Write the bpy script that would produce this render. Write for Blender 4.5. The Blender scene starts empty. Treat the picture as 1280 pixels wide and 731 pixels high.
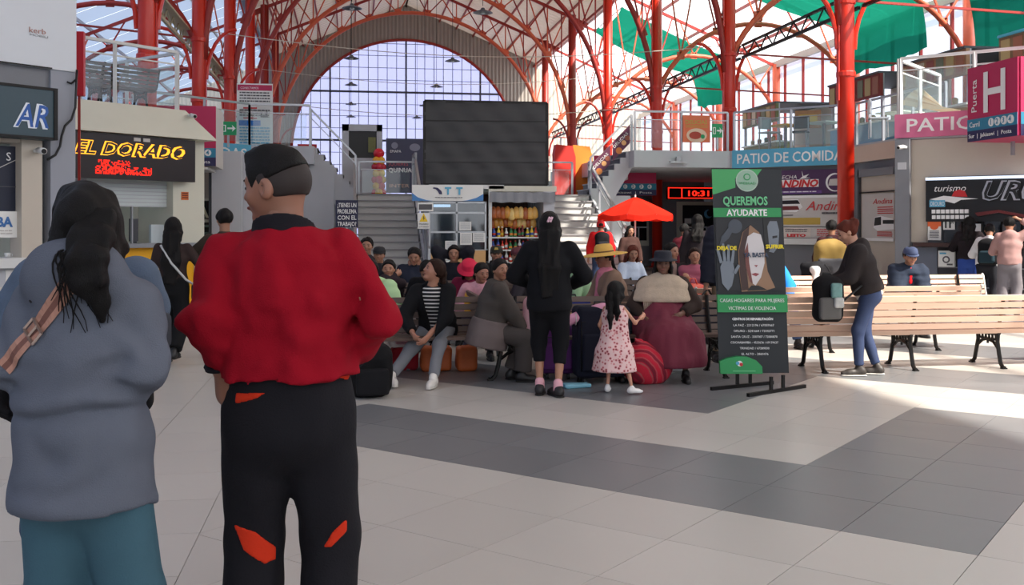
import bpy, math, random
import numpy as np
from mathutils import Vector, Matrix

random.seed(7)
SC = bpy.context.scene
COL = SC.collection
# ---------------------------------------------------------------- camera, sky, sun, exposure
CAMH = 1.43
A9 = math.radians(9)
C9, S9 = math.cos(A9), math.sin(A9)
cd = bpy.data.cameras.new('camera')
cd.lens = 36; cd.sensor_width = 36; cd.sensor_fit = 'HORIZONTAL'
cd.shift_y = -83.5 / 1280
cd.clip_start = 0.05; cd.clip_end = 500
co = bpy.data.objects.new('camera', cd); COL.objects.link(co)
co.location = (0, 0, CAMH); co.rotation_euler = (math.radians(90), 0, -A9)
SC.camera = co

world = bpy.data.worlds.new('world'); SC.world = world
world.use_nodes = True
bg = world.node_tree.nodes['Background']
bg.inputs[0].default_value = (0.90, 0.94, 1.0, 1)
bg.inputs[1].default_value = 1.7

SUN_DIR = Vector((-0.62, 0.70, -1.0)).normalized()
sd = bpy.data.lights.new('sun', 'SUN'); sd.energy = 16.0; sd.angle = math.radians(1.0); sd.color = (1.0, 0.93, 0.82)
so = bpy.data.objects.new('sun', sd); COL.objects.link(so)
so.rotation_euler = SUN_DIR.to_track_quat('-Z', 'Y').to_euler()
so.location = (20, -20, 40)

vs = SC.view_settings
vs.view_transform = 'Standard'; vs.look = 'None'; vs.gamma = 1.0; vs.use_curve_mapping = False
vs.exposure = 0.15
SC.cycles.max_bounces = 8
SC.cycles.diffuse_bounces = 5
SC.cycles.glossy_bounces = 3
SC.cycles.transmission_bounces = 4
SC.cycles.transparent_max_bounces = 12
SC.cycles.sample_clamp_indirect = 6
SC.cycles.use_denoising = True
SC.cycles.caustics_reflective = False
SC.cycles.caustics_refractive = False

# ---------------------------------------------------------------- helpers
def cam(x, d, z=0.0):
    """a point seen in pixel column x at depth d along the camera axis, at height z"""
    xc = (x - 640) * d / 1280
    return Vector((xc * C9 + d * S9, -xc * S9 + d * C9, z))
def pix(x, y, d):
    return cam(x, d, CAMH - (y - 282) * d / 1280)
def flo(x, y):
    return cam(x, CAMH * 1280 / (y - 282), 0)
def zat(y, d):
    return CAMH - (y - 282) * d / 1280

def lin(c):
    c = c / 255
    return c / 12.92 if c <= .04045 else ((c + .055) / 1.055) ** 2.4
def rgb(c):
    return (lin(c[0]), lin(c[1]), lin(c[2]), 1)
_M = {}
def mat(name, col, rough=.6, metal=0, vary=0, vscale=6, bump=0, bscale=40, spec=.5, coat=0, objvary=0, stretch=None):
    if name in _M: return _M[name]
    m = bpy.data.materials.new(name); m.use_nodes = True; _M[name] = m
    nt = m.node_tree; b = nt.nodes['Principled BSDF']
    b.inputs['Base Color'].default_value = rgb(col)
    b.inputs['Roughness'].default_value = rough
    b.inputs['Metallic'].default_value = metal
    b.inputs['Specular IOR Level'].default_value = spec
    b.inputs['Coat Weight'].default_value = coat
    N = nt.nodes.new; L = nt.links.new
    out = None
    if vary or bump:
        tc = N('ShaderNodeTexCoord'); src = tc.outputs['Object']
        if stretch:
            mp = N('ShaderNodeMapping'); mp.inputs['Scale'].default_value = stretch
            L(src, mp.inputs[0]); src = mp.outputs[0]
    if vary:
        nz = N('ShaderNodeTexNoise'); nz.inputs['Scale'].default_value = vscale; nz.inputs['Detail'].default_value = 5
        L(src, nz.inputs['Vector'])
        mx = N('ShaderNodeMix'); mx.data_type = 'RGBA'
        c = rgb(col)
        mx.inputs[6].default_value = tuple(v * (1 - vary) for v in c[:3]) + (1,)
        mx.inputs[7].default_value = tuple(min(1, v * (1 + vary)) for v in c[:3]) + (1,)
        L(nz.outputs[0], mx.inputs[0]); out = mx.outputs[2]
    if objvary:
        oi = N('ShaderNodeObjectInfo')
        hs = N('ShaderNodeHueSaturation'); 
        if out: L(out, hs.inputs['Color'])
        else: hs.inputs['Color'].default_value = rgb(col)
        mr = N('ShaderNodeMapRange'); mr.inputs[3].default_value = 1 - objvary; mr.inputs[4].default_value = 1 + objvary
        L(oi.outputs['Random'], mr.inputs[0]); L(mr.outputs[0], hs.inputs['Value']); out = hs.outputs[0]
    if out: L(out, b.inputs['Base Color'])
    if bump:
        n2 = N('ShaderNodeTexNoise'); n2.inputs['Scale'].default_value = bscale; n2.inputs['Detail'].default_value = 4
        L(src, n2.inputs['Vector'])
        bp = N('ShaderNodeBump'); bp.inputs['Strength'].default_value = bump; bp.inputs['Distance'].default_value = .01
        L(n2.outputs[0], bp.inputs['Height']); L(bp.outputs[0], b.inputs['Normal'])
    return m
def emis(name, col, strength):
    if name in _M: return _M[name]
    m = mat(name, col, .5); b = m.node_tree.nodes['Principled BSDF']
    b.inputs['Emission Color'].default_value = rgb(col); b.inputs['Emission Strength'].default_value = strength
    return m
def sheer(name, col, transp, tcol=None, transl=.6, gloss=0.0):
    """panel that lets light through: transparent + translucent + diffuse"""
    if name in _M: return _M[name]
    m = bpy.data.materials.new(name); m.use_nodes = True; _M[name] = m
    nt = m.node_tree; nt.nodes.clear(); N = nt.nodes.new; L = nt.links.new
    o = N('ShaderNodeOutputMaterial'); t = N('ShaderNodeBsdfTransparent'); t.inputs[0].default_value = rgb(tcol or col)
    d = N('ShaderNodeBsdfDiffuse'); d.inputs[0].default_value = rgb(col)
    tl = N('ShaderNodeBsdfTranslucent'); tl.inputs[0].default_value = rgb(col)
    m1 = N('ShaderNodeMixShader'); m1.inputs[0].default_value = transl; L(d.outputs[0], m1.inputs[1]); L(tl.outputs[0], m1.inputs[2])
    m2 = N('ShaderNodeMixShader'); m2.inputs[0].default_value = transp; L(m1.outputs[0], m2.inputs[1]); L(t.outputs[0], m2.inputs[2])
    last = m2
    if gloss:
        g = N('ShaderNodeBsdfGlossy'); g.inputs['Roughness'].default_value = .05
        m3 = N('ShaderNodeMixShader'); m3.inputs[0].default_value = gloss
        L(m2.outputs[0], m3.inputs[1]); L(g.outputs[0], m3.inputs[2]); last = m3
    L(last.outputs[0], o.inputs[0])
    return m

class MB:
    """collects shapes; build() links them as one mesh object"""
    def __init__(s): s.v = []; s.f = []; s.m = []; s.k = 0
    def add(s, vs, fs):
        o = len(s.v); s.v += [tuple(q) for q in vs]; s.f += [tuple(i + o for i in q) for q in fs]; s.m += [s.k] * len(fs); return s
    def mi(s, k): s.k = k; return s
    def box(s, c, size, M=None):
        x, y, z = (q / 2 for q in size); c = Vector(c)
        vs = [Vector((a * x, b * y, e * z)) for a in (-1, 1) for b in (-1, 1) for e in (-1, 1)]
        if M is not None: vs = [M @ q for q in vs]
        return s.add([q + c for q in vs], [(0, 1, 3, 2), (4, 6, 7, 5), (0, 4, 5, 1), (2, 3, 7, 6), (0, 2, 6, 4), (1, 5, 7, 3)])
    def span(s, lo, hi): return s.box([(a + b) / 2 for a, b in zip(lo, hi)], [abs(b - a) for a, b in zip(lo, hi)])
    def bar(s, a, b, w, h=None, up=(0, 0, 1)):
        a = Vector(a); b = Vector(b); h = h or w; d = (b - a)
        if d.length < 1e-6: return s
        dn = d.normalized(); up = Vector(up)
        if abs(dn.dot(up)) > .98: up = Vector((1, 0, 0)) if abs(dn.x) < .9 else Vector((0, 1, 0))
        r = dn.cross(up).normalized(); u = r.cross(dn)
        vs = [p + r * (i * w / 2) + u * (j * h / 2) for p in (a, b) for i, j in ((-1, -1), (1, -1), (1, 1), (-1, 1))]
        return s.add(vs, [(0, 3, 2, 1), (4, 5, 6, 7), (0, 1, 5, 4), (1, 2, 6, 5), (2, 3, 7, 6), (3, 0, 4, 7)])
    def tube(s, pts, r, n=8, cap=True):
        pts = [Vector(p) for p in pts]; rs = r if isinstance(r, (list, tuple)) else [r] * len(pts)
        ref = None; vs = []
        for i, p in enumerate(pts):
            t = (pts[min(i + 1, len(pts) - 1)] - pts[max(i - 1, 0)]).normalized()
            if ref is None: ref = Vector((0, 0, 1)) if abs(t.z) < .9 else Vector((1, 0, 0))
            a = t.cross(ref).normalized(); b = a.cross(t).normalized(); ref = b
            vs += [p + (a * math.cos(2 * math.pi * k / n) + b * math.sin(2 * math.pi * k / n)) * rs[i] for k in range(n)]
        fs = [(i * n + k, i * n + (k + 1) % n, (i + 1) * n + (k + 1) % n, (i + 1) * n + k) for i in range(len(pts) - 1) for k in range(n)]
        if cap: fs += [tuple(range(n - 1, -1, -1)), tuple((len(pts) - 1) * n + k for k in range(n))]
        return s.add(vs, fs)
    def lathe(s, prof, c=(0, 0, 0), n=24, sx=1, sy=1, M=None):
        c = Vector(c); vs = []
        for r, z in prof:
            for k in range(n):
                a = 2 * math.pi * k / n; q = Vector((r * sx * math.cos(a), r * sy * math.sin(a), z))
                vs.append((M @ q if M is not None else q) + c)
        fs = [(i * n + k, i * n + (k + 1) % n, (i + 1) * n + (k + 1) % n, (i + 1) * n + k) for i in range(len(prof) - 1) for k in range(n)]
        fs += [tuple(range(n - 1, -1, -1)), tuple((len(prof) - 1) * n + k for k in range(n))]
        return s.add(vs, fs)
    def prism(s, poly, o, ax, ay, th):
        """2-D polygon in the plane o + x*ax + y*ay, given thickness th along ax x ay (towards +normal)"""
        o = Vector(o); ax = Vector(ax); ay = Vector(ay); nn = ax.cross(ay).normalized() * th
        n = len(poly); f = [o + ax * x + ay * y for x, y in poly]
        return s.add(f + [q + nn for q in f], [tuple(range(n - 1, -1, -1)), tuple(range(n, 2 * n))] + [(i, (i + 1) % n, n + (i + 1) % n, n + i) for i in range(n)])
    def sheet(s, rows):
        """grid of points -> quads"""
        n = len(rows[0]); vs = [p for r in rows for p in r]
        return s.add(vs, [(i * n + k, i * n + k + 1, (i + 1) * n + k + 1, (i + 1) * n + k) for i in range(len(rows) - 1) for k in range(n - 1)])
    def build(s, name, m, parent=None, smooth=False, world=True):
        me = bpy.data.meshes.new(name); vs = s.v
        if parent is not None and world:
            inv = parent.matrix_basis.inverted()
            pp = parent.parent
            if pp is not None: inv = inv @ pp.matrix_basis.inverted()
            vs = [inv @ Vector(q) for q in vs]
        me.from_pydata(vs, [], s.f)
        ms = m if isinstance(m, (list, tuple)) else [m]
        for q in ms: me.materials.append(q)
        if len(ms) > 1: me.polygons.foreach_set('material_index', s.m)
        if smooth: me.polygons.foreach_set('use_smooth', [True] * len(s.f))
        me.update()
        o = bpy.data.objects.new(name, me); COL.objects.link(o)
        if parent is not None: o.parent = parent
        return o

def tag(o, label=None, cat=None, group=None, kind=None):
    if label: o['label'] = label
    if cat: o['category'] = cat
    if group: o['group'] = group
    if kind: o['kind'] = kind
    return o
def thing(name, label, cat, loc=(0, 0, 0), rz=0, group=None):
    o = bpy.data.objects.new(name, None); COL.objects.link(o); o.empty_display_size = .1
    o.location = loc; o.rotation_euler = (0, 0, rz)
    o.matrix_basis = Matrix.Translation(loc) @ Matrix.Rotation(rz, 4, 'Z')
    return tag(o, label, cat, group)
def struct(name, mb, m, smooth=False, label=None):
    o = mb.build(name, m, smooth=smooth); o['kind'] = 'structure'
    if label: o['label'] = label
    return o
def sroot(name, label=None):
    o = bpy.data.objects.new(name, None); COL.objects.link(o); o['kind'] = 'structure'
    if label: o['label'] = label
    return o
def share(name, me, parent, loc=(0, 0, 0), rot=(0, 0, 0)):
    o = bpy.data.objects.new(name, me); COL.objects.link(o); o.parent = parent; o.location = loc; o.rotation_euler = rot
    return o
_txt = 0
def text(body, o, ax, ay, size, m, parent, name='lettering', th=.004, align='LEFT', shear=0, wide=1.0, bold=0, fit=None):
    """raised lettering in the plane o + x*ax + y*ay (built as mesh)"""
    cu = bpy.data.curves.new('t', 'FONT'); cu.body = body; cu.size = size; cu.align_x = align; cu.shear = shear
    cu.extrude = th / 2; cu.offset = bold; cu.resolution_u = 2; cu.space_line = .95
    ob = bpy.data.objects.new('t', cu); COL.objects.link(ob)
    me = bpy.data.meshes.new_from_object(ob)
    bpy.data.objects.remove(ob); bpy.data.curves.remove(cu)
    ax = Vector(ax).normalized(); ay = Vector(ay).normalized(); nn = ax.cross(ay); o = Vector(o)
    n = len(me.vertices); co_ = np.empty(n * 3); me.vertices.foreach_get('co', co_); co_ = co_.reshape(-1, 3)
    if fit and n:
        w = co_[:, 0].max() - co_[:, 0].min(); wide = fit / max(w, 1e-6)
    inv = parent.matrix_basis.inverted() if parent is not None else Matrix.Identity(4)
    if parent is not None and parent.parent is not None: inv = inv @ parent.parent.matrix_basis.inverted()
    R = np.array([[*ax], [*ay], [*nn]]); P = co_ * np.array([wide, 1, 1]); P[:, 2] += th / 2
    Wd = P @ R + np.array([*o]); I = np.array(inv)
    Wd = Wd @ I[:3, :3].T + I[:3, 3]
    me.vertices.foreach_set('co', Wd.ravel()); me.materials.clear(); me.materials.append(m); me.update(); me.name = name
    ob = bpy.data.objects.new(name, me); COL.objects.link(ob)
    if parent is not None: ob.parent = parent
    return ob
UP = Vector((0, 0, 1))

# ---------------------------------------------------------------- materials
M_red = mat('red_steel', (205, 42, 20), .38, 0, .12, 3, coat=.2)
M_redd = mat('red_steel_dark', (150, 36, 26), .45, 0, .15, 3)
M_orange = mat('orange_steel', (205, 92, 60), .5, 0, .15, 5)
M_steel = mat('brushed_steel', (170, 172, 176), .35, .6, .08, 20)
M_white = mat('white_paint', (215, 216, 214), .55, 0, .05, 3)
M_cream = mat('cream_panel', (214, 212, 196), .6, 0, .05, 3)
M_grey = mat('grey_paint', (126, 128, 134), .6, 0, .08, 2, bump=.1, bscale=60)
M_dgrey = mat('dark_grey_paint', (72, 76, 82), .55, 0, .1, 3)
M_lgrey = mat('light_grey_paint', (186, 188, 194), .6, 0, .06, 2)
M_black = mat('black_plastic', (18, 18, 20), .45)
M_ink = mat('black_metal', (22, 20, 19), .45, .4)
M_glass = sheer('clear_glass', (220, 235, 235), .86, (235, 245, 245), .5, .06)
M_dglass = mat('dark_glass', (30, 38, 46), .08, 0, .2, 2, spec=.8)
# ================================================================ THE HALL (x = across, y = along the hall axis)
UL, UR, UC = -3.84, 10.47, 3.31          # the two column rows and the centre line
UO = 17.8; UOL = 2 * UC - UO             # outer walls
FR = [20.5, 27.3, 34.1, 40.9, 47.7, 54.5]   # frames
VE = 61.3                                # end wall
GZ = 3.45                                # gallery floor
# ---- floor: tiles laid diagonally, straight ones left of the joint line
def tile_mat(name, col, vary):
    m = mat(name, col, .32, spec=.45, objvary=.05)
    nt = m.node_tree; b = nt.nodes['Principled BSDF']; N = nt.nodes.new; L = nt.links.new
    ge = N('ShaderNodeNewGeometry'); n1 = N('ShaderNodeTexNoise'); n1.inputs['Scale'].default_value = 1.7; n1.inputs['Detail'].default_value = 4
    L(ge.outputs['Position'], n1.inputs['Vector'])
    mr = N('ShaderNodeMapRange'); mr.inputs[3].default_value = .29; mr.inputs[4].default_value = .43; L(n1.outputs[0], mr.inputs[0]); L(mr.outputs[0], b.inputs['Roughness'])
    hs = [n for n in nt.nodes if n.bl_idname == 'ShaderNodeHueSaturation'][0]
    mx = N('ShaderNodeMix'); mx.data_type = 'RGBA'; c = rgb(col)
    mx.inputs[6].default_value = tuple(v * (1 - vary) for v in c[:3]) + (1,); mx.inputs[7].default_value = tuple(v * (1 + vary) for v in c[:3]) + (1,)
    L(n1.outputs[0], mx.inputs[0]); L(mx.outputs[2], hs.inputs['Color'])
    return m
M_tl = tile_mat('floor_tile_light', (190, 186, 180), .05)
M_td = tile_mat('floor_tile_dark', (116, 118, 121), .10)
M_grout = mat('grout', (96, 92, 88), .8, 0, .1, 8)
floor = struct('floor', MB().span((-16, -14, -.06), (20, VE + .2, -.012)), M_grout, label='large light and dark grey floor tiles of the hall')
GO = Vector((1.845, 6.6185, 0)); GI = Vector((.70711, -.70711, 0)); GJ = Vector((-.70711, -.70711, 0)); TS = .6
def dark(i, j):
    for k in range(-6, 9):
        for n in range(-6, 9):
            if 4 * k + 8 * n < 0: continue
            a, b = i + 4 * k - 4 * n, j + 4 * k + 8 * n
            if (-4 <= a < 4 and 0 <= b < 2) or (2 <= a < 4 and -4 <= b < 0): return True
    return False
UJ = -.69
def clip_poly(P, f):
    out = []
    for a, b in zip(P, P[1:] + P[:1]):
        fa, fb = f(a), f(b)
        if fa >= 0: out.append(a)
        if (fa >= 0) != (fb >= 0): out.append(a + (b - a) * (fa / (fa - fb)))
    return out
tiles = []
for i in range(-60, 60):
    for j in range(-75, 30):
        c = GO + (GI * (i + .5) + GJ * (j + .5)) * TS
        if not (UJ - .5 < c.x < 18 and -4 < c.y < 45): continue
        dd = c.x * S9 + c.y * C9; xx = c.x * C9 - c.y * S9
        if dd < 1.5 or abs(xx) > dd * .56 + 1.5: continue
        h = TS / 2 - .0018
        P = [c + GI * (a * h) + GJ * (b * h) for a, b in ((-1, -1), (1, -1), (1, 1), (-1, 1))]
        cut = any(p.x < UJ for p in P)
        if cut: P = clip_poly(P, lambda p: p.x - UJ - .0015)
        if len(P) >= 3: tiles.append((dd, xx, P, dark(i, j), c, cut))
for i in range(-14, 0):
    for j in range(0, 60):
        x1 = UJ + i * TS + TS; y0 = .14 + j * TS
        c = Vector((x1 - TS / 2, y0 + TS / 2, 0))
        dd = c.x * S9 + c.y * C9; xx = c.x * C9 - c.y * S9
        if dd < 1.5 or abs(xx) > dd * .56 + 1.5: continue
        h = TS / 2 - .0018
        P = [c + Vector((a * h, b * h, 0)) for a, b in ((-1, -1), (1, -1), (1, 1), (-1, 1))]
        tiles.append((dd, xx, P, False, c, False))
tiles.sort(key=lambda t: t[0])
def slab_mesh(P, c, m, name):
    b = MB(); n = len(P); z0 = -.012
    if (P[1] - P[0]).cross(P[2] - P[1]).z < 0: P = P[::-1]
    b.add([p - c for p in P] + [p - c + Vector((0, 0, z0)) for p in P], [tuple(range(n))] + [(i, n + i, n + (i + 1) % n, (i + 1) % n) for i in range(n)])
    me = bpy.data.meshes.new(name); me.from_pydata(b.v, [], b.f); me.materials.append(m); return me
cache = {}; nt_ = 0; rest = MB()
for dd, xx, P, dk, c, cut in tiles:
    vis = dd > 3.9 and abs(xx) < dd * .5 + .45
    if vis and nt_ < 300 and dd < 13.5:
        nt_ += 1
        m = M_td if dk else M_tl
        key = None if cut else (dk, c.x > UJ)
        if key is None: me = slab_mesh(P, c, m, 'tile')
        else:
            if key not in cache: cache[key] = slab_mesh(P, c, m, 'tile')
            me = cache[key]
        share('tile', me, floor, c)
    else:
        if (P[1] - P[0]).cross(P[2] - P[1]).z < 0: P = P[::-1]
        rest.mi(1 if dk else 0).add(P, [tuple(range(len(P)))])
o = rest.build('tile_field', [M_tl, M_td], floor); o['kind'] = 'stuff'

# ---- nave ceiling: two pitched planes of ribbed sheet
RZ = 14.6; EV = 8.0
def roofz(u): return RZ - .42 * abs(u - UC)
M_ceil = sheer('ceiling_sheet', (222, 208, 196), 0, None, .05)
V0 = -16
b = MB()
for s in (-1, 1):
    rows = []
    nv = 0
    for k in range(int((VE - V0) / .5) + 2):
        v = V0 + k * .5
        for dv, dz in ((0, 0), (.06, -.035), (.12, 0)):
            rows.append([Vector((UC + s * e, v + dv, RZ - .42 * e + dz)) for e in (0, EV)])
    b.sheet(rows if s > 0 else [r[::-1] for r in rows])
struct('ceiling', b, M_ceil, label='beige ribbed sheet ceiling of the nave')
b = MB()
for s in (-1, 1):
    for k in range(0, 9):
        e = EV * k / 8
        b.bar((UC + s * e, V0, RZ - .42 * e - .09), (UC + s * e, VE, RZ - .42 * e - .09), .07, .10)
pur = b.build('purlins', M_redd, bpy.data.objects['ceiling'])

# ---- aisle roofs
EZ = RZ - .42 * EV
OZ = 8.22
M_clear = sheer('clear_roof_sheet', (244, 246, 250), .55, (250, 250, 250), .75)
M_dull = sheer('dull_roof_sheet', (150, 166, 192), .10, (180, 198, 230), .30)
def aisle(side):
    u0 = UC + side * (EV - .3); u1 = UC + side * (UO - UC + .3)
    def rz(u): return EZ - .2 + (OZ - EZ + .3) * (abs(u - UC) - EV) / (UO - UC - EV)
    nm = 'ceiling_aisle_' + ('right' if side > 0 else 'left')
    r = sroot(nm, 'translucent sheet roof over the %s aisle' % ('right' if side > 0 else 'left'))
    vs = [V0] + [round(V0 + 1.7 * k, 2) for k in range(1, int((VE - V0) / 1.7))] + [VE]
    for a, c in zip(vs, vs[1:]):
        q = MB()
        for e0, e1 in ((0, .5), (.5, 1)):
            ua = u0 + (u1 - u0) * e0; ub = u0 + (u1 - u0) * e1
            q.add([(ua, a + .02, rz(ua)), (ub, a + .02, rz(ub)), (ub, c - .02, rz(ub)), (ua, c - .02, rz(ua))], [(0, 1, 2, 3)])
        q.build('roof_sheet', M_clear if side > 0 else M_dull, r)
    for k in range(5):
        u = u0 + (u1 - u0) * k / 4
        MB().bar((u, V0, rz(u) - .08), (u, VE, rz(u) - .08), .06, .12).build('purlin', M_redd if side > 0 else M_steel, r)
    return rz
rzR = aisle(1); rzL = aisle(-1)

# ---- columns
ORD = ['nearest', 'second', 'third', 'fourth', 'fifth', 'farthest']
def column(u, v, side, lab, top, r=.175, m=M_red, base=0):
    t = thing('column', lab, 'column', (u, v, base), 0, 'red steel columns')
    q = MB().tube([(u, v, base), (u, v, top)], r, 16); q.build('shaft', m, t, True)
    for z in (base + .02, 4.6, 6.15):
        if z > base - .01 and z < top: MB().lathe([(r + .02, z), (r + .03, z + .02), (r + .03, z + .10), (r + .02, z + .12)], (u, v, 0), 16).build('collar', m, t)
    MB().box((u, v, base + .01), (.5, .5, .02)).build('base_plate', m, t)
    # flange with bolts facing the nave
    q = MB().box((u - side * (r + .01), v - .02, top / 2 + 2), (.03, .10, top - 4.2)); q.build('flange', m, t)
    # curved brackets up to the arch
    for du in (-1, 1):
        pts = [(u + du * (r + .02 + .75 * (1 - math.cos(a))), v, 5.2 + 1.3 * math.sin(a)) for a in [k * math.pi / 2 / 6 for k in range(7)]]
        MB().tube(pts, .05, 6).build('bracket', m, t)
    return t
for i, v in enumerate(FR):
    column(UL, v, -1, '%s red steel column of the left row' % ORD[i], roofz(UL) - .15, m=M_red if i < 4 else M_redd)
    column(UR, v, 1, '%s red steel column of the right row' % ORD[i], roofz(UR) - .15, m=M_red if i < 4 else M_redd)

# ---- nave arch trusses
ZC = 5.7; RA = 7.02
for i, v in enumerate(FR):
    t = thing('arch_truss', '%s red arched truss spanning the nave under the ceiling' % ORD[i], 'truss', (UC, v, 0), 0, 'arched roof trusses')
    ang = [math.pi * k / 36 for k in range(37)]
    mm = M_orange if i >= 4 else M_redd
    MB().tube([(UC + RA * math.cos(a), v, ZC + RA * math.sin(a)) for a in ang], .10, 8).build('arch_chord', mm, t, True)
    for s in (-1, 1):
        MB().bar((UC, v, RZ - .28), (UC + s * 7.9, v, roofz(UC + 7.9) - .28), .09, .14).build('rafter', M_redd, t)
    nodes = [math.pi * (k + .5) / 14 for k in range(14)]
    for k, a in enumerate(nodes):
        p = Vector((UC + RA * math.cos(a), v, ZC + RA * math.sin(a)))
        if p.z < 6.5: continue
        MB().box(p + Vector((0, 0, .08)), (.34, .05, .30), Matrix.Rotation(-(a - math.pi / 2), 3, 'Y')).build('gusset', mm, t)
        for off in (-.9, 0, .9):
            uu = p.x + off
            if abs(uu - UC) > 7.6: continue
            MB().bar(p, (uu, v, roofz(uu) - .28), .055).build('web_strut', M_redd if (k + i) % 2 else mm, t)

# ---- aisle arches, right and left
def aisle_arch(i, v, side):
    ui = UC + side * (UR - UC); uo = UC + side * (UO - UC); cu = (ui + uo) / 2; hs = abs(uo - ui) / 2
    rise = 2.5; R = (hs * hs + rise * rise) / (2 * rise); zc = 8.5 - R; a0 = math.asin(hs / R)
    rz = rzR if side > 0 else rzL
    t = thing('aisle_arch', '%s red arched frame across the %s aisle' % (ORD[i], 'right' if side > 0 else 'left'), 'truss', (cu, v, 0), 0, 'aisle arches')
    pt = lambda a: Vector((cu + R * math.sin(a), v, zc + R * math.cos(a)))
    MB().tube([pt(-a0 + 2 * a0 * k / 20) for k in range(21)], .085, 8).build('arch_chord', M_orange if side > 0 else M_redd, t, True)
    MB().bar((ui, v, rz(ui) - .2), (uo, v, rz(uo) - .2), .08, .12).build('rafter', M_redd, t)
    MB().bar((ui, v, 6.25), (uo, v, 6.9 if side < 0 else 6.0), .05).build('tie', M_redd, t)
    for k in range(1, 6):
        a = -a0 + 2 * a0 * k / 6; p = pt(a)
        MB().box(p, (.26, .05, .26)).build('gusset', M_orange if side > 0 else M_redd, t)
        for off in (-.6, .6):
            uu = p.x + off
            MB().bar(p, (uu, v, rz(uu) - .2), .05).build('web_strut', M_orange if k % 2 else M_redd, t)
    oc = thing('wall_column', '%s red pier of the %s outer wall' % (ORD[i], 'right' if side > 0 else 'left'), 'column', (uo, v, 0), 0, 'outer wall piers')
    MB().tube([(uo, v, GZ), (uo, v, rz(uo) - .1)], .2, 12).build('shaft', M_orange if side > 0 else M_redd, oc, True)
    MB().box((uo, v, GZ + .06), (.5, .5, .12)).build('base_plate', M_redd, oc)
for i, v in enumerate(FR):
    aisle_arch(i, v, 1); aisle_arch(i, v, -1)

# ---- longitudinal lattice beams between the columns
for side, u in ((1, UR + .35), (-1, UL - .35)):
    for i, (a, c) in enumerate(zip([12.0] + FR, FR)):
        t = thing('lattice_beam', 'lattice gutter beam running to the %s column of the %s row' % (ORD[i], 'right' if side > 0 else 'left'), 'beam', (u, a, 6.3), 0, 'lattice beams')
        mm = M_ink if side > 0 else mat('gutter_zinc', (176, 164, 132), .5, .3, .2, 6)
        MB().bar((u, a + .1, 6.12), (u, c - .1, 6.12), .07).build('lower_rail', mm, t)
        MB().bar((u, a + .1, 6.46), (u, c - .1, 6.46), .09 if side > 0 else .3, .05).build('upper_rail', mm, t)
        q = MB(); n = 16
        for k in range(n):
            y0 = a + .1 + (c - a - .2) * k / n; y1 = a + .1 + (c - a - .2) * (k + 1) / n
            q.bar((u, y0, 6.12 if k % 2 else 6.46), (u, y1, 6.46 if k % 2 else 6.12), .03)
        q.build('lacing', mm, t)

# ---- green shade cloths slung under the right aisle roof
M_cloth = sheer('green_shade_cloth', (18, 112, 90), .07, (60, 170, 140), .42)
def tarp(v0, v1, lab, u_end, drop):
    t = thing('shade_cloth', lab, 'shade cloth', (14, (v0 + v1) / 2, 8), 0, 'green shade cloths under the aisle roof')
    rows = []
    n = 26
    for k in range(n + 1):
        e = k / n; u = UR + .9 + (u_end - UR - .9) * min(1, e / .8)
        if e <= .8: z = rzR(u) - .35 - .25 * math.sin(math.pi * e / .8)
        else: 
            w = (e - .8) / .2; u = u_end + .25 * math.sin(w * math.pi / 2); z = rzR(u_end) - .35 - drop * w
        row = []
        for j in range(19):
            f = j / 18; v = v0 + (v1 - v0) * f
            row.append(Vector((u + .06 * math.sin(9 * f + e * 5), v, z - .22 * math.sin(math.pi * f) + .05 * math.sin(17 * f + 4 * e) + .03 * math.sin(31 * f))))
        rows.append(row)
    MB().sheet(rows).build('cloth', M_cloth, t, True)
    MB().tube([rows[0][0], rows[0][-1]], .02, 6).build('edge_rope', M_ink, t)
    for k_ in (0, 10, 20):
        for j_ in (0, 9, 18): MB().bar(rows[k_][j_], rows[k_][j_] + Vector((0, 0, rzR(rows[k_][j_].x) - rows[k_][j_].z)), .02).build('tie', M_ink, t)
tarp(42.0, 47.2, 'green shade cloth farthest down the right aisle', 16.2, 1.5)
tarp(28.2, 33.8, 'green shade cloth hanging in a curved fold over the blue food court sign', 16.8, 1.6)
tarp(21.0, 26.6, 'green shade cloth at the upper right above the letter H sign', 17.2, 1.9)

# ---- end wall with the great arched window
M_corr = mat('end_wall_sheet', (150, 142, 134), .6, 0, .12, 2)
M_corrT = sheer('aisle_end_sheet', (206, 198, 184), .01, (240, 235, 225), .16)
RW = 6.68; ZW = 5.8
b = MB()
def wall_cols(b, u0, u1, zbot, ztop, step=.22):
    n = int((u1 - u0) / step)
    for k in range(n):
        ua = u0 + (u1 - u0) * k / n; ub = u0 + (u1 - u0) * (k + 1) / n; um = (ua + ub) / 2
        za0, zb0 = zbot(ua), zbot(ub); za1, zb1 = ztop(ua), ztop(ub)
        if za1 - za0 < .02 and zb1 - zb0 < .02: continue
        b.add([(ua, VE, za0), (um, VE - .05, (za0 + zb0) / 2), (um, VE - .05, (za1 + zb1) / 2), (ua, VE, za1), (ub, VE, zb0), (ub, VE, zb1)], [(0, 1, 2, 3), (1, 4, 5, 2)])
arch_z = lambda u: ZW + math.sqrt(max(0, RW * RW - (u - UC) ** 2)) if abs(u - UC) < RW else 0
wall_cols(b, UC - EV, UC + EV, arch_z, lambda u: roofz(u) + .1)
b.box((UC, VE + .12, RZ - 1.1), (2 * EV, .1, 1.0))
w = struct('wall_end', b, M_corr, label='corrugated end wall around the arched window')
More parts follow.
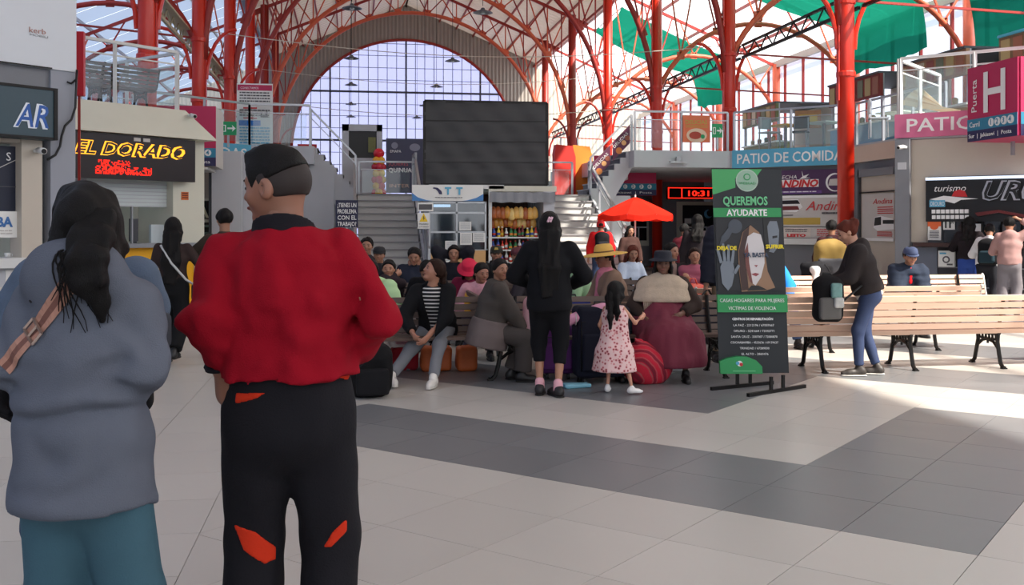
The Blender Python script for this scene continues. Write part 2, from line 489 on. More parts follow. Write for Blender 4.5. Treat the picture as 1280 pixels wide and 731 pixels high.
for s, nm in ((1, 'wall_end_right'), (-1, 'wall_end_left')):
    b = MB(); ua, ub = sorted((UC + s * EV, UC + s * (UO - UC)))
    wall_cols(b, ua, ub, lambda u: 0, lambda u: (rzR if s > 0 else rzL)(u) + .1)
    struct(nm, b, M_corrT, label='pale corrugated sheeting closing the aisle')
win = sroot('window_1', 'great arched window of small lavender panes in the end wall')
M_pane = sheer('lavender_pane', (188, 186, 226), .46, (206, 210, 255), .35, .03)
M_mull = mat('mullion_dark', (60, 62, 74), .5)
PW, PH = .557, .72
nc = int(RW / PW) + 1
def inside(a): return RW * RW - (a[0] - UC) ** 2 - (a[1] - ZW) ** 2
cache = {}
def clipc(P):
    # clip a rectangle with the circle above the springing
    out = []
    n = 6
    Q = []
    for (x0, y0), (x1, y1) in zip(P, P[1:] + P[:1]):
        for k in range(n): Q.append((x0 + (x1 - x0) * k / n, y0 + (y1 - y0) * k / n))
    for q in Q:
        x, y = q; dy = y - ZW
        if dy <= 0 or inside(q) >= 0: out.append(q)
        else:
            r = math.hypot(x - UC, dy); out.append((UC + (x - UC) * RW / r, ZW + dy * RW / r))
    return out
for i in range(-nc, nc):
    for j in range(0, 18):
        x0, x1 = UC + i * PW + .012, UC + (i + 1) * PW - .012; z0, z1 = j * PH + .012, (j + 1) * PH - .012
        P = [(x0, z0), (x1, z0), (x1, z1), (x0, z1)]
        ins = [inside((max(min(a, UC + RW), UC - RW), z)) >= 0 if z > ZW else abs(a - UC) < RW for a, z in P]
        if not any(ins): continue
        if all(ins):
            if 'p' not in cache:
                me = bpy.data.meshes.new('pane'); me.from_pydata([(-PW / 2 + .012, 0, -PH / 2 + .012), (PW / 2 - .012, 0, -PH / 2 + .012), (PW / 2 - .012, 0, PH / 2 - .012), (-PW / 2 + .012, 0, PH / 2 - .012)], [], [(0, 1, 2, 3)]); me.materials.append(M_pane); cache['p'] = me
            if z1 < 2.9: continue
            share('pane', cache['p'], win, ((x0 + x1) / 2, VE - .02, (z0 + z1) / 2))
        else:
            Q = clipc(P) if (z1 > ZW) else P
            MB().add([(x, VE - .02, z) for x, z in Q], [tuple(range(len(Q)))]).build('pane', M_pane, win)
low = MB().add([(UC - RW, VE - .015, 0), (UC + RW, VE - .015, 0), (UC + RW, VE - .015, 2.88), (UC - RW, VE - .015, 2.88)], [(0, 1, 2, 3)]).build('lower_glazing', M_pane, win)
for i in range(-nc, nc + 1):
    x = UC + i * PW
    if abs(x - UC) < RW: MB().bar((x, VE - .04, 0), (x, VE - .04, arch_z(x)), .10 if i % 8 == 0 else .035).build('mullion', M_mull, win)
for j in range(1, 18):
    z = j * PH; hw = math.sqrt(max(0, RW * RW - (z - ZW) ** 2)) if z > ZW else RW
    if hw > .3: MB().bar((UC - hw, VE - .05, z), (UC + hw, VE - .05, z), .11 if j in (9, 13) else .03).build('mullion', M_mull, win)
MB().tube([(UC + RW * math.cos(math.pi * k / 40), VE - .1, ZW + RW * math.sin(math.pi * k / 40)) for k in range(41)], .09, 6).build('window_frame', M_redd, win, True)

# ---- outer walls: glazed strip over a solid base
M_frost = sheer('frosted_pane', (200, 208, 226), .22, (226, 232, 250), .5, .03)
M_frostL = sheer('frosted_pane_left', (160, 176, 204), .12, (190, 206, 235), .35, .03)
for s, nm, u in ((1, 'right', UO), (-1, 'left', UOL)):
    b = MB().span((u, V0, 0), (u + s * .2, VE, 4.6)); struct('wall_' + nm, b, M_lgrey, label='solid lower part of the %s outer wall' % nm)
    wr = sroot('window_%d' % (2 if s > 0 else 3), 'tall frosted glazing strip along the %s outer wall' % nm)
    n = 0; v = V0
    while v < VE - .1:
        e = min(v + 1.7, VE)
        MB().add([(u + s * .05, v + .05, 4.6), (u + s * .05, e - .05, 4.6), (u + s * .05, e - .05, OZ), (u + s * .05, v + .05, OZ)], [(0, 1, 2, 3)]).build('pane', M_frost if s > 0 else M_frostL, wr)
        MB().bar((u, v, 4.6), (u, v, OZ), .09).build('mullion', M_redd, wr)
        v = e
    MB().bar((u - s * .05, V0, OZ), (u - s * .05, VE, OZ), .12, .28).build('head_beam', mat('beam_grey', (178, 170, 162), .6, 0, .1, 3), wr)
    MB().bar((u, V0, 4.6), (u, VE, 4.6), .14, .12).build('window_sill', M_grey, wr)
# ================================================================ GALLERIES, STAIRS, SIGNS
M_beige = mat('beige_panel', (196, 186, 172), .6, 0, .06, 2)
M_peach = mat('peach_panel', (214, 190, 172), .6, 0, .06, 2)
M_pink = mat('sign_pink', (184, 32, 84), .5)
M_pinkl = mat('sign_pink_faded', (214, 112, 150), .55)
M_blue = mat('sign_blue', (92, 172, 206), .5)
M_teal = mat('sign_teal', (42, 128, 160), .5)
M_navy = mat('sign_navy', (40, 36, 82), .5)
M_sw = mat('sign_white', (236, 236, 236), .5)
M_purple = mat('poster_purple', (74, 44, 84), .5, 0, .15, 4)
M_gold = mat('poster_gold', (190, 160, 70), .5)
M_pred = mat('poster_red', (200, 40, 44), .5)
M_pgrey = mat('poster_grey', (200, 196, 192), .55, 0, .05, 4)
M_ptext = mat('print_grey', (90, 88, 92), .6)
M_paper = mat('paper_white', (232, 232, 228), .7)
M_green = mat('exit_green', (20, 150, 92), .5)
M_wood = mat('light_wood', (206, 160, 104), .55, 0, .12, 8, stretch=(1, 1, 8))
M_yellow = mat('counter_yellow', (240, 176, 20), .45, 0, .04, 3)
M_led = emis('led_red', (255, 40, 24), 1.6)
M_ledo = emis('led_amber', (255, 176, 40), 1.2)
M_tube = emis('fluorescent_tube', (226, 244, 255), 3)
M_screen = mat('screen_black', (40, 40, 43), .5, 0, .25, 1.5)

def hit(x, p0, n):
    """where the view ray through pixel column x meets the vertical plane through p0 with normal n"""
    d = cam(x, 1.0); p0 = Vector((p0[0], p0[1], 0)); n = Vector((n[0], n[1], 0))
    t = p0.dot(n) / Vector((d.x, d.y, 0)).dot(n)
    return Vector((d.x * t, d.y * t, 0)), t
def seg(x0, x1, p0, n): return hit(x0, p0, n), hit(x1, p0, n)

class Panel:
    """a flat sign: board plus printed shapes, coordinates 0..1 across and up"""
    def __init__(s, name, label, cat, a, b, z0, z1, m, th=.04, root=None, group=None, out=0, frame=None):
        a = Vector((a[0], a[1], 0)); b = Vector((b[0], b[1], 0)); s.w = (b - a).length; s.ax = (b - a).normalized(); s.h = z1 - z0
        s.n = s.ax.cross(UP); a = a + s.n * out; s.o = Vector((a.x, a.y, z0)); s.k = 1
        s.root = root or thing(name, label, cat, ((a + b) / 2 + UP * z0), 0, group)
        s.th = th
        MB().prism([(0, 0), (s.w, 0), (s.w, s.h), (0, s.h)], s.o, s.ax, UP, th).build('board', m, s.root)
        if frame:
            for p, q in (((0, 0), (1, 0)), ((1, 0), (1, 1)), ((1, 1), (0, 1)), ((0, 1), (0, 0))):
                MB().bar(s.P(*p), s.P(*q), .035, .035).build('frame_bar', frame, s.root)
    def P(s, x, y, k=0): return s.o + s.ax * (x * s.w) + UP * (y * s.h) + s.n * (s.th + .0025 * k)
    def rect(s, x0, y0, x1, y1, m, name='print'):
        s.k += 1
        return MB().prism([(x0 * s.w, y0 * s.h), (x1 * s.w, y0 * s.h), (x1 * s.w, y1 * s.h), (x0 * s.w, y1 * s.h)], s.o + s.n * (s.th), s.ax, UP, .0025 * s.k).build(name, m, s.root)
    def poly(s, pts, m, name='print'):
        s.k += 1
        return MB().prism([(x * s.w, y * s.h) for x, y in pts], s.o + s.n * (s.th), s.ax, UP, .0025 * s.k).build(name, m, s.root)
    def disc(s, x, y, r, m, name='print', sx=1, n=24):
        return s.poly([(x + r * sx * s.h / s.w * math.cos(2 * math.pi * k / n), y + r * math.sin(2 * math.pi * k / n)) for k in range(n)], m, name)
    def txt(s, body, x, y, size, m, fit=None, **kw):
        s.k += 1
        return text(body, s.P(x, y, s.k), s.ax, UP, size * s.h, m, s.root, th=.003, fit=fit * s.w if fit else None, **kw)
    def lines(s, x0, x1, y0, y1, n, m, seed=0):
        """rows of small print"""
        r = random.Random(seed); q = MB(); s.k += 1
        for i in range(n):
            y = y1 + (y0 - y1) * (i + .5) / n; x = x0; hh = (y1 - y0) / n * .45
            while x < x1 - .01:
                e = min(x1, x + (x1 - x0) * r.uniform(.04, .14))
                q.prism([(x * s.w, y * s.h), (e * s.w, y * s.h), (e * s.w, (y + hh) * s.h), (x * s.w, (y + hh) * s.h)], s.o + s.n * (s.th), s.ax, UP, .0025 * s.k)
                x = e + (x1 - x0) * .02
        return q.build('small_print', m, s.root)

# ---- plan of the right gallery front: bridge, diagonal, return, diagonal
RP = [(7.5, 26.5), (10.2, 26.5), (12.5, 24.2), (12.5, 20.07), (9.9, 17.47), (17.7, 9.67)]
LP = [(-.9, 26.5), (-2.55, 26.5), (-5.5, 23.55), (-5.5, 21.41), (-2.93, 18.84), (-8.3, 13.47)]
nB = Vector((-.7071, -.7071, 0)); nL = Vector((.7071, -.7071, 0)); nF = Vector((0, -1, 0))
def slab(name, poly, z0, z1, m, label):
    return struct(name, MB().prism(poly, (0, 0, z0), (1, 0, 0), (0, 1, 0), z1 - z0), m, label=label)
slab('floor_gallery_right', RP[::-1] + [(7.5, 38), (11, 38), (11, 61), (17.7, 61)], 3.0, GZ, M_lgrey, 'raised gallery floor on the right')
slab('floor_gallery_left', [(-.9, 38), (-.9, 26.5), (-2.55, 26.5), (-5.5, 23.55), (-5.5, 21.41), (-2.93, 18.84), (-8.3, 13.47), (-11, 13.47), (-11, 38)][::-1], 3.0, GZ, M_lgrey, 'raised gallery floor on the left')
def wall_seg(name, a, b, z0, z1, m, th=.15, back=.05, label=None):
    a = Vector((*a, 0)); b = Vector((*b, 0)); ax = (b - a).normalized(); n = ax.cross(UP)
    o = a - n * (back + th)
    q = MB().prism([(0, z0), ((b - a).length, z0), ((b - a).length, z1), (0, z1)], o, ax, UP, th)
    return struct(name, q, m, label=label)
# ground-floor walls under the galleries
wall_seg('wall_right_back', (6.4, 35.3), (12.6, 35.3), 0, 3.0, M_grey, label='grey ticket office wall under the right bridge')
wall_seg('wall_right_diagonal', RP[1], RP[2], 0, 3.0, M_grey, back=.12, label='grey wall with bus posters under the blue food court sign')
wall_seg('wall_right_return', RP[2], RP[3], 0, 3.0, M_grey, back=.1, label='grey wall with the narrow poster door')
wall_seg('wall_right_front', RP[4], RP[5], 0, 3.0, M_grey, back=.1, label='grey shop front on the right')
wall_seg('wall_left_back', (-6.3, 22.7), (-2.05, 22.7), 0, 3.0, M_lgrey, back=.0, label='light grey wall behind the walking pair')
wall_seg('wall_left_stair', (-2.05, 26.9), (-.4, 26.9), 0, 3.0, M_lgrey, back=.0, label='light grey wall below the left bridge')

# ---- glass railings
def railing(lab, pts, z, npost=None, glass=True, m=M_steel, h=1.05, side=0, mg=None):
    pts = [Vector((p[0], p[1], p[2] if len(p) > 2 else z)) for p in pts]
    t = thing('railing', lab, 'railing', pts[0], 0, 'gallery railings')
    for a, b in zip(pts, pts[1:]):
        n = max(1, round((b - a).length / 1.35))
        for k in range(n + 1):
            p = a + (b - a) * k / n
            MB().bar(p, p + UP * h, .055).build('post', m, t)
        MB().bar(a + UP * h, b + UP * h, .06, .05).build('top_rail', m, t)
        MB().bar(a + UP * (h - .22), b + UP * (h - .22), .025).build('mid_rail', m, t)
        if glass:
            for k in range(n):
                p = a + (b - a) * ((k + .06) / n); q = a + (b - a) * ((k + .94) / n)
                MB().add([p + UP * .08, q + UP * .08, q + UP * (h - .25), p + UP * (h - .25)], [(0, 1, 2, 3)]).build('glass_pane', mg or M_glass, t)
    return t
inset = lambda P, dx, dy: (P[0] + dx, P[1] + dy)
railing('glass railing of the right bridge behind the orange poster', [(7.55, 26.6), (10.15, 26.6)], GZ)
railing('glass railing above the blue food court sign', [(10.3, 26.5), (12.55, 24.25)], GZ)
railing('glass railing above the peach panel beside the nearest right column', [(12.6, 24.1), (12.6, 20.2)], GZ)
railing('glass railing above the faded pink food court sign', [(10.02, 17.5), (13.6, 13.92)], GZ, m=M_white)
railing('white stub of railing turning back at the corner of the pink food court sign', [(10.05, 17.62), (11.9, 19.3)], GZ, m=M_white)
railing('glass railing above the cream canopy of the amber ticket sign', [(-5.6, 16.27), (-3.03, 18.84)], GZ, m=M_white)
railing('short railing turning back from the cream canopy corner', [(-3.03, 18.95), (-5.2, 21.1)], GZ, m=M_white)
railing('railing of the left bridge in front of the white notice board', [(-5.4, 23.65), (-2.5, 26.55), (-1.0, 26.6)], GZ)

# ---- blue and pink food court signs on the slab edge
def fascia(lab, a, b, z0, z1, m, txt_, m2=M_sw, off=.02, size=.62, x=.04, fit=.92, group='food court signs'):
    p = Panel('fascia_sign', lab, 'sign', a, b, z0, z1, m, .05, group=group, out=off)
    p.txt(txt_, x, .24, size * 1.25, m2, fit=fit, bold=.004)
    return p
fascia('long blue food court sign lettered in white', (10.25, 26.45), (12.55, 24.15), 2.98, 3.46, M_blue, 'PATIO DE COMIDAS')
p = Panel('fascia_sign', 'faded pink food court sign beside the letter H', 'sign', (9.9, 17.47), (12.9, 14.47), 3.03, 3.46, M_pinkl, .05, group='food court signs', out=.02)
p.txt('PATIO DE COMIDAS', .045, .24, .78, M_sw, fit=.9, bold=.004)
p = Panel('fascia_sign', 'short blue sign end beside the green arrow sign on the left', 'sign', (-4.6, 24.45), (-2.5, 26.55), 2.98, 3.46, M_blue, .05, group='food court signs', out=.02)
p.txt('DE COMIDAS', .08, .24, .78, M_sw, fit=.86, bold=.004)
# peach panel on the return
Panel('wall_panel', 'blank peach panel between the blue and pink signs', 'panel', (12.5, 24.15), (12.5, 20.1), 3.0, 3.4, M_peach, .03, out=.02)

# ---- gate signs: boxes with a letter
def gate_sign(letter, lab, c, zb, sidepink=True, word=True, w=1.3):
    """c = corner nearest the nave centre; faces: along the hall axis and across"""
    t = thing('gate_sign', lab, 'sign', (c[0], c[1], zb), 0, 'gate letter signs')
    return t
def sign_face(t, a, b, z0, z1, letter, puerta):
    p = Panel('x', '', '', a, b, z0, z1, M_pink, .02, root=t)
    p.rect(0, 0, 1, .145, M_navy, 'stripe'); p.rect(0, .145, 1, .30, M_teal, 'stripe')
    p.txt(letter, .30 if puerta else .22, .37, .76, M_sw, bold=.012)
    if puerta:
        text('Puerta', p.P(.2, .38, 3), UP, -p.ax, .17 * p.h, M_sw, t, th=.003)
    p.txt('Carril', .05, .19, .10, M_sw)
    for i in range(4):
        x = .50 + .13 * i
        p.disc(x, .222, .055, M_sw, 'number_disc'); p.txt(str(i + 1), x - .025, .19, .10, M_teal, bold=.002)
    p.txt('Sur  |  Jakisawi  |  Posta', .06, .045, .075, M_sw, fit=.86)
    return p
hp, hd = cam(1211, 17.2), 17.2
tH = gate_sign('H', 'big pink gate sign with the white letter H', (hp.x, hp.y), 2.83)
MB().span((hp.x + .01, hp.y - 1.3, 2.83), (hp.x + 1.3, hp.y, 4.06)).build('box', M_pink, tH)
sign_face(tH, (hp.x, hp.y), (hp.x, hp.y - 1.3), 2.83, 4.06, 'H', True)
sign_face(tH, (hp.x + .02, hp.y - 1.3), (hp.x + 1.3, hp.y - 1.3), 2.83, 4.06, 'H', False)
MB().bar((hp.x + .6, hp.y - .3, 2.83), (hp.x + .6, hp.y - .3, 2.6), .05).build('fixing', M_steel, tH)
ap = cam(270, 20.0)
tA = gate_sign('A', 'pink gate sign with the white letter A behind the cream canopy', (ap.x, ap.y), 2.59)
MB().span((ap.x - 1.35, ap.y + .01, 2.59), (ap.x - .01, ap.y + 1.25, 3.76)).build('box', M_pgrey, tA)
sign_face(tA, (ap.x - 1.35, ap.y), (ap.x, ap.y), 2.59, 3.76, 'A', False)
MB().box((ap.x - .9, ap.y + .6, 2.55), (1.5, 1.2, .05)).build('bottom_tray', M_white, tA)
gp = cam(820, 30.5)
tG = gate_sign('G', 'pink gate sign with the white letter G under the stair flight', (gp.x, gp.y), 2.33)
MB().span((gp.x - 1.9, gp.y + .01, 2.33), (gp.x, gp.y + .5, 3.0)).build('box', M_pink, tG)
sign_face(tG, (gp.x - 1.9, gp.y), (gp.x, gp.y), 2.33, 3.5, 'G', False)

# ---- the H-side shop front (diagonal)
def on_right(x): return hit(x, RP[4], nB)[0]
zr = lambda y, x: zat(y, hit(x, RP[4], nB)[1])
a, c = on_right(1121), on_right(1139)
t = thing('pillar', 'grey pillar left of the dark travel company shop', 'pillar', a)
MB().prism([(0, 0), ((c - a).length, 0), ((c - a).length, 3.0), (0, 3.0)], a - nB * .1, (c - a).normalized(), UP, .22).build('shaft', M_grey, t)
Panel('x', '', '', a.lerp(c, .2), a.lerp(c, .8), 2.45, 2.58, M_lgrey, .01, root=t, out=.13)
wp = Panel('wall_panel', 'plain beige panel above the dark travel company sign', 'panel', on_right(1139), on_right(1330), zr(221, 1160), 2.99, M_beige, .03, out=-.04)
wp2 = Panel('wall_panel', 'beige strip beside the orange price poster', 'panel', on_right(1139), on_right(1159), 1.13, zr(221, 1160), M_beige, .03, out=-.04)
# sign
sp = Panel('shop_sign', 'long black travel company sign with silver lettering', 'sign', on_right(1159), on_right(1330), zr(277, 1160), zr(224, 1160), M_black, .08, out=.02)
MB().bar(sp.P(0, 1.0), sp.P(1, 1.0), .05).build('light_strip', emis('strip_light', (220, 235, 255), .8), sp.root)
M_silver = mat('silver_print', (176, 178, 186), .35, .3)
sp.txt('turismo', .06, .70, .22, M_sw, shear=.3, fit=.24)
sp.poly([(.03, .52), (.14, .60), (.26, .56), (.40, .52), (.27, .50), (.22, .42), (.17, .46)], M_sw, 'bird_emblem')
sp.poly([(.20, .58), (.22, .70), (.26, .74), (.30, .70), (.32, .57)], M_pred, 'sun_emblem')
sp.rect(.03, .34, .15, .50, M_blue, 'label')
sp.txt('OROURO', .035, .37, .14, M_sw, fit=.11)
for r_ in range(2):
    for k in range(8): sp.rect(.05 + k * .036, .06 + .13 * r_, .078 + k * .036, .15 + .13 * r_, M_sw, 'route_mark')
sp.txt('URUS', .41, .50, .58, M_silver, shear=.35, fit=.56, bold=.02)
sp.txt('URUS', .415, .505, .56, M_black, shear=.35, fit=.55, bold=.002)
sp.poly([(.38, .2), (.55, .26), (.75, .14), (1, .2), (1, .14), (.75, .08), (.55, .2), (.40, .12)], mat('sign_swoosh', (96, 30, 30), .4), 'swoosh')
# dark shop opening under the sign
ob = Panel('shop_opening', 'dark glazed service opening of the travel company shop', 'window', on_right(1180), on_right(1330), zr(304, 1180), zr(277, 1180), M_dglass, .02, out=.0)
for k in range(1, 6): MB().bar(ob.P(k / 6, 0), ob.P(k / 6, 1), .03).build('mullion', M_ink, ob.root)
ob.rect(.2, .55, .34, .9, M_sw, 'sticker'); ob.rect(.5, .5, .62, .86, M_ptext, 'sticker'); ob.rect(.72, .5, .9, .8, M_sw, 'sticker')
ct = Panel('service_counter', 'narrow dark counter ledge of the travel company shop', 'counter', on_right(1147), on_right(1330), zr(308, 1160), zr(303, 1160), mat('dark_wood', (60, 34, 30), .5), .28, out=.02)
pp = Panel('price_poster', 'orange and white price poster under the dark sign', 'poster', on_right(1161), on_right(1177.5), zr(300, 1160), zr(274, 1160), M_paper, .015, out=.06)
pp.rect(0, .66, 1, 1, mat('poster_orange', (226, 104, 52), .5), 'header'); pp.disc(.5, .66, .16, mat('poster_orange', (226, 104, 52), .5), 'header_curve', 1.2); pp.lines(.15, .85, .1, .45, 5, M_ptext, 3)
pp = Panel('price_card', 'white card with the black number 11', 'card', on_right(1180), on_right(1194.5), zr(287, 1180), zr(272, 1180), M_paper, .015, out=.05)
pp.txt('11', .06, .18, .95, M_black, fit=.5, bold=.01); pp.txt('00', .62, .5, .5, M_black, fit=.32)
lw = Panel('wall_panel', 'blue grey panel below the counter of the travel company shop', 'panel', on_right(1140), on_right(1172), 0, zr(309, 1160), mat('bluegrey_paint', (104, 110, 124), .6, 0, .05, 3), .03, out=.0)
lo = Panel('shop_shelf', 'dark shelf bay under the counter holding parcels', 'shelf', on_right(1173), on_right(1330), 0, zr(309, 1180), mat('dark_bay', (46, 44, 52), .6), .02, out=.0)
for y in (.33, .66): MB().bar(lo.P(0, y), lo.P(1, y), .12, .02).build('shelf_board', M_grey, lo.root)
bp = on_right(1184)
q = Panel('parcel', 'white parcel with a round logo under the shop counter', 'parcel', on_right(1175), on_right(1195), zr(333, 1180), zr(313, 1180), M_paper, .10, out=.03)
q.disc(.5, .45, .22, M_ptext, 'logo'); q.disc(.5, .45, .13, M_paper, 'logo'); q.rect(.1, .78, .5, .88, M_blue, 'stripe'); q.rect(.55, .1, .9, .2, M_ptext, 'stripe')
# security camera
def cctv(lab, p, d, m=M_white):
    t = thing('security_camera', lab, 'camera', p); p = Vector(p); d = Vector(d).normalized()
    MB().lathe([(.045, -.03), (.05, 0), (.02, .02)], p, 12).build('mount', m, t); MB().tube([p, p + d * .05], .015).build('arm', m, t)
    MB().tube([p + d * .04, p + d * .2], .038, 12).build('body', m, t, True); MB().tube([p + d * .195, p + d * .21], .028, 12).build('lens', M_black, t)
e = on_right(1134); cctv('small white security camera at the top of the right pillar', Vector((e.x, e.y, zr(184, 1134))) + nB * .18, (-.9, -.5, -.15))

# ---- posters on the diagonal wall under the blue sign
def on_diag(x): return hit(x, RP[1], nB)[0]
zd = lambda y, x=1010: zat(y, hit(x, RP[1], nB)[1])
p1 = Panel('bus_poster', 'purple bus company poster with red and white lettering', 'poster', on_diag(962), on_diag(1062), zd(242), zd(212), M_purple, .03, out=-.06)
p1.txt('FLECHA', .08, .64, .22, M_sw, shear=.2, fit=.26); p1.rect(.10, .28, .62, .60, M_sw, 'band'); p1.txt('ANDINO', .08, .30, .40, M_pred, shear=.25, fit=.55, bold=.012)
p1.rect(0, 0, .66, .14, mat('violet', (96, 62, 130), .5), 'band'); p1.lines(.03, .6, .03, .11, 1, M_sw, 5)
p1.poly([(.38, .62), (.42, .72), (.41, .95), (.43, .74), (.50, .82), (.46, .68), (.52, .66)], M_sw, 'bird_emblem')
p1.disc(.82, .45, .38, M_sw, 'ring', 1.0); p1.disc(.83, .44, .33, M_purple, 'ring_inner', 1.0); p1.poly([(.74, .32), (.76, .58), (.95, .62), (.98, .3)], M_pgrey, 'bus_picture')
p2 = Panel('bus_poster', 'white bus company poster with red script lettering on the wall', 'poster', on_diag(962), on_diag(1062), zd(283), zd(244), M_pgrey, .03, out=-.06)
p2.rect(0, .92, 1, 1, M_sw, 'edge'); p2.rect(.08, .06, .64, .28, M_gold, 'gold_band'); p2.poly([(.10, .5), (.10, .86), (.36, .88), (.42, .62), (.34, .46)], M_sw, 'bus_picture')
p2.poly([(.10, .72), (.11, .84), (.36, .85), (.39, .73)], M_black, 'bus_windows'); p2.poly([(.12, .52), (.13, .66), (.36, .66), (.38, .54)], mat('maroon', (110, 40, 36), .5), 'bus_side')
p2.txt('Andina', .46, .52, .42, M_pred, shear=.35, fit=.5); p2.lines(.66, .95, .34, .46, 1, M_ptext, 2); p2.lines(.1, .3, .32, .38, 1, M_ptext, 4)
p3 = Panel('notice_row', 'row of framed travel notices above the white ledge', 'notice', on_diag(962), on_diag(1062), zd(297.5), zd(284), M_pgrey, .03, out=-.06)
p3.rect(.02, .05, .14, .95, mat('dark_teal', (40, 60, 64), .5), 'notice'); p3.rect(.16, .06, .52, .94, mat('notice_cream', (214, 204, 196), .6), 'notice'); p3.rect(.56, .06, .96, .94, M_pgrey, 'notice')
p3.txt('LEITO', .22, .12, .36, M_pred, fit=.24, bold=.006); p3.lines(.2, .48, .5, .85, 2, M_ptext, 8); p3.lines(.6, .9, .15, .85, 4, M_pred, 9)
Panel('ledge', 'white ledge below the travel notices', 'ledge', on_diag(955), on_diag(1062), zd(305.5), zd(298), M_white, .2, out=-.06)
# door with poster on the return wall
nR = Vector((-1, 0, 0))
def on_ret(x): return hit(x, RP[2], nR)[0]
zq = lambda y, x=1098: zat(y, hit(x, RP[2], nR)[1])
dr = sroot('door_1', 'narrow closed door with a bus poster on the right')
a, c = on_ret(1079), on_ret(1122)
for (s0, s1, z0, z1, m, nm) in ((0, 1, 0, 2.62, M_beige, 'door_leaf'), (-.04, 0, 0, 2.8, M_dgrey, 'door_frame'), (-.04, 1, 2.62, 2.8, M_grey, 'door_frame')):
    pa = a.lerp(c, s0); pc = a.lerp(c, s1)
    MB().prism([(0, z0), ((pc - pa).length, z0), ((pc - pa).length, z1), (0, z1)], pa, (c - a).normalized(), UP, .05 if nm == 'door_leaf' else .12).build(nm, m, dr)
MB().bar(a + UP * zq(240) + nR * .08, c + UP * zq(240) + nR * .08, .03).build('door_rail', M_ink, dr)
p = Panel('door_poster', 'tall pale poster with red script and a white bus on the narrow door', 'poster', on_ret(1081), on_ret(1121), zq(301), zq(242), M_pgrey, .01, out=.06)
p.txt('Andina', .35, .78, .16, M_pred, shear=.3, fit=.6); p.lines(.5, .98, .55, .72, 4, M_pred, 6)
p.poly([(.38, .28), (.42, .50), (.6, .53), (1, .46), (1, .25), (.5, .22)], M_sw, 'bus_picture'); p.poly([(.40, .32), (.43, .49), (.62, .51), (.62, .34)], M_black, 'bus_windscreen'); p.rect(.68, .36, 1, .44, M_black, 'bus_windows'); p.lines(.5, .95, .08, .2, 3, M_pred, 7)
p.rect(0, 0, 1, .06, M_sw, 'edge')

# ---- ticket offices under the right bridge: clock, windows
def on_back(x): return hit(x, (7, 35.3), nF)[0]
zb = lambda y, x=860: zat(y, hit(x, (7, 35.3), nF)[1])
ck = Panel('led_clock', 'red LED clock board reading 10:31', 'clock', on_back(833), on_back(892), zb(249), zb(233.5), M_black, .08, out=.0)
for (x0, y0, x1, y1) in ((.02, .06, .98, .12), (.02, .88, .98, .94), (.02, .06, .04, .94), (.96, .06, .98, .94), (.30, .06, .32, .94)): ck.rect(x0, y0, x1, y1, M_led, 'led_border')
ck.txt('10:31', .40, .26, .62, M_led, fit=.44, bold=.006)
for x0, x1, lab in ((846, 905, 'white framed ticket window under the red clock'), (776, 811, 'white framed ticket window behind the red parasol')):
    t = Panel('ticket_window', lab, 'window', on_back(x0), on_back(x1), zb(307), zb(252), M_cream, .06, out=-.05)
    t.rect(.12, .12, .92, .92, M_dglass, 'pane'); MB().bar(t.P(.1, .42, 14), t.P(.95, .42, 14), .06, .05).build('ledge', M_white, t.root)
    MB().bar(t.P(.62, .12, 14), t.P(.62, .42, 14), .05).build('mullion', M_white, t.root)
    t.rect(.14, .14, .30, .38, M_paper, 'notice'); t.rect(.16, .5, .3, .62, M_paper, 'notice')
    if x0 > 800: t.disc(.66, .72, .10, M_blue, 'logo'); t.disc(.70, .74, .08, M_dglass, 'logo')
# lamp under the bridge edge
lp = Vector((*hit(847, (7.5, 26.45), nF)[0].xy, 0))
t = thing('wall_lamp', 'grey floodlight box fixed to the right bridge edge', 'lamp', lp + UP * 3.15)
MB().box(lp + UP * 3.13 + Vector((0, -.1, 0)), (.5, .16, .06)).build('housing', M_lgrey, t); MB().box(lp + UP * 3.2 + Vector((0, -.05, 0)), (.12, .1, .16)).build('bracket', M_steel, t)

# ---- orange poster and green exit signs on the railings
def poster_at(name, lab, x0, x1, y0, y1, p0, n, m, out=.03): 
    a, d0 = hit(x0, p0, n); c, d1 = hit(x1, p0, n)
    return Panel(name, lab, 'poster' if 'poster' in name else 'sign', a, c, zat(y1, d0), zat(y0, d0), m, .015, out=out)
p = poster_at('food_poster', 'orange food poster hung on the right bridge railing', 853, 887, 144, 178, (7.5, 26.57), nF, mat('poster_orange2', (222, 112, 72), .5, 0, .1, 5))
p.txt('DELICIAS', .08, .68, .2, M_gold, fit=.8, bold=.004); p.lines(.1, .9, .52, .64, 2, M_gold, 3); p.disc(.5, .26, .26, mat('plate_cream', (224, 196, 170), .5), 'plate_picture', 1.5); p.disc(.45, .26, .14, mat('stew_red', (170, 60, 40), .5), 'food_picture', 1.7); p.disc(.72, .22, .08, M_green, 'food_picture')
for lab, x0, x1, y0, y1, p0, n in (('green exit sign on the right bridge railing', 889, 902, 155, 172, (7.5, 26.5), nF), ('green exit sign with a white arrow on the left bridge', 275.5, 296, 152, 169, (-2.4, 25.6), nF)):
    p = poster_at('exit_sign', lab, x0, x1, y0, y1, p0, n, M_green, .05)
    p.rect(.08, .25, .36, .75, M_sw, 'door_symbol'); p.rect(.16, .3, .3, .7, M_green, 'figure_symbol'); p.rect(.45, .44, .8, .56, M_sw, 'arrow'); p.poly([(.72, .25), (.95, .5), (.72, .75), (.78, .5)], M_sw, 'arrow')
    MB().bar(p.P(.5, 0), p.P(.5, -.9), .05).build('post', M_steel, p.root)

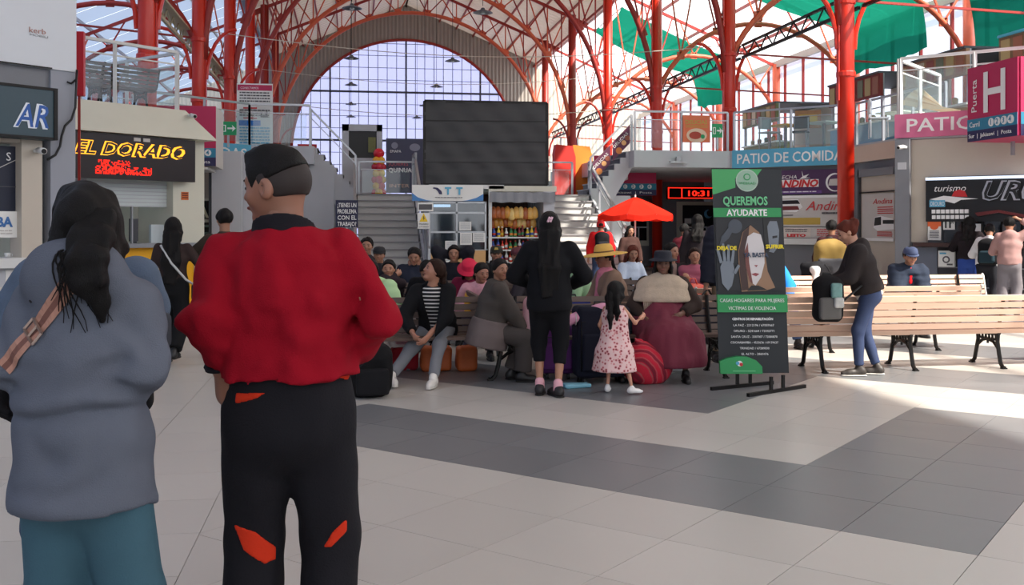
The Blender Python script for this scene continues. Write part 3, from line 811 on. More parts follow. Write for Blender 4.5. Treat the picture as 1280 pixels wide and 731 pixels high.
# ---- white notice board on the left bridge
p = poster_at('notice_poster', 'tall white notice board with a pink heading on the left bridge', 296, 341, 104, 192, (-2.0, 26.9), nF, M_paper, .0)
p.rect(.02, .90, .98, .98, M_pink, 'header'); p.txt('CONECTAMOS', .10, .92, .045, M_sw, fit=.5)
p.lines(.08, .92, .72, .88, 4, M_ptext, 1); p.rect(.18, .64, .56, .66, M_pred, 'heading'); p.rect(.18, .5, .56, .515, M_pred, 'heading')
p.rect(.06, .40, .66, .475, mat('notice_blue', (44, 120, 200), .5), 'heading'); p.lines(.08, .92, .52, .63, 3, M_ptext, 2); p.lines(.08, .92, .04, .38, 8, M_blue, 3)
p.poly([(.66, .52), (.68, .60), (.72, .54), (.78, .54), (.84, .62), (.86, .53), (.92, .52)], M_ptext, 'skyline_print')
for x in (.1, .9): MB().bar(p.P(x, 0), Vector((*p.P(x, 0).xy, GZ)), .05).build('leg', M_steel, p.root)

# ---- central stairs
M_step = mat('stair_stone', (150, 148, 150), .55, 0, .08, 4)
M_stair = mat('stair_white', (206, 204, 200), .6, 0, .06, 3)
NS = 13; SV0, SV1 = 23.0, 27.5; LZ = 2.27
def flight(nm, u0, u1, lab):
    r = sroot(nm, lab); dv = (SV1 - SV0) / NS; dz = LZ / NS
    for k in range(NS):
        v = SV0 + k * dv
        o = MB().span((u0, v, 0 if k == 0 else k * dz - .02), (u1, v + dv * (1.0 if k < NS - 1 else 1), (k + 1) * dz - .03)); o.build('riser', M_stair, r)
        MB().span((u0 - .03, v - .035, (k + 1) * dz - .03), (u1 + .03, v + dv, (k + 1) * dz)).build('step', M_step, r)
    for u in (u0 - .06, u1 + .06):
        MB().prism([(SV0 - .05, 0), (SV1, 0), (SV1, LZ + .1), (SV1 - .1, LZ + .1), (SV0 - .05, .22)], (u - .03, 0, 0), (0, 1, 0), (0, 0, 1), .06).build('stringer', M_lgrey, r)
    return r
flight('stair_1', .2, 1.66, 'left flight of grey steps up to the landing')
flight('stair_2', 4.96, 6.42, 'sunlit right flight of steps up to the landing')
for u, lab in ((.12, 'steel handrail on the outer side of the left flight'), (1.74, 'steel handrail between the left flight and the kiosk'), (6.5, 'steel handrail on the outer side of the sunlit flight')):
    railing(lab, [(u, SV0 - .3, 0), (u, SV1, LZ)], 0, glass=False, h=.92)
struct('floor_landing', MB().span((.1, SV1, LZ - .3), (6.52, 36, LZ)), M_lgrey, label='stair landing and middle deck')
railing('steel railing at the back of the landing behind the balloons', [(.25, 28.9), (1.75, 28.9)], LZ, h=.95, mg=M_glass)
railing('steel railing on the landing to the left of the big black screen', [(1.75, 28.8), (1.75, SV1 + .05)], LZ, h=1.1)
railing('steel railing on the landing to the right of the big black screen', [(4.95, SV1 + .05), (4.95, 29.2), (6.4, 29.2)], LZ, h=1.0)
# upper side flights
NU = 7
def upper(nm, u0, s, lab):
    r = sroot(nm, lab); du = s * 1.15 / NU; dz = (GZ - LZ) / NU; v0, v1 = SV1 - .35, 28.7
    for k in range(NU):
        ua = u0 + du * k
        MB().span((ua, v0, LZ + k * dz - .02), (ua + du, v1, LZ + (k + 1) * dz - .03)).build('riser', M_dgrey, r)
        MB().span((ua - s * .03, v0 - .01, LZ + (k + 1) * dz - .03), (ua + du, v1, LZ + (k + 1) * dz)).build('step', M_step, r)
    e = u0 + s * 1.15
    poly = [(u0, LZ - .75), (u0, LZ)]
    for k in range(NU): poly += [(u0 + du * k, LZ + (k + 1) * dz), (u0 + du * (k + 1), LZ + (k + 1) * dz)]
    poly += [(e, GZ - .45), (u0 + s * .25, LZ - .75)]
    if s < 0: poly = poly[::-1]
    MB().prism(poly, (0, v0 - .02, 0), (1, 0, 0), (0, 0, 1), .08).build('stringer', M_lgrey, r)
    MB().span((min(u0, e), v0 + .06, 0), (max(u0, e) - 0, v1, LZ - .02)).build('side_wall', M_lgrey, r)
    return r
upper('stair_3', 6.45, 1, 'upper flight rising right to the bridge'); upper('stair_4', .15, -1, 'upper flight rising left to the bridge')
railing('steel handrail of the right upper flight behind the food banners', [(6.45, 27.1, LZ), (7.6, 27.1, GZ)], 0, glass=False, h=1.0)
railing('steel handrail of the left upper flight above the red and white banner', [(.15, 27.1, LZ), (-1.0, 27.1, GZ)], 0, glass=False, h=1.0)
# slanted food banners on the right flight
for k, (s0, s1, lab) in enumerate(((.04, .46, 'lower slanted food banner on the right upper flight'), (.52, .94, 'upper slanted food banner on the right upper flight'))):
    A = Vector((6.45, 27.04, LZ)); B = Vector((7.6, 27.04, GZ)); a = A.lerp(B, s0); b_ = A.lerp(B, s1)
    t = thing('food_banner', lab, 'banner', a, 0, 'slanted food banners')
    ax = (b_ - a); L_ = ax.length; 
    MB().prism([(0, .30), (ax.x, .30 + ax.z), (ax.x, .80 + ax.z), (0, .80)], a, (1, 0, 0), UP, .02).build('sheet', mat('banner_plum', (96, 40, 70), .5, 0, .2, 9), t)
    for j, (x, y, r_, c_) in enumerate(((.18, .45, .09, (214, 130, 60)), (.32, .56, .07, (226, 170, 110)), (.42, .62, .07, (150, 80, 60)))):
        x = x * ax.x / .5; q = [(x + r_ * math.cos(2 * math.pi * i / 12), y + ax.z * x / ax.x * .75 + r_ * math.sin(2 * math.pi * i / 12)) for i in range(12)]
        MB().prism(q, a + Vector((0, -.02, 0)), (1, 0, 0), UP, .004 * (j + 1)).build('food_picture', mat('food_%d' % j, c_, .5), t)
    sl = Vector((ax.x, 0, ax.z)).normalized()
    text('DELICIAS', a + Vector((.04, -.03, .64)), sl, Vector((-sl.z, 0, sl.x)), .11, M_sw, t, fit=L_ * .8)
t = poster_at('wall_poster', 'red and white banner below the left upper flight rail', 372, 396, 180, 197, (0, 27.6), nF, M_pred, .0); t.rect(.05, .55, .9, .8, M_sw, 'print'); t.rect(.05, .15, .9, .4, M_sw, 'print')
p = poster_at('fabric_poster', 'dark navy pennant lettered in white beside the left flight', 419.5, 447.5, 250, 284, (.2, 22.6), nF, mat('pennant_navy', (34, 36, 66), .6), .0)
for i, w_ in enumerate(('¿TIENES UN', 'PROBLEMA', 'CON EL', 'TRABAJO?')): p.txt(w_, .08, .74 - .23 * i, .22, M_sw, fit=.84, bold=.002)
MB().bar(p.P(.5, 0), Vector((*p.P(.5, 0).xy, 0)), .04).build('pole', M_steel, p.root)

# ---- the kiosk between the flights
KV = 22.75; KU0, KU1, KM = 1.76, 4.92, 3.42
kx = lambda x: hit(x, (3, KV), nF)[0]; kz = lambda y, x=600: zat(y, hit(x, (3, KV), nF)[1])
kt = thing('ticket_kiosk', 'grey glazed ticket kiosk between the two flights', 'kiosk', (2.6, KV + 1, 0))
MB().span((KU0, KV + .05, 0), (KU0 + .08, KV + 2.2, kz(232))).build('side_wall', M_lgrey, kt)
MB().span((KU0, KV + 2.12, 0), (KM, KV + 2.2, kz(232))).build('back_wall', M_dgrey, kt)
MB().span((KU0, KV, 0), (kx(537).x, KV + .08, kz(232))).build('front_pier', M_lgrey, kt)
MB().span((KU0 - .02, KV, kz(236)), (KM, KV + 2.2, kz(231))).build('roof', M_white, kt)
MB().span((kx(537).x, KV + .0, 0), (kx(607).x, KV + .06, kz(313))).build('wood_front', M_wood, kt)
xs = [537, 572, 607]
for x in (537, 571, 607): MB().bar((kx(x).x, KV + .03, kz(313)), (kx(x).x, KV + .03, kz(252)), .04).build('mullion', M_steel, kt)
for y in (313, 290, 266, 253): MB().bar((kx(537).x, KV + .03, kz(y)), (kx(607).x, KV + .03, kz(y)), .04).build('mullion', M_steel, kt)
for (x0, x1) in ((537, 571), (571, 607)):
    for (y0, y1) in ((313, 290), (290, 266), (266, 253)):
        MB().add([(kx(x0).x, KV + .04, kz(y0)), (kx(x1).x, KV + .04, kz(y0)), (kx(x1).x, KV + .04, kz(y1)), (kx(x0).x, KV + .04, kz(y1))], [(0, 1, 2, 3)]).build('glass_pane', sheer('kiosk_glass', (60, 72, 84), .5, (150, 170, 190), .3, .12), kt)
MB().box((kx(555).x, KV + 1.2, kz(256)), (.5, .25, .06)).build('ceiling_lamp', M_tube, kt)
for (x0, x1, y0, y1, lab) in ((574, 589, 277, 288, 'upper white notice on the kiosk glass'), (575, 590, 291, 306, 'lower left white notice on the kiosk glass'), (591, 606, 291, 302.5, 'cream notice on the kiosk glass'), (556.5, 571, 301, 312, 'white notice just above the wooden kiosk front'), (549, 563, 314, 328, 'white notice pinned to the wooden kiosk front')):
    p = poster_at('notice_poster', lab, x0, x1, y0, y1, (3, KV - .01), nF, M_paper, .0); p.lines(.1, .9, .1, .9, 6, mat('faint_print', (170, 174, 178), .7), int(x0))
ks = poster_at('kiosk_sign', 'white and blue kiosk sign with a curved arrow and two letters T', 515, 604, 231, 251, (3, KV - .04), nF, M_paper, .0)
ks.poly([(0, 0), (0, .5), (.08, .22), (.2, .05), (.3, 0)], mat('sign_midblue', (70, 130, 190), .5), 'wave'); ks.poly([(1, 0), (1, .45), (.9, .2), (.78, .05), (.7, 0)], mat('sign_midblue', (70, 130, 190), .5), 'wave')
ks.poly([(.30, .86), (.36, .82), (.41, .62), (.42, .42), (.38, .42), (.36, .6), (.33, .74), (.29, .78)], M_navy, 'arrow'); ks.txt('T', .46, .42, .62, M_blue, bold=.01); ks.txt('T', .62, .42, .62, M_blue, bold=.01); ks.lines(.32, .72, .16, .24, 1, M_ptext, 3)
p = poster_at('plate_sign', 'small grey plate under the white and blue kiosk sign', 522, 541.5, 253, 264, (3, KV - .02), nF, M_paper, .0); p.rect(.08, .18, .92, .8, M_ptext, 'print')
p = poster_at('warning_sign', 'yellow triangle electricity warning sign on the kiosk pier', 522, 537, 266, 286, (3, KV - .02), nF, M_paper, .0)
p.poly([(.15, .45), (.85, .45), (.5, .98)], mat('warning_yellow', (240, 200, 30), .5), 'triangle'); p.poly([(.52, .85), (.42, .66), (.5, .66), (.46, .5), (.6, .7), (.52, .7)], M_black, 'bolt'); p.txt('PELIGRO', .12, .26, .14, M_black, fit=.76); p.txt('ALTA TENSION', .08, .1, .1, M_black, fit=.84)

# snack stall
st = thing('snack_stall', 'open snack stall with a grey awning and white roof edge', 'stall', (4.2, KV + 1, 0))
s0, s1 = kx(611).x, kx(693).x
MB().span((s0, KV + .0, kz(239)), (s1 + .05, KV + 2.2, kz(232))).build('roof_edge', M_cream, st)
MB().span((s0, KV + 2.1, 0), (s1, KV + 2.2, kz(239))).build('back_wall', mat('stall_back', (84, 54, 40), .7, 0, .2, 8), st)
MB().span((s0, KV, 0), (s0 + .07, KV + .1, kz(239))).build('post', M_white, st); MB().span((s1 - .25, KV, 0), (s1, KV + 2.1, kz(239))).build('side_wall', M_lgrey, st)
MB().sheet([[Vector((s0 + (s1 - s0) * i / 24, KV - .12 + .02 * math.sin(i * 1.7), kz(240 + 13 * j / 6) + .01 * math.sin(i * 1.1 + j))) for i in range(25)] for j in range(7)]).build('awning', mat('awning_grey', (132, 134, 140), .5, 0, .15, 5), st, True)
for z in (kz(330), kz(314), kz(298)):
    MB().span((s0 + .08, KV + .15, z), (s1 - .25, KV + 1.0, z + .03)).build('shelf', M_white, st)
MB().span((s0 + .08, KV + .1, 0), (s1 - .25, KV + .16, kz(332))).build('front', M_cream, st)
MB().box(((s0 + s1) / 2 - .2, KV + .9, kz(278)), (.7, .04, .25)).build('rear_hatch', M_black, st)
rr = random.Random(3)
SNK = [(214, 150, 60), (226, 176, 90), (190, 110, 50), (232, 196, 120), (170, 90, 40)]
n = 0
for i in range(20):      # hanging bags of puffed snacks
    x = s0 + .14 + (s1 - s0 - .5) * (i % 10) / 9.5; z = kz(257) - (.0 if i < 10 else .20) - rr.uniform(0, .05)
    yv = KV + .25 + (.25 if i >= 10 else 0); c = SNK[rr.randrange(5)]
    pt = (['first', 'second', 'third', 'fourth', 'fifth', 'sixth', 'seventh', 'eighth', 'ninth', 'tenth'][i % 10], 'front' if i < 10 else 'rear')
    t = thing('snack_bag', '%s golden snack bag from the left in the %s hanging row of the stall' % pt, 'snack bag', (x, yv, z), 0, 'hanging snack bags')
    MB().lathe([(.01, .0), (.05, -.03), (.085, -.12), (.09, -.22), (.06, -.27), (.01, -.28)], (x, yv, z), 10, 1, .6).build('bag', mat('snack_%d' % SNK.index(c), c, .3, 0, .2, 20), t, True)
    MB().bar((x, yv, z), (x, yv, kz(240)), .006).build('string', M_ink, t)
BOT = [(200, 60, 40), (230, 200, 60), (40, 120, 70), (220, 220, 216), (60, 90, 170), (210, 130, 50), (120, 40, 50)]
for r_, z in enumerate((kz(330), kz(314), kz(298))):
    for i in range(11):
        x = s0 + .16 + (s1 - s0 - .5) * i / 10.5 + rr.uniform(-.02, .02); c = rr.randrange(7); yv = KV + .25 + rr.uniform(0, .1); h = rr.uniform(.17, .24)
        w_ = (['first', 'second', 'third', 'fourth', 'fifth', 'sixth', 'seventh', 'eighth', 'ninth', 'tenth', 'eleventh'][i], ['bottom', 'middle', 'top'][r_])
        t = thing('bottle', '%s small bottle from the left on the %s shelf of the snack stall' % w_, 'bottle', (x, yv, z + .03), 0, 'bottles on the stall shelves')
        MB().lathe([(.035, 0), (.04, .02), (.04, h * .6), (.018, h * .8), (.016, h)], (x, yv, z + .03), 10).build('bottle_body', mat('bottle_%d' % c, BOT[c], .25), t, True)
        MB().lathe([(.02, 0), (.02, .025)], (x, yv, z + .03 + h), 8).build('cap', M_sw if c % 2 else M_pred, t)
        MB().lathe([(.041, 0), (.041, h * .25)], (x, yv, z + .03 + h * .2), 10).build('bottle_label', mat('bottle_%d' % ((c + 3) % 7), BOT[(c + 3) % 7], .5), t)

# ---- big black screen back above the kiosk
a, d0 = hit(530.5, (3, KV + .6), nF); c, d1 = hit(684, (3, KV + .6), nF)
scr = thing('big_screen', 'big black mesh covered screen above the kiosk', 'screen', (a + c) / 2 + UP * zat(231, d0))
z0, z1 = zat(230.5, d0), zat(126, d0); nx, ny = 5, 5
rows = [[Vector((a.x + (c.x - a.x) * i / 30, a.y + .012 * math.sin(i * .9 + j * .7) + .01 * math.sin(j * 2.1), z0 + (z1 - z0) * j / 20)) for i in range(31)] for j in range(21)]
MB().sheet(rows).build('mesh_cover', M_screen, scr, True)
for e in (0, 1):
    MB().bar((a.x + (c.x - a.x) * e, a.y + .02, z0), (a.x + (c.x - a.x) * e, a.y + .02, z1), .06).build('frame_bar', M_ink, scr)
    MB().bar((a.x, a.y + .02, z0 + (z1 - z0) * e), (c.x, a.y + .02, z0 + (z1 - z0) * e), .06).build('frame_bar', M_ink, scr)
for k in (1, 2, 3): MB().bar((a.x, a.y - .018, z0 + (z1 - z0) * k / 4 + .03), (c.x, a.y - .018, z0 + (z1 - z0) * k / 4 + .05), .012).build('seam', M_ink, scr)
for x in (.3, .62): MB().bar((a.x + (c.x - a.x) * x, a.y + .1, z0 - .05), (a.x + (c.x - a.x) * x, a.y + .1, z1 - .1), .08).build('support', M_ink, scr)

# ---- things on the landing deck
bx = lambda x, v: hit(x, (3, v), nF)[0]
V_ = 31.0; a, d0 = hit(427.5, (3, V_), nF); c, _ = hit(478, (3, V_), nF)
bt = thing('booth', 'white framed booth with a black opening at the back of the landing', 'booth', (a + c) / 2 + UP * LZ)
zt = zat(155, d0)
MB().span((a.x, V_, LZ), (a.x + .2, V_ + 1, zt)).build('post', M_lgrey, bt); MB().span((c.x - .17, V_, LZ), (c.x, V_ + 1, zt)).build('post', M_lgrey, bt)
MB().span((a.x, V_, zt - .2), (c.x, V_ + 1, zt)).build('header', M_lgrey, bt); MB().span((a.x + .2, V_ + .06, zat(197, d0)), (c.x - .17, V_ + .1, zt - .2)).build('dark_opening', M_black, bt)  # black sheet stands in for the dark inside the booth opening
MB().span((a.x + .2, V_ + .02, LZ), (c.x - .17, V_ + .1, zat(197, d0))).build('counter_front', M_lgrey, bt)
MB().span((c.x - .42, V_ + .0, zat(190, d0)), (c.x - .2, V_ + .05, zat(171, d0))).build('sticker', mat('sticker_olive', (110, 112, 60), .5, 0, .3, 20), bt)
V_ = 30.4; a, d0 = hit(482.5, (3, V_), nF); c, _ = hit(531, (3, V_), nF)
p = Panel('event_poster', 'dark blue poster with white lettering behind the balloons', 'poster', a, c, zat(241, d0), zat(173, d0), mat('poster_slate', (62, 64, 88), .55, 0, .1, 2), .04)
[MB().bar(p.P(x_, 0), Vector((*p.P(x_, 0).xy, LZ)), .04).build('leg', M_steel, p.root) for x_ in (.1, .9)]; p.txt('EMAPA', .1, .74, .07, M_sw, fit=.28); p.disc(.22, .87, .06, mat('slate2', (130, 132, 150), .5), 'emblem'); p.disc(.74, .84, .07, mat('slate2', (130, 132, 150), .5), 'emblem', 1.4); p.txt('¿QUIERES', .06, .5, .09, mat('print_rose', (190, 90, 100), .5), fit=.5); p.txt('QUINUA', .06, .38, .11, M_sw, fit=.6, bold=.004); p.txt('INTER', .08, .1, .09, mat('print_peach', (220, 170, 150), .5), fit=.5)
V_ = 30.0; bc, d0 = hit(473.5, (3, V_), nF)
BC = [(224, 40, 60), (240, 190, 60), (214, 70, 90), (240, 200, 80), (206, 50, 70), (236, 170, 50)]
zc = LZ
bl = thing('balloon_column', 'tall column of red and yellow balloons on the landing', 'balloons', (bc.x, V_, LZ))
MB().lathe([(.16, 0), (.16, .03)], (bc.x, V_, LZ), 16).build('base_plate', M_white, bl); MB().bar((bc.x, V_, LZ), (bc.x, V_, LZ + 1.2), .02).build('pole', M_white, bl)
for r_ in range(6):
    for k in range(4):
        an = k * math.pi / 2 + r_ * .78; cz = LZ + .12 + r_ * .185
        rad = .115
        prof = [(.012, -rad * 1.1)] + [(rad * math.sin(math.pi * i / 8), -rad * 1.05 * math.cos(math.pi * i / 8)) for i in range(1, 8)] + [(.005, rad * 1.05)]
        MB().lathe(prof, (bc.x + .10 * math.cos(an), V_ + .10 * math.sin(an), cz), 12).build('balloon', mat('balloon_%d' % ((r_ + k // 3) % 6), BC[(r_ + k // 3) % 6], .25), bl, True)
prof = [(.01, -.18)] + [(.16 * math.sin(math.pi * i / 10), -.15 * math.cos(math.pi * i / 10)) for i in range(1, 10)] + [(.005, .15)]
MB().lathe(prof, (bc.x, V_, LZ + 1.26), 14).build('top_balloon', mat('balloon_0', BC[0], .25), bl, True)

# ---- red parasol on the right
pc = cam(794, 23.5); 
t = thing('parasol', 'bright red parasol in front of the ticket windows', 'parasol', pc)
R_ = .86; q = MB(); n = 8; zt, ze = zat(246, 23.5), zat(267.5, 23.5)
rows = []
for j in range(6):
    f = j / 5; rows.append([Vector((pc.x + R_ * f * math.cos(2 * math.pi * k / 32 + .3), pc.y + R_ * f * math.sin(2 * math.pi * k / 32 + .3), zt + (ze - zt) * f ** 1.15 - .05 * f * abs(math.sin(4 * (2 * math.pi * k / 32))) + .0)) for k in range(33)])
q.sheet(rows); rows2 = [rows[-1], [p - UP * .12 for p in rows[-1]]]; q.sheet(rows2)
q.build('canopy', sheer('parasol_red', (226, 52, 38), .02, (255, 90, 70), .35), t, False)
MB().tube([pc, (pc.x, pc.y, zt + .05)], .02, 8).build('pole', M_white, t); MB().lathe([(.22, 0), (.22, .08), (.05, .12)], pc, 16).build('base', M_dgrey, t)
for k in range(8): 
    an = 2 * math.pi * k / 8 + .3; MB().bar((pc.x, pc.y, zt - .03), (pc.x + R_ * math.cos(an), pc.y + R_ * math.sin(an), ze - .02), .012).build('rib', M_steel, t)
# ================================================================ SOFT SHAPES: distance fields meshed with surface nets
def v3(*a): return np.array(a if len(a) > 1 else a[0], np.float32)
def smin(a, b, k):
    if k <= 0: return np.minimum(a, b)
    h = np.maximum(k - np.abs(a - b), 0) / k
    return np.minimum(a, b) - h * h * k * .25
def cone(a, b, ra, rb, flat=None):
    """tapered capsule; flat=(axis vector, factor) squashes it along an axis"""
    a, b = v3(a), v3(b); ba = b - a; L2 = float(ba @ ba) + 1e-9
    def f(p):
        q = p - a; h = np.clip(q @ ba / L2, 0, 1); r = q - h[..., None] * ba
        if flat is not None:
            ax = v3(flat[0]); c = r @ ax; r = r + (c * (1 / flat[1] - 1))[..., None] * ax
            return (np.sqrt((r * r).sum(-1)) - (ra + (rb - ra) * h)) * min(1, flat[1] * 1.2)
        return np.sqrt((r * r).sum(-1)) - (ra + (rb - ra) * h)
    f.box = (np.minimum(a - ra, b - rb), np.maximum(a + ra, b + rb))
    return f
def loft(pts, ws, right):
    """chain of elliptical sections: pts centres, ws (half width along right, half depth)"""
    pts = [v3(p) for p in pts]; R = v3(right); R = R / np.linalg.norm(R)
    def one(a, b, wa, wb):
        ba = b - a; L = float(np.linalg.norm(ba)); d = ba / L
        r = R - d * float(R @ d); r = r / np.linalg.norm(r); n = np.cross(d, r)
        def f(p):
            q = p - a; t = q @ d; h = np.clip(t / L, 0, 1); ex = t - h * L
            wx = wa[0] + (wb[0] - wa[0]) * h; wy = wa[1] + (wb[1] - wa[1]) * h
            x = q @ r; y = q @ n; m = np.minimum(wx, wy)
            k0 = np.sqrt((x / wx) ** 2 + (y / wy) ** 2 + (ex / (m * .8)) ** 2) + 1e-6
            k1 = np.sqrt((x / wx ** 2) ** 2 + (y / wy ** 2) ** 2 + (ex / (m * .8) ** 2) ** 2) + 1e-6
            return k0 * (k0 - 1) / k1
        return f
    fs = [one(a, b, wa, wb) for a, b, wa, wb in zip(pts, pts[1:], ws, ws[1:])]
    def f(p):
        o = fs[0](p)
        for g in fs[1:]: o = smin(o, g(p), .03)
        return o
    mx = max(max(w) for w in ws)
    f.box = (np.min(pts, 0) - mx, np.max(pts, 0) + mx)
    return f
def ell(c, r, M=None):
    c, r = v3(c), v3(r); Mi = np.array(M, np.float32) if M is not None else None
    def f(p):
        q = p - c
        if Mi is not None: q = q @ Mi      # columns of M are the local axes
        k0 = np.sqrt(((q / r) ** 2).sum(-1)) + 1e-6; k1 = np.sqrt(((q / r ** 2) ** 2).sum(-1)) + 1e-6
        return k0 * (k0 - 1) / k1
    m = float(r.max()); f.box = (c - (m if M is not None else r), c + (m if M is not None else r))
    return f
def rbox(c, h, rad, M=None):
    c, h = v3(c), v3(h) - rad; Mi = np.array(M, np.float32) if M is not None else None
    def f(p):
        q = p - c
        if Mi is not None: q = q @ Mi
        q = np.abs(q) - h
        return np.sqrt((np.maximum(q, 0) ** 2).sum(-1)) + np.minimum(q.max(-1), 0) - rad
    m = float(np.linalg.norm(h)) + rad; e = (h + rad) if M is None else m
    f.box = (c - e, c + e)
    return f
_lat = np.random.RandomState(5).rand(32, 32, 32).astype(np.float32)
def vnoise(p):
    i = np.floor(p).astype(np.int64); f = p - i; f = f * f * (3 - 2 * f); i &= 31; j = (i + 1) & 31
    x0, y0, z0 = i[..., 0], i[..., 1], i[..., 2]; x1, y1, z1 = j[..., 0], j[..., 1], j[..., 2]; fx, fy, fz = f[..., 0], f[..., 1], f[..., 2]
    c = lambda a, b, t: a + (b - a) * t
    return c(c(c(_lat[x0, y0, z0], _lat[x1, y0, z0], fx), c(_lat[x0, y1, z0], _lat[x1, y1, z0], fx), fy),
             c(c(_lat[x0, y0, z1], _lat[x1, y0, z1], fx), c(_lat[x0, y1, z1], _lat[x1, y1, z1], fx), fy), fz) * 2 - 1
def union(prims, k=.03, cut=None, noise=None, box=None, shell=None):
    """prims: functions or (function, k); cut: functions (keep where < 0); noise: (amp, freq vector)"""
    ps = [(q if isinstance(q, tuple) else (q, k)) for q in prims]
    def f(p):
        o = ps[0][0](p)
        for g, kk in ps[1:]: o = smin(o, g(p), kk)
        if noise:
            for amp, fr in noise: o = o + amp * vnoise(p * v3(fr) + 7.3)
        for c in (cut or []): o = np.maximum(o, c(p))
        return o
    lo = np.min([g.box[0] for g, _ in ps], 0); hi = np.max([g.box[1] for g, _ in ps], 0)
    if box: lo = np.maximum(lo, v3(box[0])); hi = np.minimum(hi, v3(box[1]))
    f.box = (lo, hi)
    return f
def below(z): return lambda p: p[..., 2] - z
def above(z): return lambda p: z - p[..., 2]
def side(pt, n):
    """keep the half space the normal points away from"""
    pt, n = v3(pt), v3(n); n = n / np.linalg.norm(n)
    return lambda p: (p - pt) @ n
def nets(f, res):
    lo = f.box[0] - 2 * res; hi = f.box[1] + 2 * res
    n = np.maximum(np.ceil((hi - lo) / res).astype(int), 3) + 1
    ax = [lo[i] + res * np.arange(n[i], dtype=np.float32) for i in range(3)]
    P = np.stack(np.meshgrid(*ax, indexing='ij'), -1).astype(np.float32)
    F = f(P)
    S = F < 0
    nc = n - 1
    corners = [(0, 0, 0), (1, 0, 0), (0, 1, 0), (1, 1, 0), (0, 0, 1), (1, 0, 1), (0, 1, 1), (1, 1, 1)]
    sl = lambda A, c: A[c[0]:c[0] + nc[0], c[1]:c[1] + nc[1], c[2]:c[2] + nc[2]]
    cnt = sum(sl(S, c).astype(np.int8) for c in corners)
    act = (cnt > 0) & (cnt < 8)
    idx = np.argwhere(act)
    if len(idx) == 0: return np.zeros((0, 3)), np.zeros((0, 4), int)
    fv = np.stack([F[idx[:, 0] + c[0], idx[:, 1] + c[1], idx[:, 2] + c[2]] for c in corners], 1)
    acc = np.zeros((len(idx), 3), np.float32); num = np.zeros(len(idx), np.float32)
    for a in range(8):
        for b in range(a + 1, 8):
            if sum(abs(corners[a][i] - corners[b][i]) for i in range(3)) != 1: continue
            fa, fb = fv[:, a], fv[:, b]; m = (fa < 0) != (fb < 0)
            t = np.where(m, fa / np.where(m, fa - fb, 1), 0)
            pa, pb = np.array(corners[a]), np.array(corners[b])
            acc += np.where(m[:, None], pa + t[:, None] * (pb - pa), 0); num += m
    V = lo + res * (idx + acc / num[:, None])
    vid = -np.ones(tuple(nc), np.int64); vid[act] = np.arange(len(idx))
    Q = []
    for axis in range(3):
        s0 = [slice(None)] * 3; s1 = [slice(None)] * 3
        s0[axis] = slice(0, -1); s1[axis] = slice(1, None)
        A, B = S[tuple(s0)], S[tuple(s1)]
        e = np.argwhere(A != B)
        u, w = (axis + 1) % 3, (axis + 2) % 3
        ok = (e[:, u] > 0) & (e[:, w] > 0) & (e[:, u] < n[u] - 1) & (e[:, w] < n[w] - 1); e = e[ok]
        ins = A[e[:, 0], e[:, 1], e[:, 2]]
        def g(du, dw):
            q = e.copy(); q[:, u] += du; q[:, w] += dw
            return vid[q[:, 0], q[:, 1], q[:, 2]]
        q = np.stack([g(-1, -1), g(0, -1), g(0, 0), g(-1, 0)], 1)
        q[~ins] = q[~ins][:, ::-1]
        Q.append(q)
    return V, np.concatenate(Q)
def soft(name, fs, res, m, parent, smooth=True, paint=None):
    """fs: one field or several (meshed apart, joined into one mesh); paint(V) -> material index per vertex"""
    fs = fs if isinstance(fs, (list, tuple)) else [fs]; rs = res if isinstance(res, (list, tuple)) else [res] * len(fs)
    Vs, Qs, o = [], [], 0
    for f, r in zip(fs, rs):
        V, Q = nets(f, r); Vs.append(V); Qs.append(Q + o); o += len(V)
    V = np.concatenate(Vs); Q = np.concatenate(Qs)
    me = bpy.data.meshes.new(name)
    me.vertices.add(len(V)); me.vertices.foreach_set('co', V.astype(np.float32).ravel())
    me.loops.add(len(Q) * 4); me.loops.foreach_set('vertex_index', Q.astype(np.int32).ravel())
    me.polygons.add(len(Q)); me.polygons.foreach_set('loop_start', np.arange(0, len(Q) * 4, 4, dtype=np.int32))
    ms = m if isinstance(m, (list, tuple)) else [m]
    for q in ms: me.materials.append(q)
    me.polygons.foreach_set('use_smooth', np.ones(len(Q), bool))
    if paint is not None:
        me.polygons.foreach_set('material_index', paint(V[Q].mean(1)).astype(np.int32))
    me.update(calc_edges=True)
    ob = bpy.data.objects.new(name, me); COL.objects.link(ob)
    if parent is not None: ob.parent = parent
    return ob
# ================================================================ LEFT SHOPS
on_left = lambda x: hit(x, LP[4], nL)[0]
zl = lambda y, x: zat(y, hit(x, LP[4], nL)[1])
eL = Vector((.7071, .7071, 0))
# cream canopy
t = thing('canopy', 'cream sloping canopy above the amber lettered ticket sign', 'canopy', on_left(160) + UP * 2.95)
a = on_left(40); c = on_left(229)
A0, A1 = a + UP * 3.47 + nL * .06, c + UP * 3.47 + nL * .06; B0, B1 = a + UP * 2.94 + nL * .42, c + eL * .42 + UP * 2.94 + nL * .42
MB().add([A0, A1, B1, B0, A0 - nL * .5, A1 - nL * .5, B1 - nL * .9, B0 - nL * .9], [(0, 3, 2, 1), (3, 7, 6, 2), (1, 2, 6, 5), (0, 1, 5, 4), (0, 4, 7, 3), (4, 5, 6, 7)]).build('fascia', M_cream, t)
cctv('small black and white camera on the cream canopy corner', c + UP * 3.38 + nL * .2, (.5, -.8, -.2), M_white)
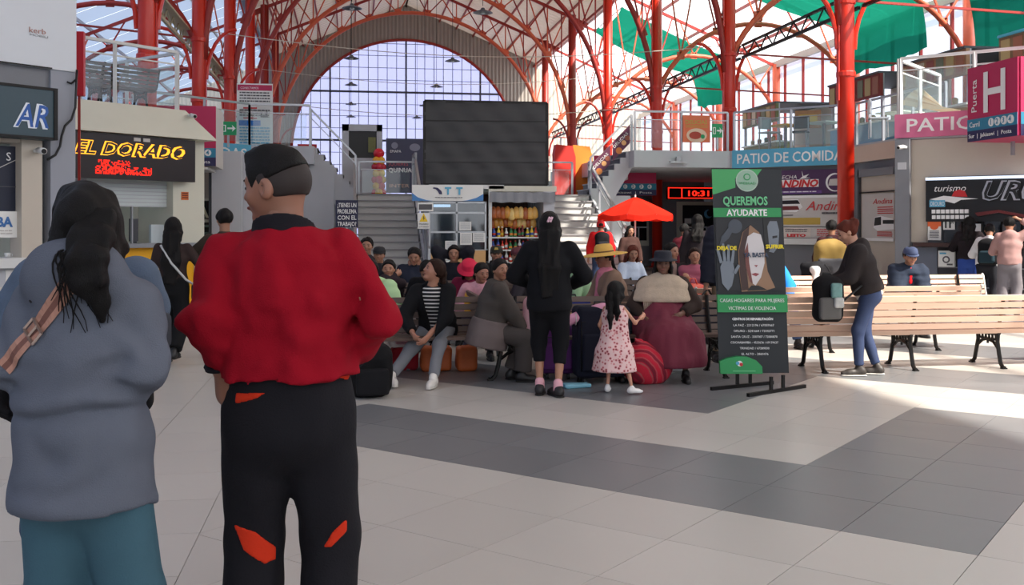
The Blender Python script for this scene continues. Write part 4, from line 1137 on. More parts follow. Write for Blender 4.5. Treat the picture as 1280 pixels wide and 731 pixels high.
# LED ticket sign
p = Panel('led_sign', 'black LED ticket sign with amber outlined lettering', 'sign', on_left(58), on_left(229), 2.19, 2.92, mat('led_black', (26, 12, 14), .4), .12, out=.22)
p.txt('EL DORADO', .10, .54, .40, M_ledo, shear=.3, fit=.82, bold=.016); p.txt('EL DORADO', .10, .54, .40, mat('led_black', (26, 12, 14), .4), shear=.3, fit=.82, bold=.001)
q = MB(); r_ = random.Random(2)
for (x0, x1, y0, y1, rows) in ((.27, .5, .30, .44, 4), (.25, .66, .12, .30, 6)):
    n = int((x1 - x0) / .009)
    for i in range(n):
        for j in range(rows):
            if r_.random() < .62:
                q.box(p.P(x0 + (x1 - x0) * i / n, y0 + (y1 - y0) * j / rows, 2), (.013, .013, .02))
q.build('led_dots', M_led, p.root)['kind'] = 'stuff'
for x in (.52, .59): p.rect(x, .88, x + .05, .96, M_pgrey, 'clip')
# booth
bt = thing('ticket_booth', 'ticket booth with a yellow counter front and half lowered shutter', 'booth', on_left(170))
def lbox(x0, x1, z0, z1, out0, out1, m, nm, par=None):
    a = on_left(x0); c = on_left(x1)
    return MB().prism([(0, z0), ((c - a).length, z0), ((c - a).length, z1), (0, z1)], a + nL * out0, (c - a).normalized(), UP, out1 - out0).build(nm, m, par or bt)
lbox(211, 250, 0, 2.94, -.9, .12, M_cream, 'pier'); lbox(60, 106, 0, 2.94, -.2, .05, M_lgrey, 'pier')
lbox(104, 211, 1.75, 2.2, -.12, -.06, mat('shutter_white', (206, 214, 214), .5, 0, .04, 3), 'shutter')
for k in range(7): lbox(134, 211, 1.76 + .062 * k, 1.772 + .062 * k, -.07, -.05, M_lgrey, 'shutter_rib')
lbox(100, 250, 1.06, 1.13, -.45, .30, mat('counter_grey', (150, 154, 160), .35, .2), 'counter_top')
lbox(100, 236, .05, 1.06, -.02, .14, M_yellow, 'counter_front'); lbox(236, 250, 0, 1.06, .12, .2, M_cream, 'counter_end'); lbox(100, 236, 0, .05, -.02, .1, M_dgrey, 'plinth')
lbox(60, 250, 0, 2.94, -1.6, -1.5, mat('booth_back', (200, 206, 198), .6, 0, .1, 3), 'back_wall')
lbox(150, 172, 1.13, 1.75, -1.45, -1.4, mat('booth_window', (208, 226, 220), .3), 'rear_window'); lbox(172, 205, 1.2, 1.9, -1.48, -1.4, mat('booth_red', (136, 26, 34), .6), 'red_board')
lbox(167, 168.5, 1.13, 1.75, -.1, -.05, M_steel, 'mullion'); lbox(195, 211, 1.13, 1.45, -.2, -.14, mat('booth_paper', (206, 216, 220), .6), 'stacked_forms')
lbox(60, 250, 2.7, 2.74, -1.5, -.2, M_white, 'ceiling_panel')
lbox(150, 190, 2.66, 2.7, -1.0, -.7, M_tube, 'ceiling_lamp')
p = Panel('computer_monitor', 'computer monitor seen from behind on the yellow booth counter', 'monitor', on_left(174), on_left(184), 1.16, 1.55, mat('monitor_grey', (70, 72, 78), .5), .04, out=-.3)
MB().bar(p.P(.5, 0), p.P(.5, -.08), .08).build('stand', M_dgrey, p.root)
p = Panel('paper_sign', 'small orange sticker on the cream booth pier', 'sticker', on_left(221), on_left(230), zl(250, 225), zl(240, 225), mat('sticker_orange', (206, 110, 50), .6), .006, out=.125); p.lines(.1, .9, .1, .9, 3, mat('maroon', (110, 40, 36), .5), 1)
# rear shop window with letters
nbk = nF; onb = lambda x: hit(x, (-4, 22.7), nbk)[0]; zbk = lambda y: zat(y, hit(250, (-4, 22.7), nbk)[1])
w = sroot('window_4', 'shop window with pale letters beside the ticket booth')
def bbox_(x0, x1, y0, y1, d0, d1, m, nm): 
    a = onb(x0); c = onb(x1); return MB().span((a.x, 22.7 - d1, zbk(y1)), (c.x, 22.7 - d0, zbk(y0))).build(nm, m, w)
bbox_(215, 268, 340, 214, .0, .04, M_beige, 'surround'); bbox_(228, 267, 330, 248, .04, .09, M_cream, 'window_frame'); bbox_(229, 263, 274, 251, .09, .1, M_dglass, 'pane'); bbox_(230, 240, 328, 278, .09, .1, M_dglass, 'pane'); bbox_(242, 263, 328, 278, .09, .1, M_dglass, 'pane')
for k in range(4): bbox_(243, 262, 284 + k * 9, 281 + k * 9, .1, .13, mat('shelf_goods', (110, 130, 120), .5, 0, .5, 30), 'goods')
a = onb(228); text('NA', Vector((a.x, 22.59, zbk(272))), (1, 0, 0), UP, .42, mat('letter_cream', (226, 222, 190), .5), w, fit=onb(262).x - onb(229).x, bold=.01)
t = thing('pillar', 'light grey pillar between the shop window and the standing man', 'pillar', onb(284)); MB().span((onb(268).x, 22.25, 0), (onb(304).x, 22.68, 3.0)).build('shaft', M_lgrey, t)
MB().span((onb(267).x - .05, 22.3, 0), (onb(268).x - .01, 22.68, 3.0)).build('edge_strip', M_dgrey, t)

# near left shop block
NK = (-3.30, 12.98)
onk = lambda x: hit(x, NK, nL)[0]; zk = lambda y, x: zat(y, hit(x, NK, nL)[1])
def kbox(x0, x1, z0, z1, out0, out1, m, nm, par):
    a = onk(x0); c = onk(x1)
    return MB().prism([(0, z0), ((c - a).length, z0), ((c - a).length, z1), (0, z1)], a + nL * out0, (c - a).normalized(), UP, out1 - out0).build(nm, m, par)
w = sroot('wall_left_front', 'white gallery parapet and grey pillar of the near left shop')
kbox(-120, 92, 3.27, 5.2, -.3, .06, mat('parapet_white', (214, 219, 225), .55, 0, .04, 2), 'parapet', w)
kbox(61, 92, 0, 3.27, -.3, .04, mat('pillar_grey', (150, 154, 164), .6, 0, .05, 2), 'pillar', w)
kbox(-120, 61, 3.0, 3.27, -.3, .0, M_grey, 'beam', w); kbox(-120, 61, 3.27, 3.285, .06, .075, M_ink, 'joint_strip', w)
kbox(50, 61, 0, 3.0, -.3, -.1, M_dgrey, 'recess', w); kbox(24, 50, 0, 2.45, -.2, .05, M_beige, 'door_frame', w); kbox(-120, 24, 2.38, 2.5, -.2, .02, M_beige, 'lintel', w)
text('kerb', onk(32) + nL * .064 + UP * zk(42, 40), eL, UP, .09, mat('print_rust', (176, 130, 120), .6), w, fit=.20); text('MOBILI', onk(33) + nL * .064 + UP * zk(46, 40), eL, UP, .035, mat('print_pale', (170, 172, 176), .6), w, fit=.22)
p = Panel('shop_sign', 'dark teal light box with blue and white outlined letters', 'sign', onk(-110), onk(57), 2.42, 3.02, mat('lightbox_teal', (52, 74, 84), .4), .22, out=.03)
p.txt('AR', .66, .22, .62, mat('letter_white', (230, 238, 246), .5), shear=.25, fit=.275, bold=.016); p.txt('AR', .664, .22, .62, mat('letter_blue', (40, 90, 170), .5), shear=.25, fit=.265, bold=.002)
p.rect(0, 0, 1, .05, M_ink, 'edge'); p.rect(0, .95, 1, 1, M_ink, 'edge'); p.rect(.97, 0, 1, 1, M_ink, 'edge')
p = Panel('window_poster', 'dark blue travel poster behind the near left counter', 'poster', onk(-110), onk(24), zk(265, 12), zk(182, 12), mat('poster_midnight', (26, 32, 52), .4, 0, .15, 3), .02, out=-.1)
p.txt('S', .90, .78, .18, M_sw); p.poly([(.55, .45), (1, .8), (1, .79), (.56, .44)], M_pgrey, 'line'); p.rect(.3, .38, 1, .39, M_ptext, 'line')
p = Panel('paper_sign', 'white paper sign with blue letters BBA at the near left window', 'sign', onk(-110), onk(26), zk(297, 12), zk(264, 12), M_paper, .01, out=-.06); p.txt('COCHABAMBA', .06, .42, .52, mat('letter_blue2', (60, 110, 170), .5), fit=.88, bold=.006); p.lines(.5, .95, .08, .3, 2, M_pgrey, 3)
t = thing('shop_counter', 'white counter of the near left shop', 'counter', onk(0)); kbox(-110, 34, zk(334, 12), zk(322, 12), -.4, .22, M_white, 'counter_top', t); kbox(-110, 30, 0, zk(334, 12), -.1, .08, M_lgrey, 'counter_front', t)
kbox(-110, 25, zk(322, 12), zk(297, 12), -.5, -.45, mat('shop_dark', (60, 54, 48), .7), 'dark_interior', t); kbox(2, 26, zk(356, 12), zk(337, 12), .08, .09, M_paper, 'notice', t); kbox(-20, 24, zk(376, 12), zk(358, 12), .08, .09, M_pgrey, 'notice', t)
mp = onk(15) + UP * zk(321.5, 15) - nL * .1
t = thing('cup', 'small white cup on the near left counter', 'cup', mp); MB().lathe([(.02, 0), (.03, .005), (.035, .05), (.031, .05), (.026, .01)], mp, 14).build('bowl', M_white, t, True); MB().tube([mp + Vector((.033, 0, .04)), mp + Vector((.055, 0, .03)), mp + Vector((.05, 0, .012)), mp + Vector((.031, 0, .01))], .004, 6).build('handle', M_white, t)
cctv('white dome camera under the dark teal light box', onk(41) + nL * .1 + UP * zk(188, 41), (.5, -.7, -.1))
t = thing('cable', 'loose black cable hanging down the near left pillar', 'cable', onk(76)); pts = [(91, 88), (90, 112), (89, 135), (84, 150), (76, 158), (72, 170), (70, 183), (64, 194), (54, 200)]
MB().tube([onk(x) + nL * .09 + UP * zk(y, x) for x, y in pts], .014, 6).build('wire', M_black, t, True); MB().tube([onk(x) + nL * .07 + UP * zk(y, x) for x, y in ((80, 103), (85, 105), (91, 100))], .012, 6).build('clip', M_black, t)
rp = cam(99, 13.3)
t = thing('red_plate', 'flat red steel plate at the edge of the white parapet', 'plate', rp + UP * zat(120, 13.3)); MB().box(rp + UP * (zat(120, 13.3) + zat(40, 13.3)) / 2, (.13, .1, zat(40, 13.3) - zat(120, 13.3))).build('plate', mat('plate_red', (186, 22, 36), .45), t); MB().bar(rp + UP * 0, rp + UP * zat(40, 13.3), .03).build('edge_pipe', M_redd, t)

# ================================================================ BENCHES
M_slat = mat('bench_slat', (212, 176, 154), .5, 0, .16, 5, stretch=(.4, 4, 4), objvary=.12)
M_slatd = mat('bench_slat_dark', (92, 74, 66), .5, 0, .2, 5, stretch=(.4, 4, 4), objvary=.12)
_bm = {}
def bench(lab, loc, rz, L, sup, m=M_slat, z=0, group='slatted park benches'):
    t = thing('park_bench', lab, 'bench', (loc[0], loc[1], z), rz, group)
    prof = [(-.105, .715, 12), (-.088, .645, 13), (-.070, .575, 13), (-.052, .505, 13), (-.030, .437, 18), (.0, .378, 32), (.085, .365, 90), (.165, .375, 92), (.245, .388, 93), (.325, .40, 93), (.40, .40, 80)]
    key = (L, m.name)
    if key not in _bm:
        b = MB().box((0, 0, 0), (L, .028, .053)); me = bpy.data.meshes.new('slat'); me.from_pydata(b.v, [], b.f); me.materials.append(m); _bm[key] = me
    for y, zz, an in prof: share('slat', _bm[key], t, (0, y, zz), (math.radians(an), 0, 0))
    for x in sup:
        if 'leg' not in _bm:
            q = MB(); T = .035
            def rib(pts, w): q.tube([(0, y, zz) for y, zz in pts], w, 6)
            rib([(.02, .36), (.03, .26), (.005, .14), (-.02, .05), (-.055, .012), (-.085, .012)], .020)
            rib([(.36, .37), (.35, .26), (.385, .14), (.41, .05), (.445, .012), (.475, .012)], .020)
            rib([(.0, .35), (.2, .335), (.40, .375)], .02); rib([(.03, .20), (.10, .255), (.19, .275), (.28, .255), (.36, .20)], .016)
            for k in range(6): rib([(.04 + .055 * k, .27), (.075 + .055 * k, .345)], .010); rib([(.075 + .055 * k, .27), (.04 + .055 * k, .345)], .010)
            rib([(.19, .275), (.19, .23)], .012)
            q.box((0, -.07, .006), (.05, .05, .012)).box((0, .46, .006), (.05, .05, .012))
            me = bpy.data.meshes.new('cast_leg'); me.from_pydata(q.v, [], q.f); me.materials.append(M_ink); _bm['leg'] = me
            q = MB(); q.tube([(0, .0, .35), (0, -.02, .42), (0, -.062, .56), (0, -.095, .70), (0, -.10, .745)], .018, 6); me = bpy.data.meshes.new('back_strap'); me.from_pydata(q.v, [], q.f); me.materials.append(M_ink); _bm['strap'] = me
        share('cast_leg', _bm['leg'], t, (x, 0, 0)); share('back_strap', _bm['strap'], t, (x, .03, 0))
    for s in (-1, 1):
        b = MB(); b.tube([(s * (L / 2 + .012), -.125, .75), (s * (L / 2 + .012), -.10, .73), (s * (L / 2 + .012), -.06, .56), (s * (L / 2 + .012), -.02, .42), (s * (L / 2 + .012), .05, .365)], .017, 6)
        b.build('end_strap', M_ink if m is not M_slat else mat('strap_silver', (206, 204, 200), .4), t, True, world=False)
    return t
# right group, backs to the camera
f0 = flo(1030, 466)
NB = Vector((f0.x + 1.40, f0.y + .05, 0))
bench('nearest slatted bench on the right in full sun', NB, 0, 3.6, (-1.40, -.45, .5, 1.45))
f1 = cam(1230, 11.78)
bench('second slatted bench on the right ending in a pale curled strap', (f1.x - 1.75, f1.y + .1), 0, 3.4, (-1.3, -.1, 1.2))
f2 = cam(985, 14.0)
bench('slatted bench behind the man in the blue cap', (f2.x + 1.2, f2.y - .1), math.pi, 3.4, (-1.3, 0, 1.3))
# crowd benches
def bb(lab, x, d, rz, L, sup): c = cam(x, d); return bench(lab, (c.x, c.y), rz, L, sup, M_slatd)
bb('bench carrying the young woman in the striped shirt', 535, 9.75, math.pi, 2.0, (-.85, .85))
bb('bench end on to the camera under the older woman in the grey jacket', 607, 10.3, -math.pi / 2, 1.9, (-.85, .85))
bb('bench in the second row below the man looking down', 520, 12.25, math.pi, 2.4, (-1.0, 1.0))
bb('bench in the last row in front of the left steps', 520, 14.4, math.pi, 2.6, (-1.1, 1.1))
bb('bench under the seated woman in the wine red skirt', 800, 9.95, math.pi, 1.7, (-.7, .7))
bb('bench under the two women in dark and pink jackets', 850, 12.9, math.pi, 2.0, (-.85, .85))
bb('bench in the middle behind the standing woman in black', 665, 12.9, math.pi, 2.6, (-1.1, 1.1))
bb('bench in the last row in front of the snack stall', 632, 15.0, math.pi, 1.5, (-.6, .6))
# on the left gallery, behind the railing
for x, lab in ((124, 'left dark bench on the upper left gallery'), (183, 'right dark bench on the upper left gallery')):
    c = on_left(x) - nL * .5
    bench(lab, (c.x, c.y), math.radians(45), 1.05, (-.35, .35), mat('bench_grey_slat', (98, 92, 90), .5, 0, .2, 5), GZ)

# ================================================================ BANNER STAND
BD = 8.95
bl_, br = cam(899, BD), cam(986, BD)
zb0, zb1 = zat(466, BD), zat(211.5, BD)
tilt = cam(890, BD) - cam(899.5, BD)
ax_ = (br - bl_).normalized(); ay_ = (UP * (zb1 - zb0) + tilt); BH = ay_.length; ay_ = ay_.normalized(); BWD = (br - bl_).length
bn = thing('banner_stand', 'tall dark campaign banner with green headings on a black stand', 'banner', (bl_ + br) / 2)
nn_ = ax_.cross(UP)
M_bd = mat('banner_dark', (22, 28, 34), .5, 0, .1, 3); M_bg = mat('banner_green', (44, 148, 84), .5); M_bgl = mat('banner_light_green', (110, 196, 140), .5); M_by = mat('banner_yellow', (236, 214, 40), .5)
OB = bl_ + UP * zb0
kk = [0]
def bpoly(pts, m, nm='print'):
    kk[0] += 1
    return MB().prism([(x * BWD, y * BH) for x, y in pts], OB, ax_, ay_, .004 + .0012 * kk[0]).build(nm, m, bn)
def brect(x0, y0, x1, y1, m, nm='print'): return bpoly([(x0, y0), (x1, y0), (x1, y1), (x0, y1)], m, nm)
def bcirc(x, y, r, m, nm='print', n=28, sy=1.0): return bpoly([(x + r * math.cos(2 * math.pi * k / n), y + r * sy * BWD / BH * math.sin(2 * math.pi * k / n)) for k in range(n)], m, nm)
def btxt(s, x, y, size, m, fit, bold=0):
    kk[0] += 1
    return text(s, OB + ax_ * (x * BWD) + ay_ * (y * BH) + ax_.cross(ay_) * (.005 + .0012 * kk[0]), ax_, ay_, size * BH, m, bn, th=.0012, fit=fit * BWD, bold=bold)
brect(0, 0, 1, 1, M_bd, 'sheet')
bpoly([(0, .875), (.33, .91), (.33, .955), (.62, .955), (.72, 1), (0, 1)], mat('banner_mid_green', (70, 164, 96), .5), 'corner')
bcirc(.5, .945, .16, mat('banner_badge', (176, 196, 180), .5), 'badge'); bcirc(.5, .945, .145, mat('banner_badge2', (150, 182, 160), .5), 'badge'); btxt('WEBRAD', .38, .925, .018, M_bg, .24); bcirc(.5, .962, .05, M_bg, 'badge_mark'); bcirc(.5, .962, .035, mat('banner_badge2', (150, 182, 160), .5), 'badge_mark')
btxt('QUEREMOS', .14, .825, .058, M_bgl, .64, .003)
brect(0, .765, .97, .81, M_bg, 'band'); btxt('AYUDARTE', .19, .772, .044, M_sw, .58, .002)
# photographic print
brect(.02, .405, .985, .763, mat('photo_black', (30, 31, 36), .5), 'photo_ground')
M_skin1 = mat('photo_skin', (200, 180, 172), .5); M_hair1 = mat('photo_hair', (150, 116, 90), .5); M_hair0 = mat('photo_hair_dark', (64, 42, 38), .5); M_sil = mat('photo_grey', (120, 128, 138), .5); M_sild = mat('photo_grey_dark', (70, 76, 86), .5); M_face = mat('photo_face_pale', (214, 208, 208), .5)
bpoly([(.72, .60), (.72, .70), (.78, .745), (.9, .745), (.93, .70), (.91, .62), (.84, .59)], M_sil, 'photo_shadow_face'); bpoly([(.83, .66), (.9, .665), (.9, .675), (.83, .672)], M_black, 'photo_eye'); bpoly([(.80, .62), (.88, .622), (.88, .63), (.8, .628)], M_sild, 'photo_mouth'); bpoly([(.72, .58), (.78, .6), (.76, .72), (.82, .76), (.70, .76)], M_black, 'photo_shadow_hair')
bcirc(.30, .72, .10, M_sild, 'photo_fist'); bpoly([(.06, .62), (.2, .66), (.27, .70), (.22, .72), (.1, .67)], M_sild, 'photo_forearm')
bpoly([(.36, .40), (.33, .50), (.33, .60), (.40, .69), (.52, .725), (.64, .69), (.71, .60), (.74, .5), (.84, .42), (.7, .405)], M_hair1, 'photo_hair'); bpoly([(.36, .405), (.34, .50), (.34, .6), (.41, .69), (.5, .72), (.46, .60), (.44, .5), (.46, .41)], M_hair0, 'photo_hair')
bpoly([(.42, .60), (.43, .52), (.48, .45), (.56, .43), (.64, .47), (.70, .54), (.70, .62), (.66, .68), (.56, .69), (.47, .67)], M_face, 'photo_face'); bpoly([(.42, .60), (.43, .52), (.48, .45), (.52, .44), (.48, .54), (.47, .64)], mat('photo_shade', (120, 70, 64), .5), 'photo_cheek'); bpoly([(.50, .485), (.56, .492), (.62, .487), (.57, .475)], mat('photo_lip', (150, 70, 76), .5), 'photo_lips'); bpoly([(.55, .53), (.6, .53), (.58, .52)], mat('photo_lip', (150, 70, 76), .5), 'photo_nostril')
bpoly([(.44, .405), (.5, .43), (.6, .43), (.72, .41)], M_black, 'photo_collar')
# open hand print on the left
bpoly([(.08, .44), (.06, .52), (.10, .55), (.24, .55), (.27, .50), (.22, .43), (.16, .405)], M_sil, 'photo_palm')
for x0, y0, x1, y1 in ((.08, .54, .03, .61), (.13, .55, .11, .635), (.18, .55, .19, .63), (.23, .54, .26, .605), (.26, .49, .33, .53)):
    dx, dy = x1 - x0, y1 - y0; l = math.hypot(dx, dy * 3); nx, ny = -dy * 3 / l * .022, dx / l * .022 / 3
    bpoly([(x0 - nx, y0 - ny), (x0 + nx, y0 + ny), (x1 + nx * .8, y1 + ny * .8), (x1 - nx * .8, y1 - ny * .8)], M_sil, 'photo_finger')
btxt('DEJA DE', .02, .605, .026, M_by, .28, .002); btxt('SUFRIR', .72, .612, .026, M_by, .26, .002); btxt('YA BASTA', .40, .57, .03, mat('print_slate', (50, 66, 90), .5), .36, .002)
brect(0, .30, 1, .385, M_bg, 'band'); btxt('CASAS HOGARES PARA MUJERES', .03, .35, .024, M_sw, .92); btxt('VICTIMAS DE VIOLENCIA', .15, .312, .024, M_sw, .68)
btxt('CENTROS DE REHABILITACIÓN', .20, .262, .016, M_sw, .58, .001)
for i, s in enumerate(('LA PAZ - 2212196 / 67007667', 'ORURO - 5241664 / 73042771', 'SANTA CRUZ - 3307007 / 72080870', 'COCHABAMBA - 4533636 / 69139637', 'TRINIDAD / 67289030', 'EL ALTO - 2860476')):
    btxt(s, .5 - (.29, .29, .33, .34, .21, .19)[i], .232 - .028 * i, .015, M_sw, (.58, .58, .66, .68, .42, .38)[i])
bpoly([(0, 0), (.6, 0), (.6, .035), (.52, .065), (.40, .082), (.25, .085), (.1, .075), (0, .06)], M_bg, 'foot_curve'); bcirc(.28, .05, .04, M_sw, 'logo'); bcirc(.30, .046, .025, M_pred, 'logo'); bcirc(.25, .052, .025, M_blue, 'logo'); brect(.18, .012, .5, .016, M_bgl, 'rule')
# stand: two flat feet, four uprights
for (x0, y0, x1, y1, ux) in ((889, 488, 966, 480, (921, 937)), (935, 496, 1006, 484.5, (963, 978))):
    A, B = flo(x0, y0), flo(x1, y1); MB().bar(A + UP * .015, B + UP * .015, .03, .03).build('foot_bar', M_ink, bn)
    for x in ux:
        s = (x - x0) / (x1 - x0); P_ = A.lerp(B, s); MB().bar(P_ + UP * .02, Vector((P_.x, P_.y, zb0 - .003)), .025).build('upright', M_ink, bn)
MB().bar(OB + ay_ * BH + nn_ * -.015, OB + ax_ * BWD + ay_ * BH + nn_ * -.015, .02).build('top_bar', M_ink, bn); MB().bar(OB + ax_ * (BWD * .5) - nn_ * .02 + UP * .05, OB + ax_ * (BWD * .5) + ay_ * BH - nn_ * .02, .02).build('spine', M_ink, bn)

# ================================================================ PENDANT LAMPS, WIRES
M_shade = mat('lamp_shade_grey', (96, 100, 110), .4, .3)
for row, (u, nm) in enumerate(((.06, 'left'), (3.75, 'right'))):
    for i, v in enumerate((29, 37.7, 44.8, 52.0, 58.0)):
        t = thing('pendant_lamp', '%s lamp of the %s row hanging under the nave ceiling' % (ORD[i] if i < 4 else 'last', nm), 'lamp', (u, v, 7.5), 0, 'pendant lamps')
        MB().lathe([(.02, .15), (.05, .14), (.07, .09), (.27, .015), (.285, 0), (.26, .0), (.06, .07)], (u, v, 7.5), 20).build('shade', M_shade, t, True)
        MB().lathe([(.06, .02), (.07, -.015), (.035, -.035)], (u, v, 7.5), 12).build('bulb', M_white, t, True); MB().bar((u, v, 7.7), (u, v, roofz(u) - .05), .015).build('cord', M_ink, t)
t = thing('tension_cable', 'pair of thin pale cables strung across the nave', 'cable', (UL, 27.3, 6)); M_wire = mat('wire_pale', (200, 190, 176), .5)
for z, v in ((6.5, 27.3), (5.6, 34.1), (7.6, 40.9)):
    MB().tube([(UL + (UR - UL) * k / 16, v + .2, z - .5 * math.sin(math.pi * k / 16)) for k in range(17)], .012, 5).build('wire', M_wire, t)

# ================================================================ FURNITURE ON THE RIGHT GALLERY
M_chair = mat('chair_silver', (170, 176, 184), .4, .3); M_chairb = mat('chair_black', (40, 40, 44), .5)
def cafe_chair(lab, x, d, rz, m):
    c = cam(x, d, GZ); t = thing('cafe_chair', lab, 'chair', c, rz, 'food court chairs')
    B = lambda q, n: q.build(n, m, t, world=False)
    B(MB().box((0, 0, .45), (.42, .42, .03)), 'seat'); B(MB().box((0, .2, .72), (.42, .03, .32)), 'backrest')
    for sx in (-1, 1):
        for sy in (-1, 1): MB().bar((sx * .19, sy * .19, 0), (sx * .18, sy * .18, .45 if sy < 0 else .85), .025).build('leg', M_steel, t, world=False)
def cafe_table(lab, x, d, m):
    c = cam(x, d, GZ); t = thing('cafe_table', lab, 'table', c, .4, 'food court tables')
    MB().box((0, 0, .73), (.8, .8, .03)).build('table_top', m, t, world=False); MB().bar((0, 0, 0), (0, 0, .72), .06).build('stem', M_steel, t, world=False); MB().lathe([(.25, 0), (.25, .02), (.04, .04)], (0, 0, 0), 16).build('base', M_steel, t, world=False)
cafe_chair('silver chair behind the left end of the blue sign railing', 962, 27.2, .3, M_chair); cafe_chair('black chair behind the blue sign railing', 1000, 27.0, -.6, M_chairb); cafe_chair('silver chair above the peach panel', 1098, 23.6, 1.2, M_chair)
cafe_table('yellow topped table behind the blue sign railing', 982, 28.2, M_yellow); cafe_table('white topped table behind the blue sign railing', 1030, 27.4, M_white); cafe_table('cream topped table above the peach panel', 1125, 25.0, M_cream)
# food stalls along the outer wall
def stall(lab, v, m1, m2, roofm, w_=3.2):
    u = 15.2; t = thing('food_stall', lab, 'stall', (u, v, GZ), 0, 'food stalls along the gallery')
    MB().span((u, v - w_ / 2, GZ), (u + .6, v + w_ / 2, GZ + 1.0)).build('counter', m1, t); MB().span((u - .08, v - w_ / 2 - .05, GZ + 1.0), (u + .65, v + w_ / 2 + .05, GZ + 1.05)).build('counter_top', M_white, t)
    for k in (-1, 1): MB().span((u + .02, v + k * (w_ / 2 - .05) - .04, GZ), (u + .1, v + k * (w_ / 2 - .05) + .04, GZ + 2.4)).build('post', M_steel, t)
    MB().span((u - .05, v - w_ / 2, GZ + 1.75), (u + .05, v + w_ / 2, GZ + 2.4)).build('menu_board', m2, t); MB().span((u - .1, v - w_ / 2, GZ + 2.4), (u + 2.2, v + w_ / 2, GZ + 2.46)).build('roof', roofm, t)
    MB().span((u + 2.1, v - w_ / 2, GZ), (u + 2.2, v + w_ / 2, GZ + 2.4)).build('back_wall', M_beige, t)
    r_ = random.Random(int(v * 10)); 
    for i in range(7): 
        y = v - w_ / 2 + .25 + i * (w_ - .5) / 6; MB().span((u - .065, y - .16, GZ + 1.82), (u - .05, y + .16, GZ + 2.33)).build('menu_picture', mat('menu_%d' % (i % 5), [(150, 92, 72), (172, 150, 104), (104, 112, 92), (140, 72, 66), (190, 178, 158)][i % 5], .5), t)
    for i in range(5):
        y = v - w_ / 2 + .3 + i * (w_ - .6) / 4; MB().lathe([(.06, 0), (.07, .02), (.08, .2), (.03, .24)], (u + .25, y, GZ + 1.05), 10).build('jar', mat('menu_%d' % (i % 5), (200, 100, 60)), t, True)
stall('food stall with a brick red menu board behind the nearest right column', 29.2, mat('stall_blue', (120, 160, 190), .5), mat('menu_red', (128, 40, 36), .5, 0, .3, 8), M_dgrey)
stall('food stall with a blue roof at the far upper right', 20.5, mat('stall_teal', (90, 140, 160), .5), mat('menu_brown', (120, 96, 70), .5, 0, .3, 8), mat('stall_roof_blue', (80, 170, 200), .5))
stall('food stall with an olive menu board above the blue sign', 36.5, mat('stall_olive', (120, 124, 90), .5), mat('menu_olive', (104, 100, 60), .5, 0, .3, 8), M_dgrey)
stall('food stall with a tan menu board between the two gallery columns', 25.0, mat('stall_tan', (180, 160, 130), .5), mat('menu_tan', (150, 110, 80), .5, 0, .3, 8), M_dgrey)
for i, (x, d, c_, lab) in enumerate(((701, 34, (206, 44, 36), 'red folded stall cover on the far deck'), (722, 34.2, (224, 130, 40), 'orange folded stall cover on the far deck'))):
    P_ = cam(x, d, LZ); t = thing('stall_cover', lab, 'cover', P_)
    MB().prism([(-.35, 0), (.35, 0), (.35, 1.4), (.25, 1.75), (-.3, 1.8), (-.35, 1.5)], P_ - Vector((0, .3, 0)), (1, 0, 0), UP, .4).build('drape', mat('cover_%d' % i, c_, .6), t); MB().bar(P_ + UP * 1.6, P_ + UP * 2.1, .04).build('pole', M_steel, t)

c = cam(1163, 19.9, GZ); t = thing('plank_stack', 'stack of pale boards leaning behind the pink sign railing', 'boards', c, -.8)
for k in range(7): MB().box((0, .035 * k, .28 + .02 * k), (1.1 - .05 * k, .025, .10), Matrix.Rotation(.25 + .09 * k, 3, 'Y')).build('board', mat('board_%d' % (k % 3), [(206, 184, 150), (176, 150, 118), (214, 200, 176)][k % 3], .6), t, world=False)
MB().box((0, .12, .06), (1.2, .4, .12)).build('crate', M_chairb, t, world=False)
c = cam(1010, 28.6, GZ); t = thing('menu_stand', 'small colourful menu stand behind the blue sign railing', 'sign', c, -.5); MB().box((0, 0, .95), (.7, .03, .5)).build('board', mat('menu_tan', (150, 110, 80)), t, world=False); MB().bar((0, .02, 0), (0, .02, .75), .05).build('post', M_steel, t, world=False); MB().box((0, -.02, .98), (.5, .01, .2)).build('picture', M_gold, t, world=False)
# ================================================================ PEOPLE
def skin(c=(158, 112, 88)):
    m = mat('skin_%d_%d' % (c[0], c[1]), c, .5, 0, .06, 14); m.node_tree.nodes['Principled BSDF'].inputs['Subsurface Weight'].default_value = .06; return m
def cloth(c, rough=.85, bump=.25, bs=180): return mat('cloth_%d_%d_%d' % tuple(c), c, rough, 0, .10, 9, bump=bump, bscale=bs, spec=.2)
M_hair = mat('hair_black', (15, 12, 12), .55, 0, .3, 40, bump=.6, bscale=120, spec=.22, stretch=(6, 6, .6))
M_hairb = mat('hair_brown', (44, 27, 20), .6, 0, .3, 40, bump=.6, bscale=120, spec=.15, stretch=(6, 6, .6))
M_hairr = mat('hair_auburn', (92, 40, 28), .6, 0, .3, 40, bump=.6, bscale=120, spec=.2, stretch=(6, 6, .6))
M_eye = mat('eye_dark', (24, 18, 16), .2); M_lip = mat('lip', (140, 78, 70), .5); M_brow = mat('brow', (34, 24, 22), .7)
def unit(v): v = np.array(v, float); return v / (np.linalg.norm(v) + 1e-9)
def ik(a, c, l1, l2, pole):
    a, c = np.array(a, float), np.array(c, float); d = c - a; L = np.linalg.norm(d); L_ = min(L, (l1 + l2) * .999); u = d / L; c = a + u * L_
    x = (l1 * l1 - l2 * l2 + L_ * L_) / (2 * L_); h = math.sqrt(max(0, l1 * l1 - x * x)); p = np.array(pole, float); p = p - u * (p @ u); p = unit(p)
    return a + u * x + p * h, c
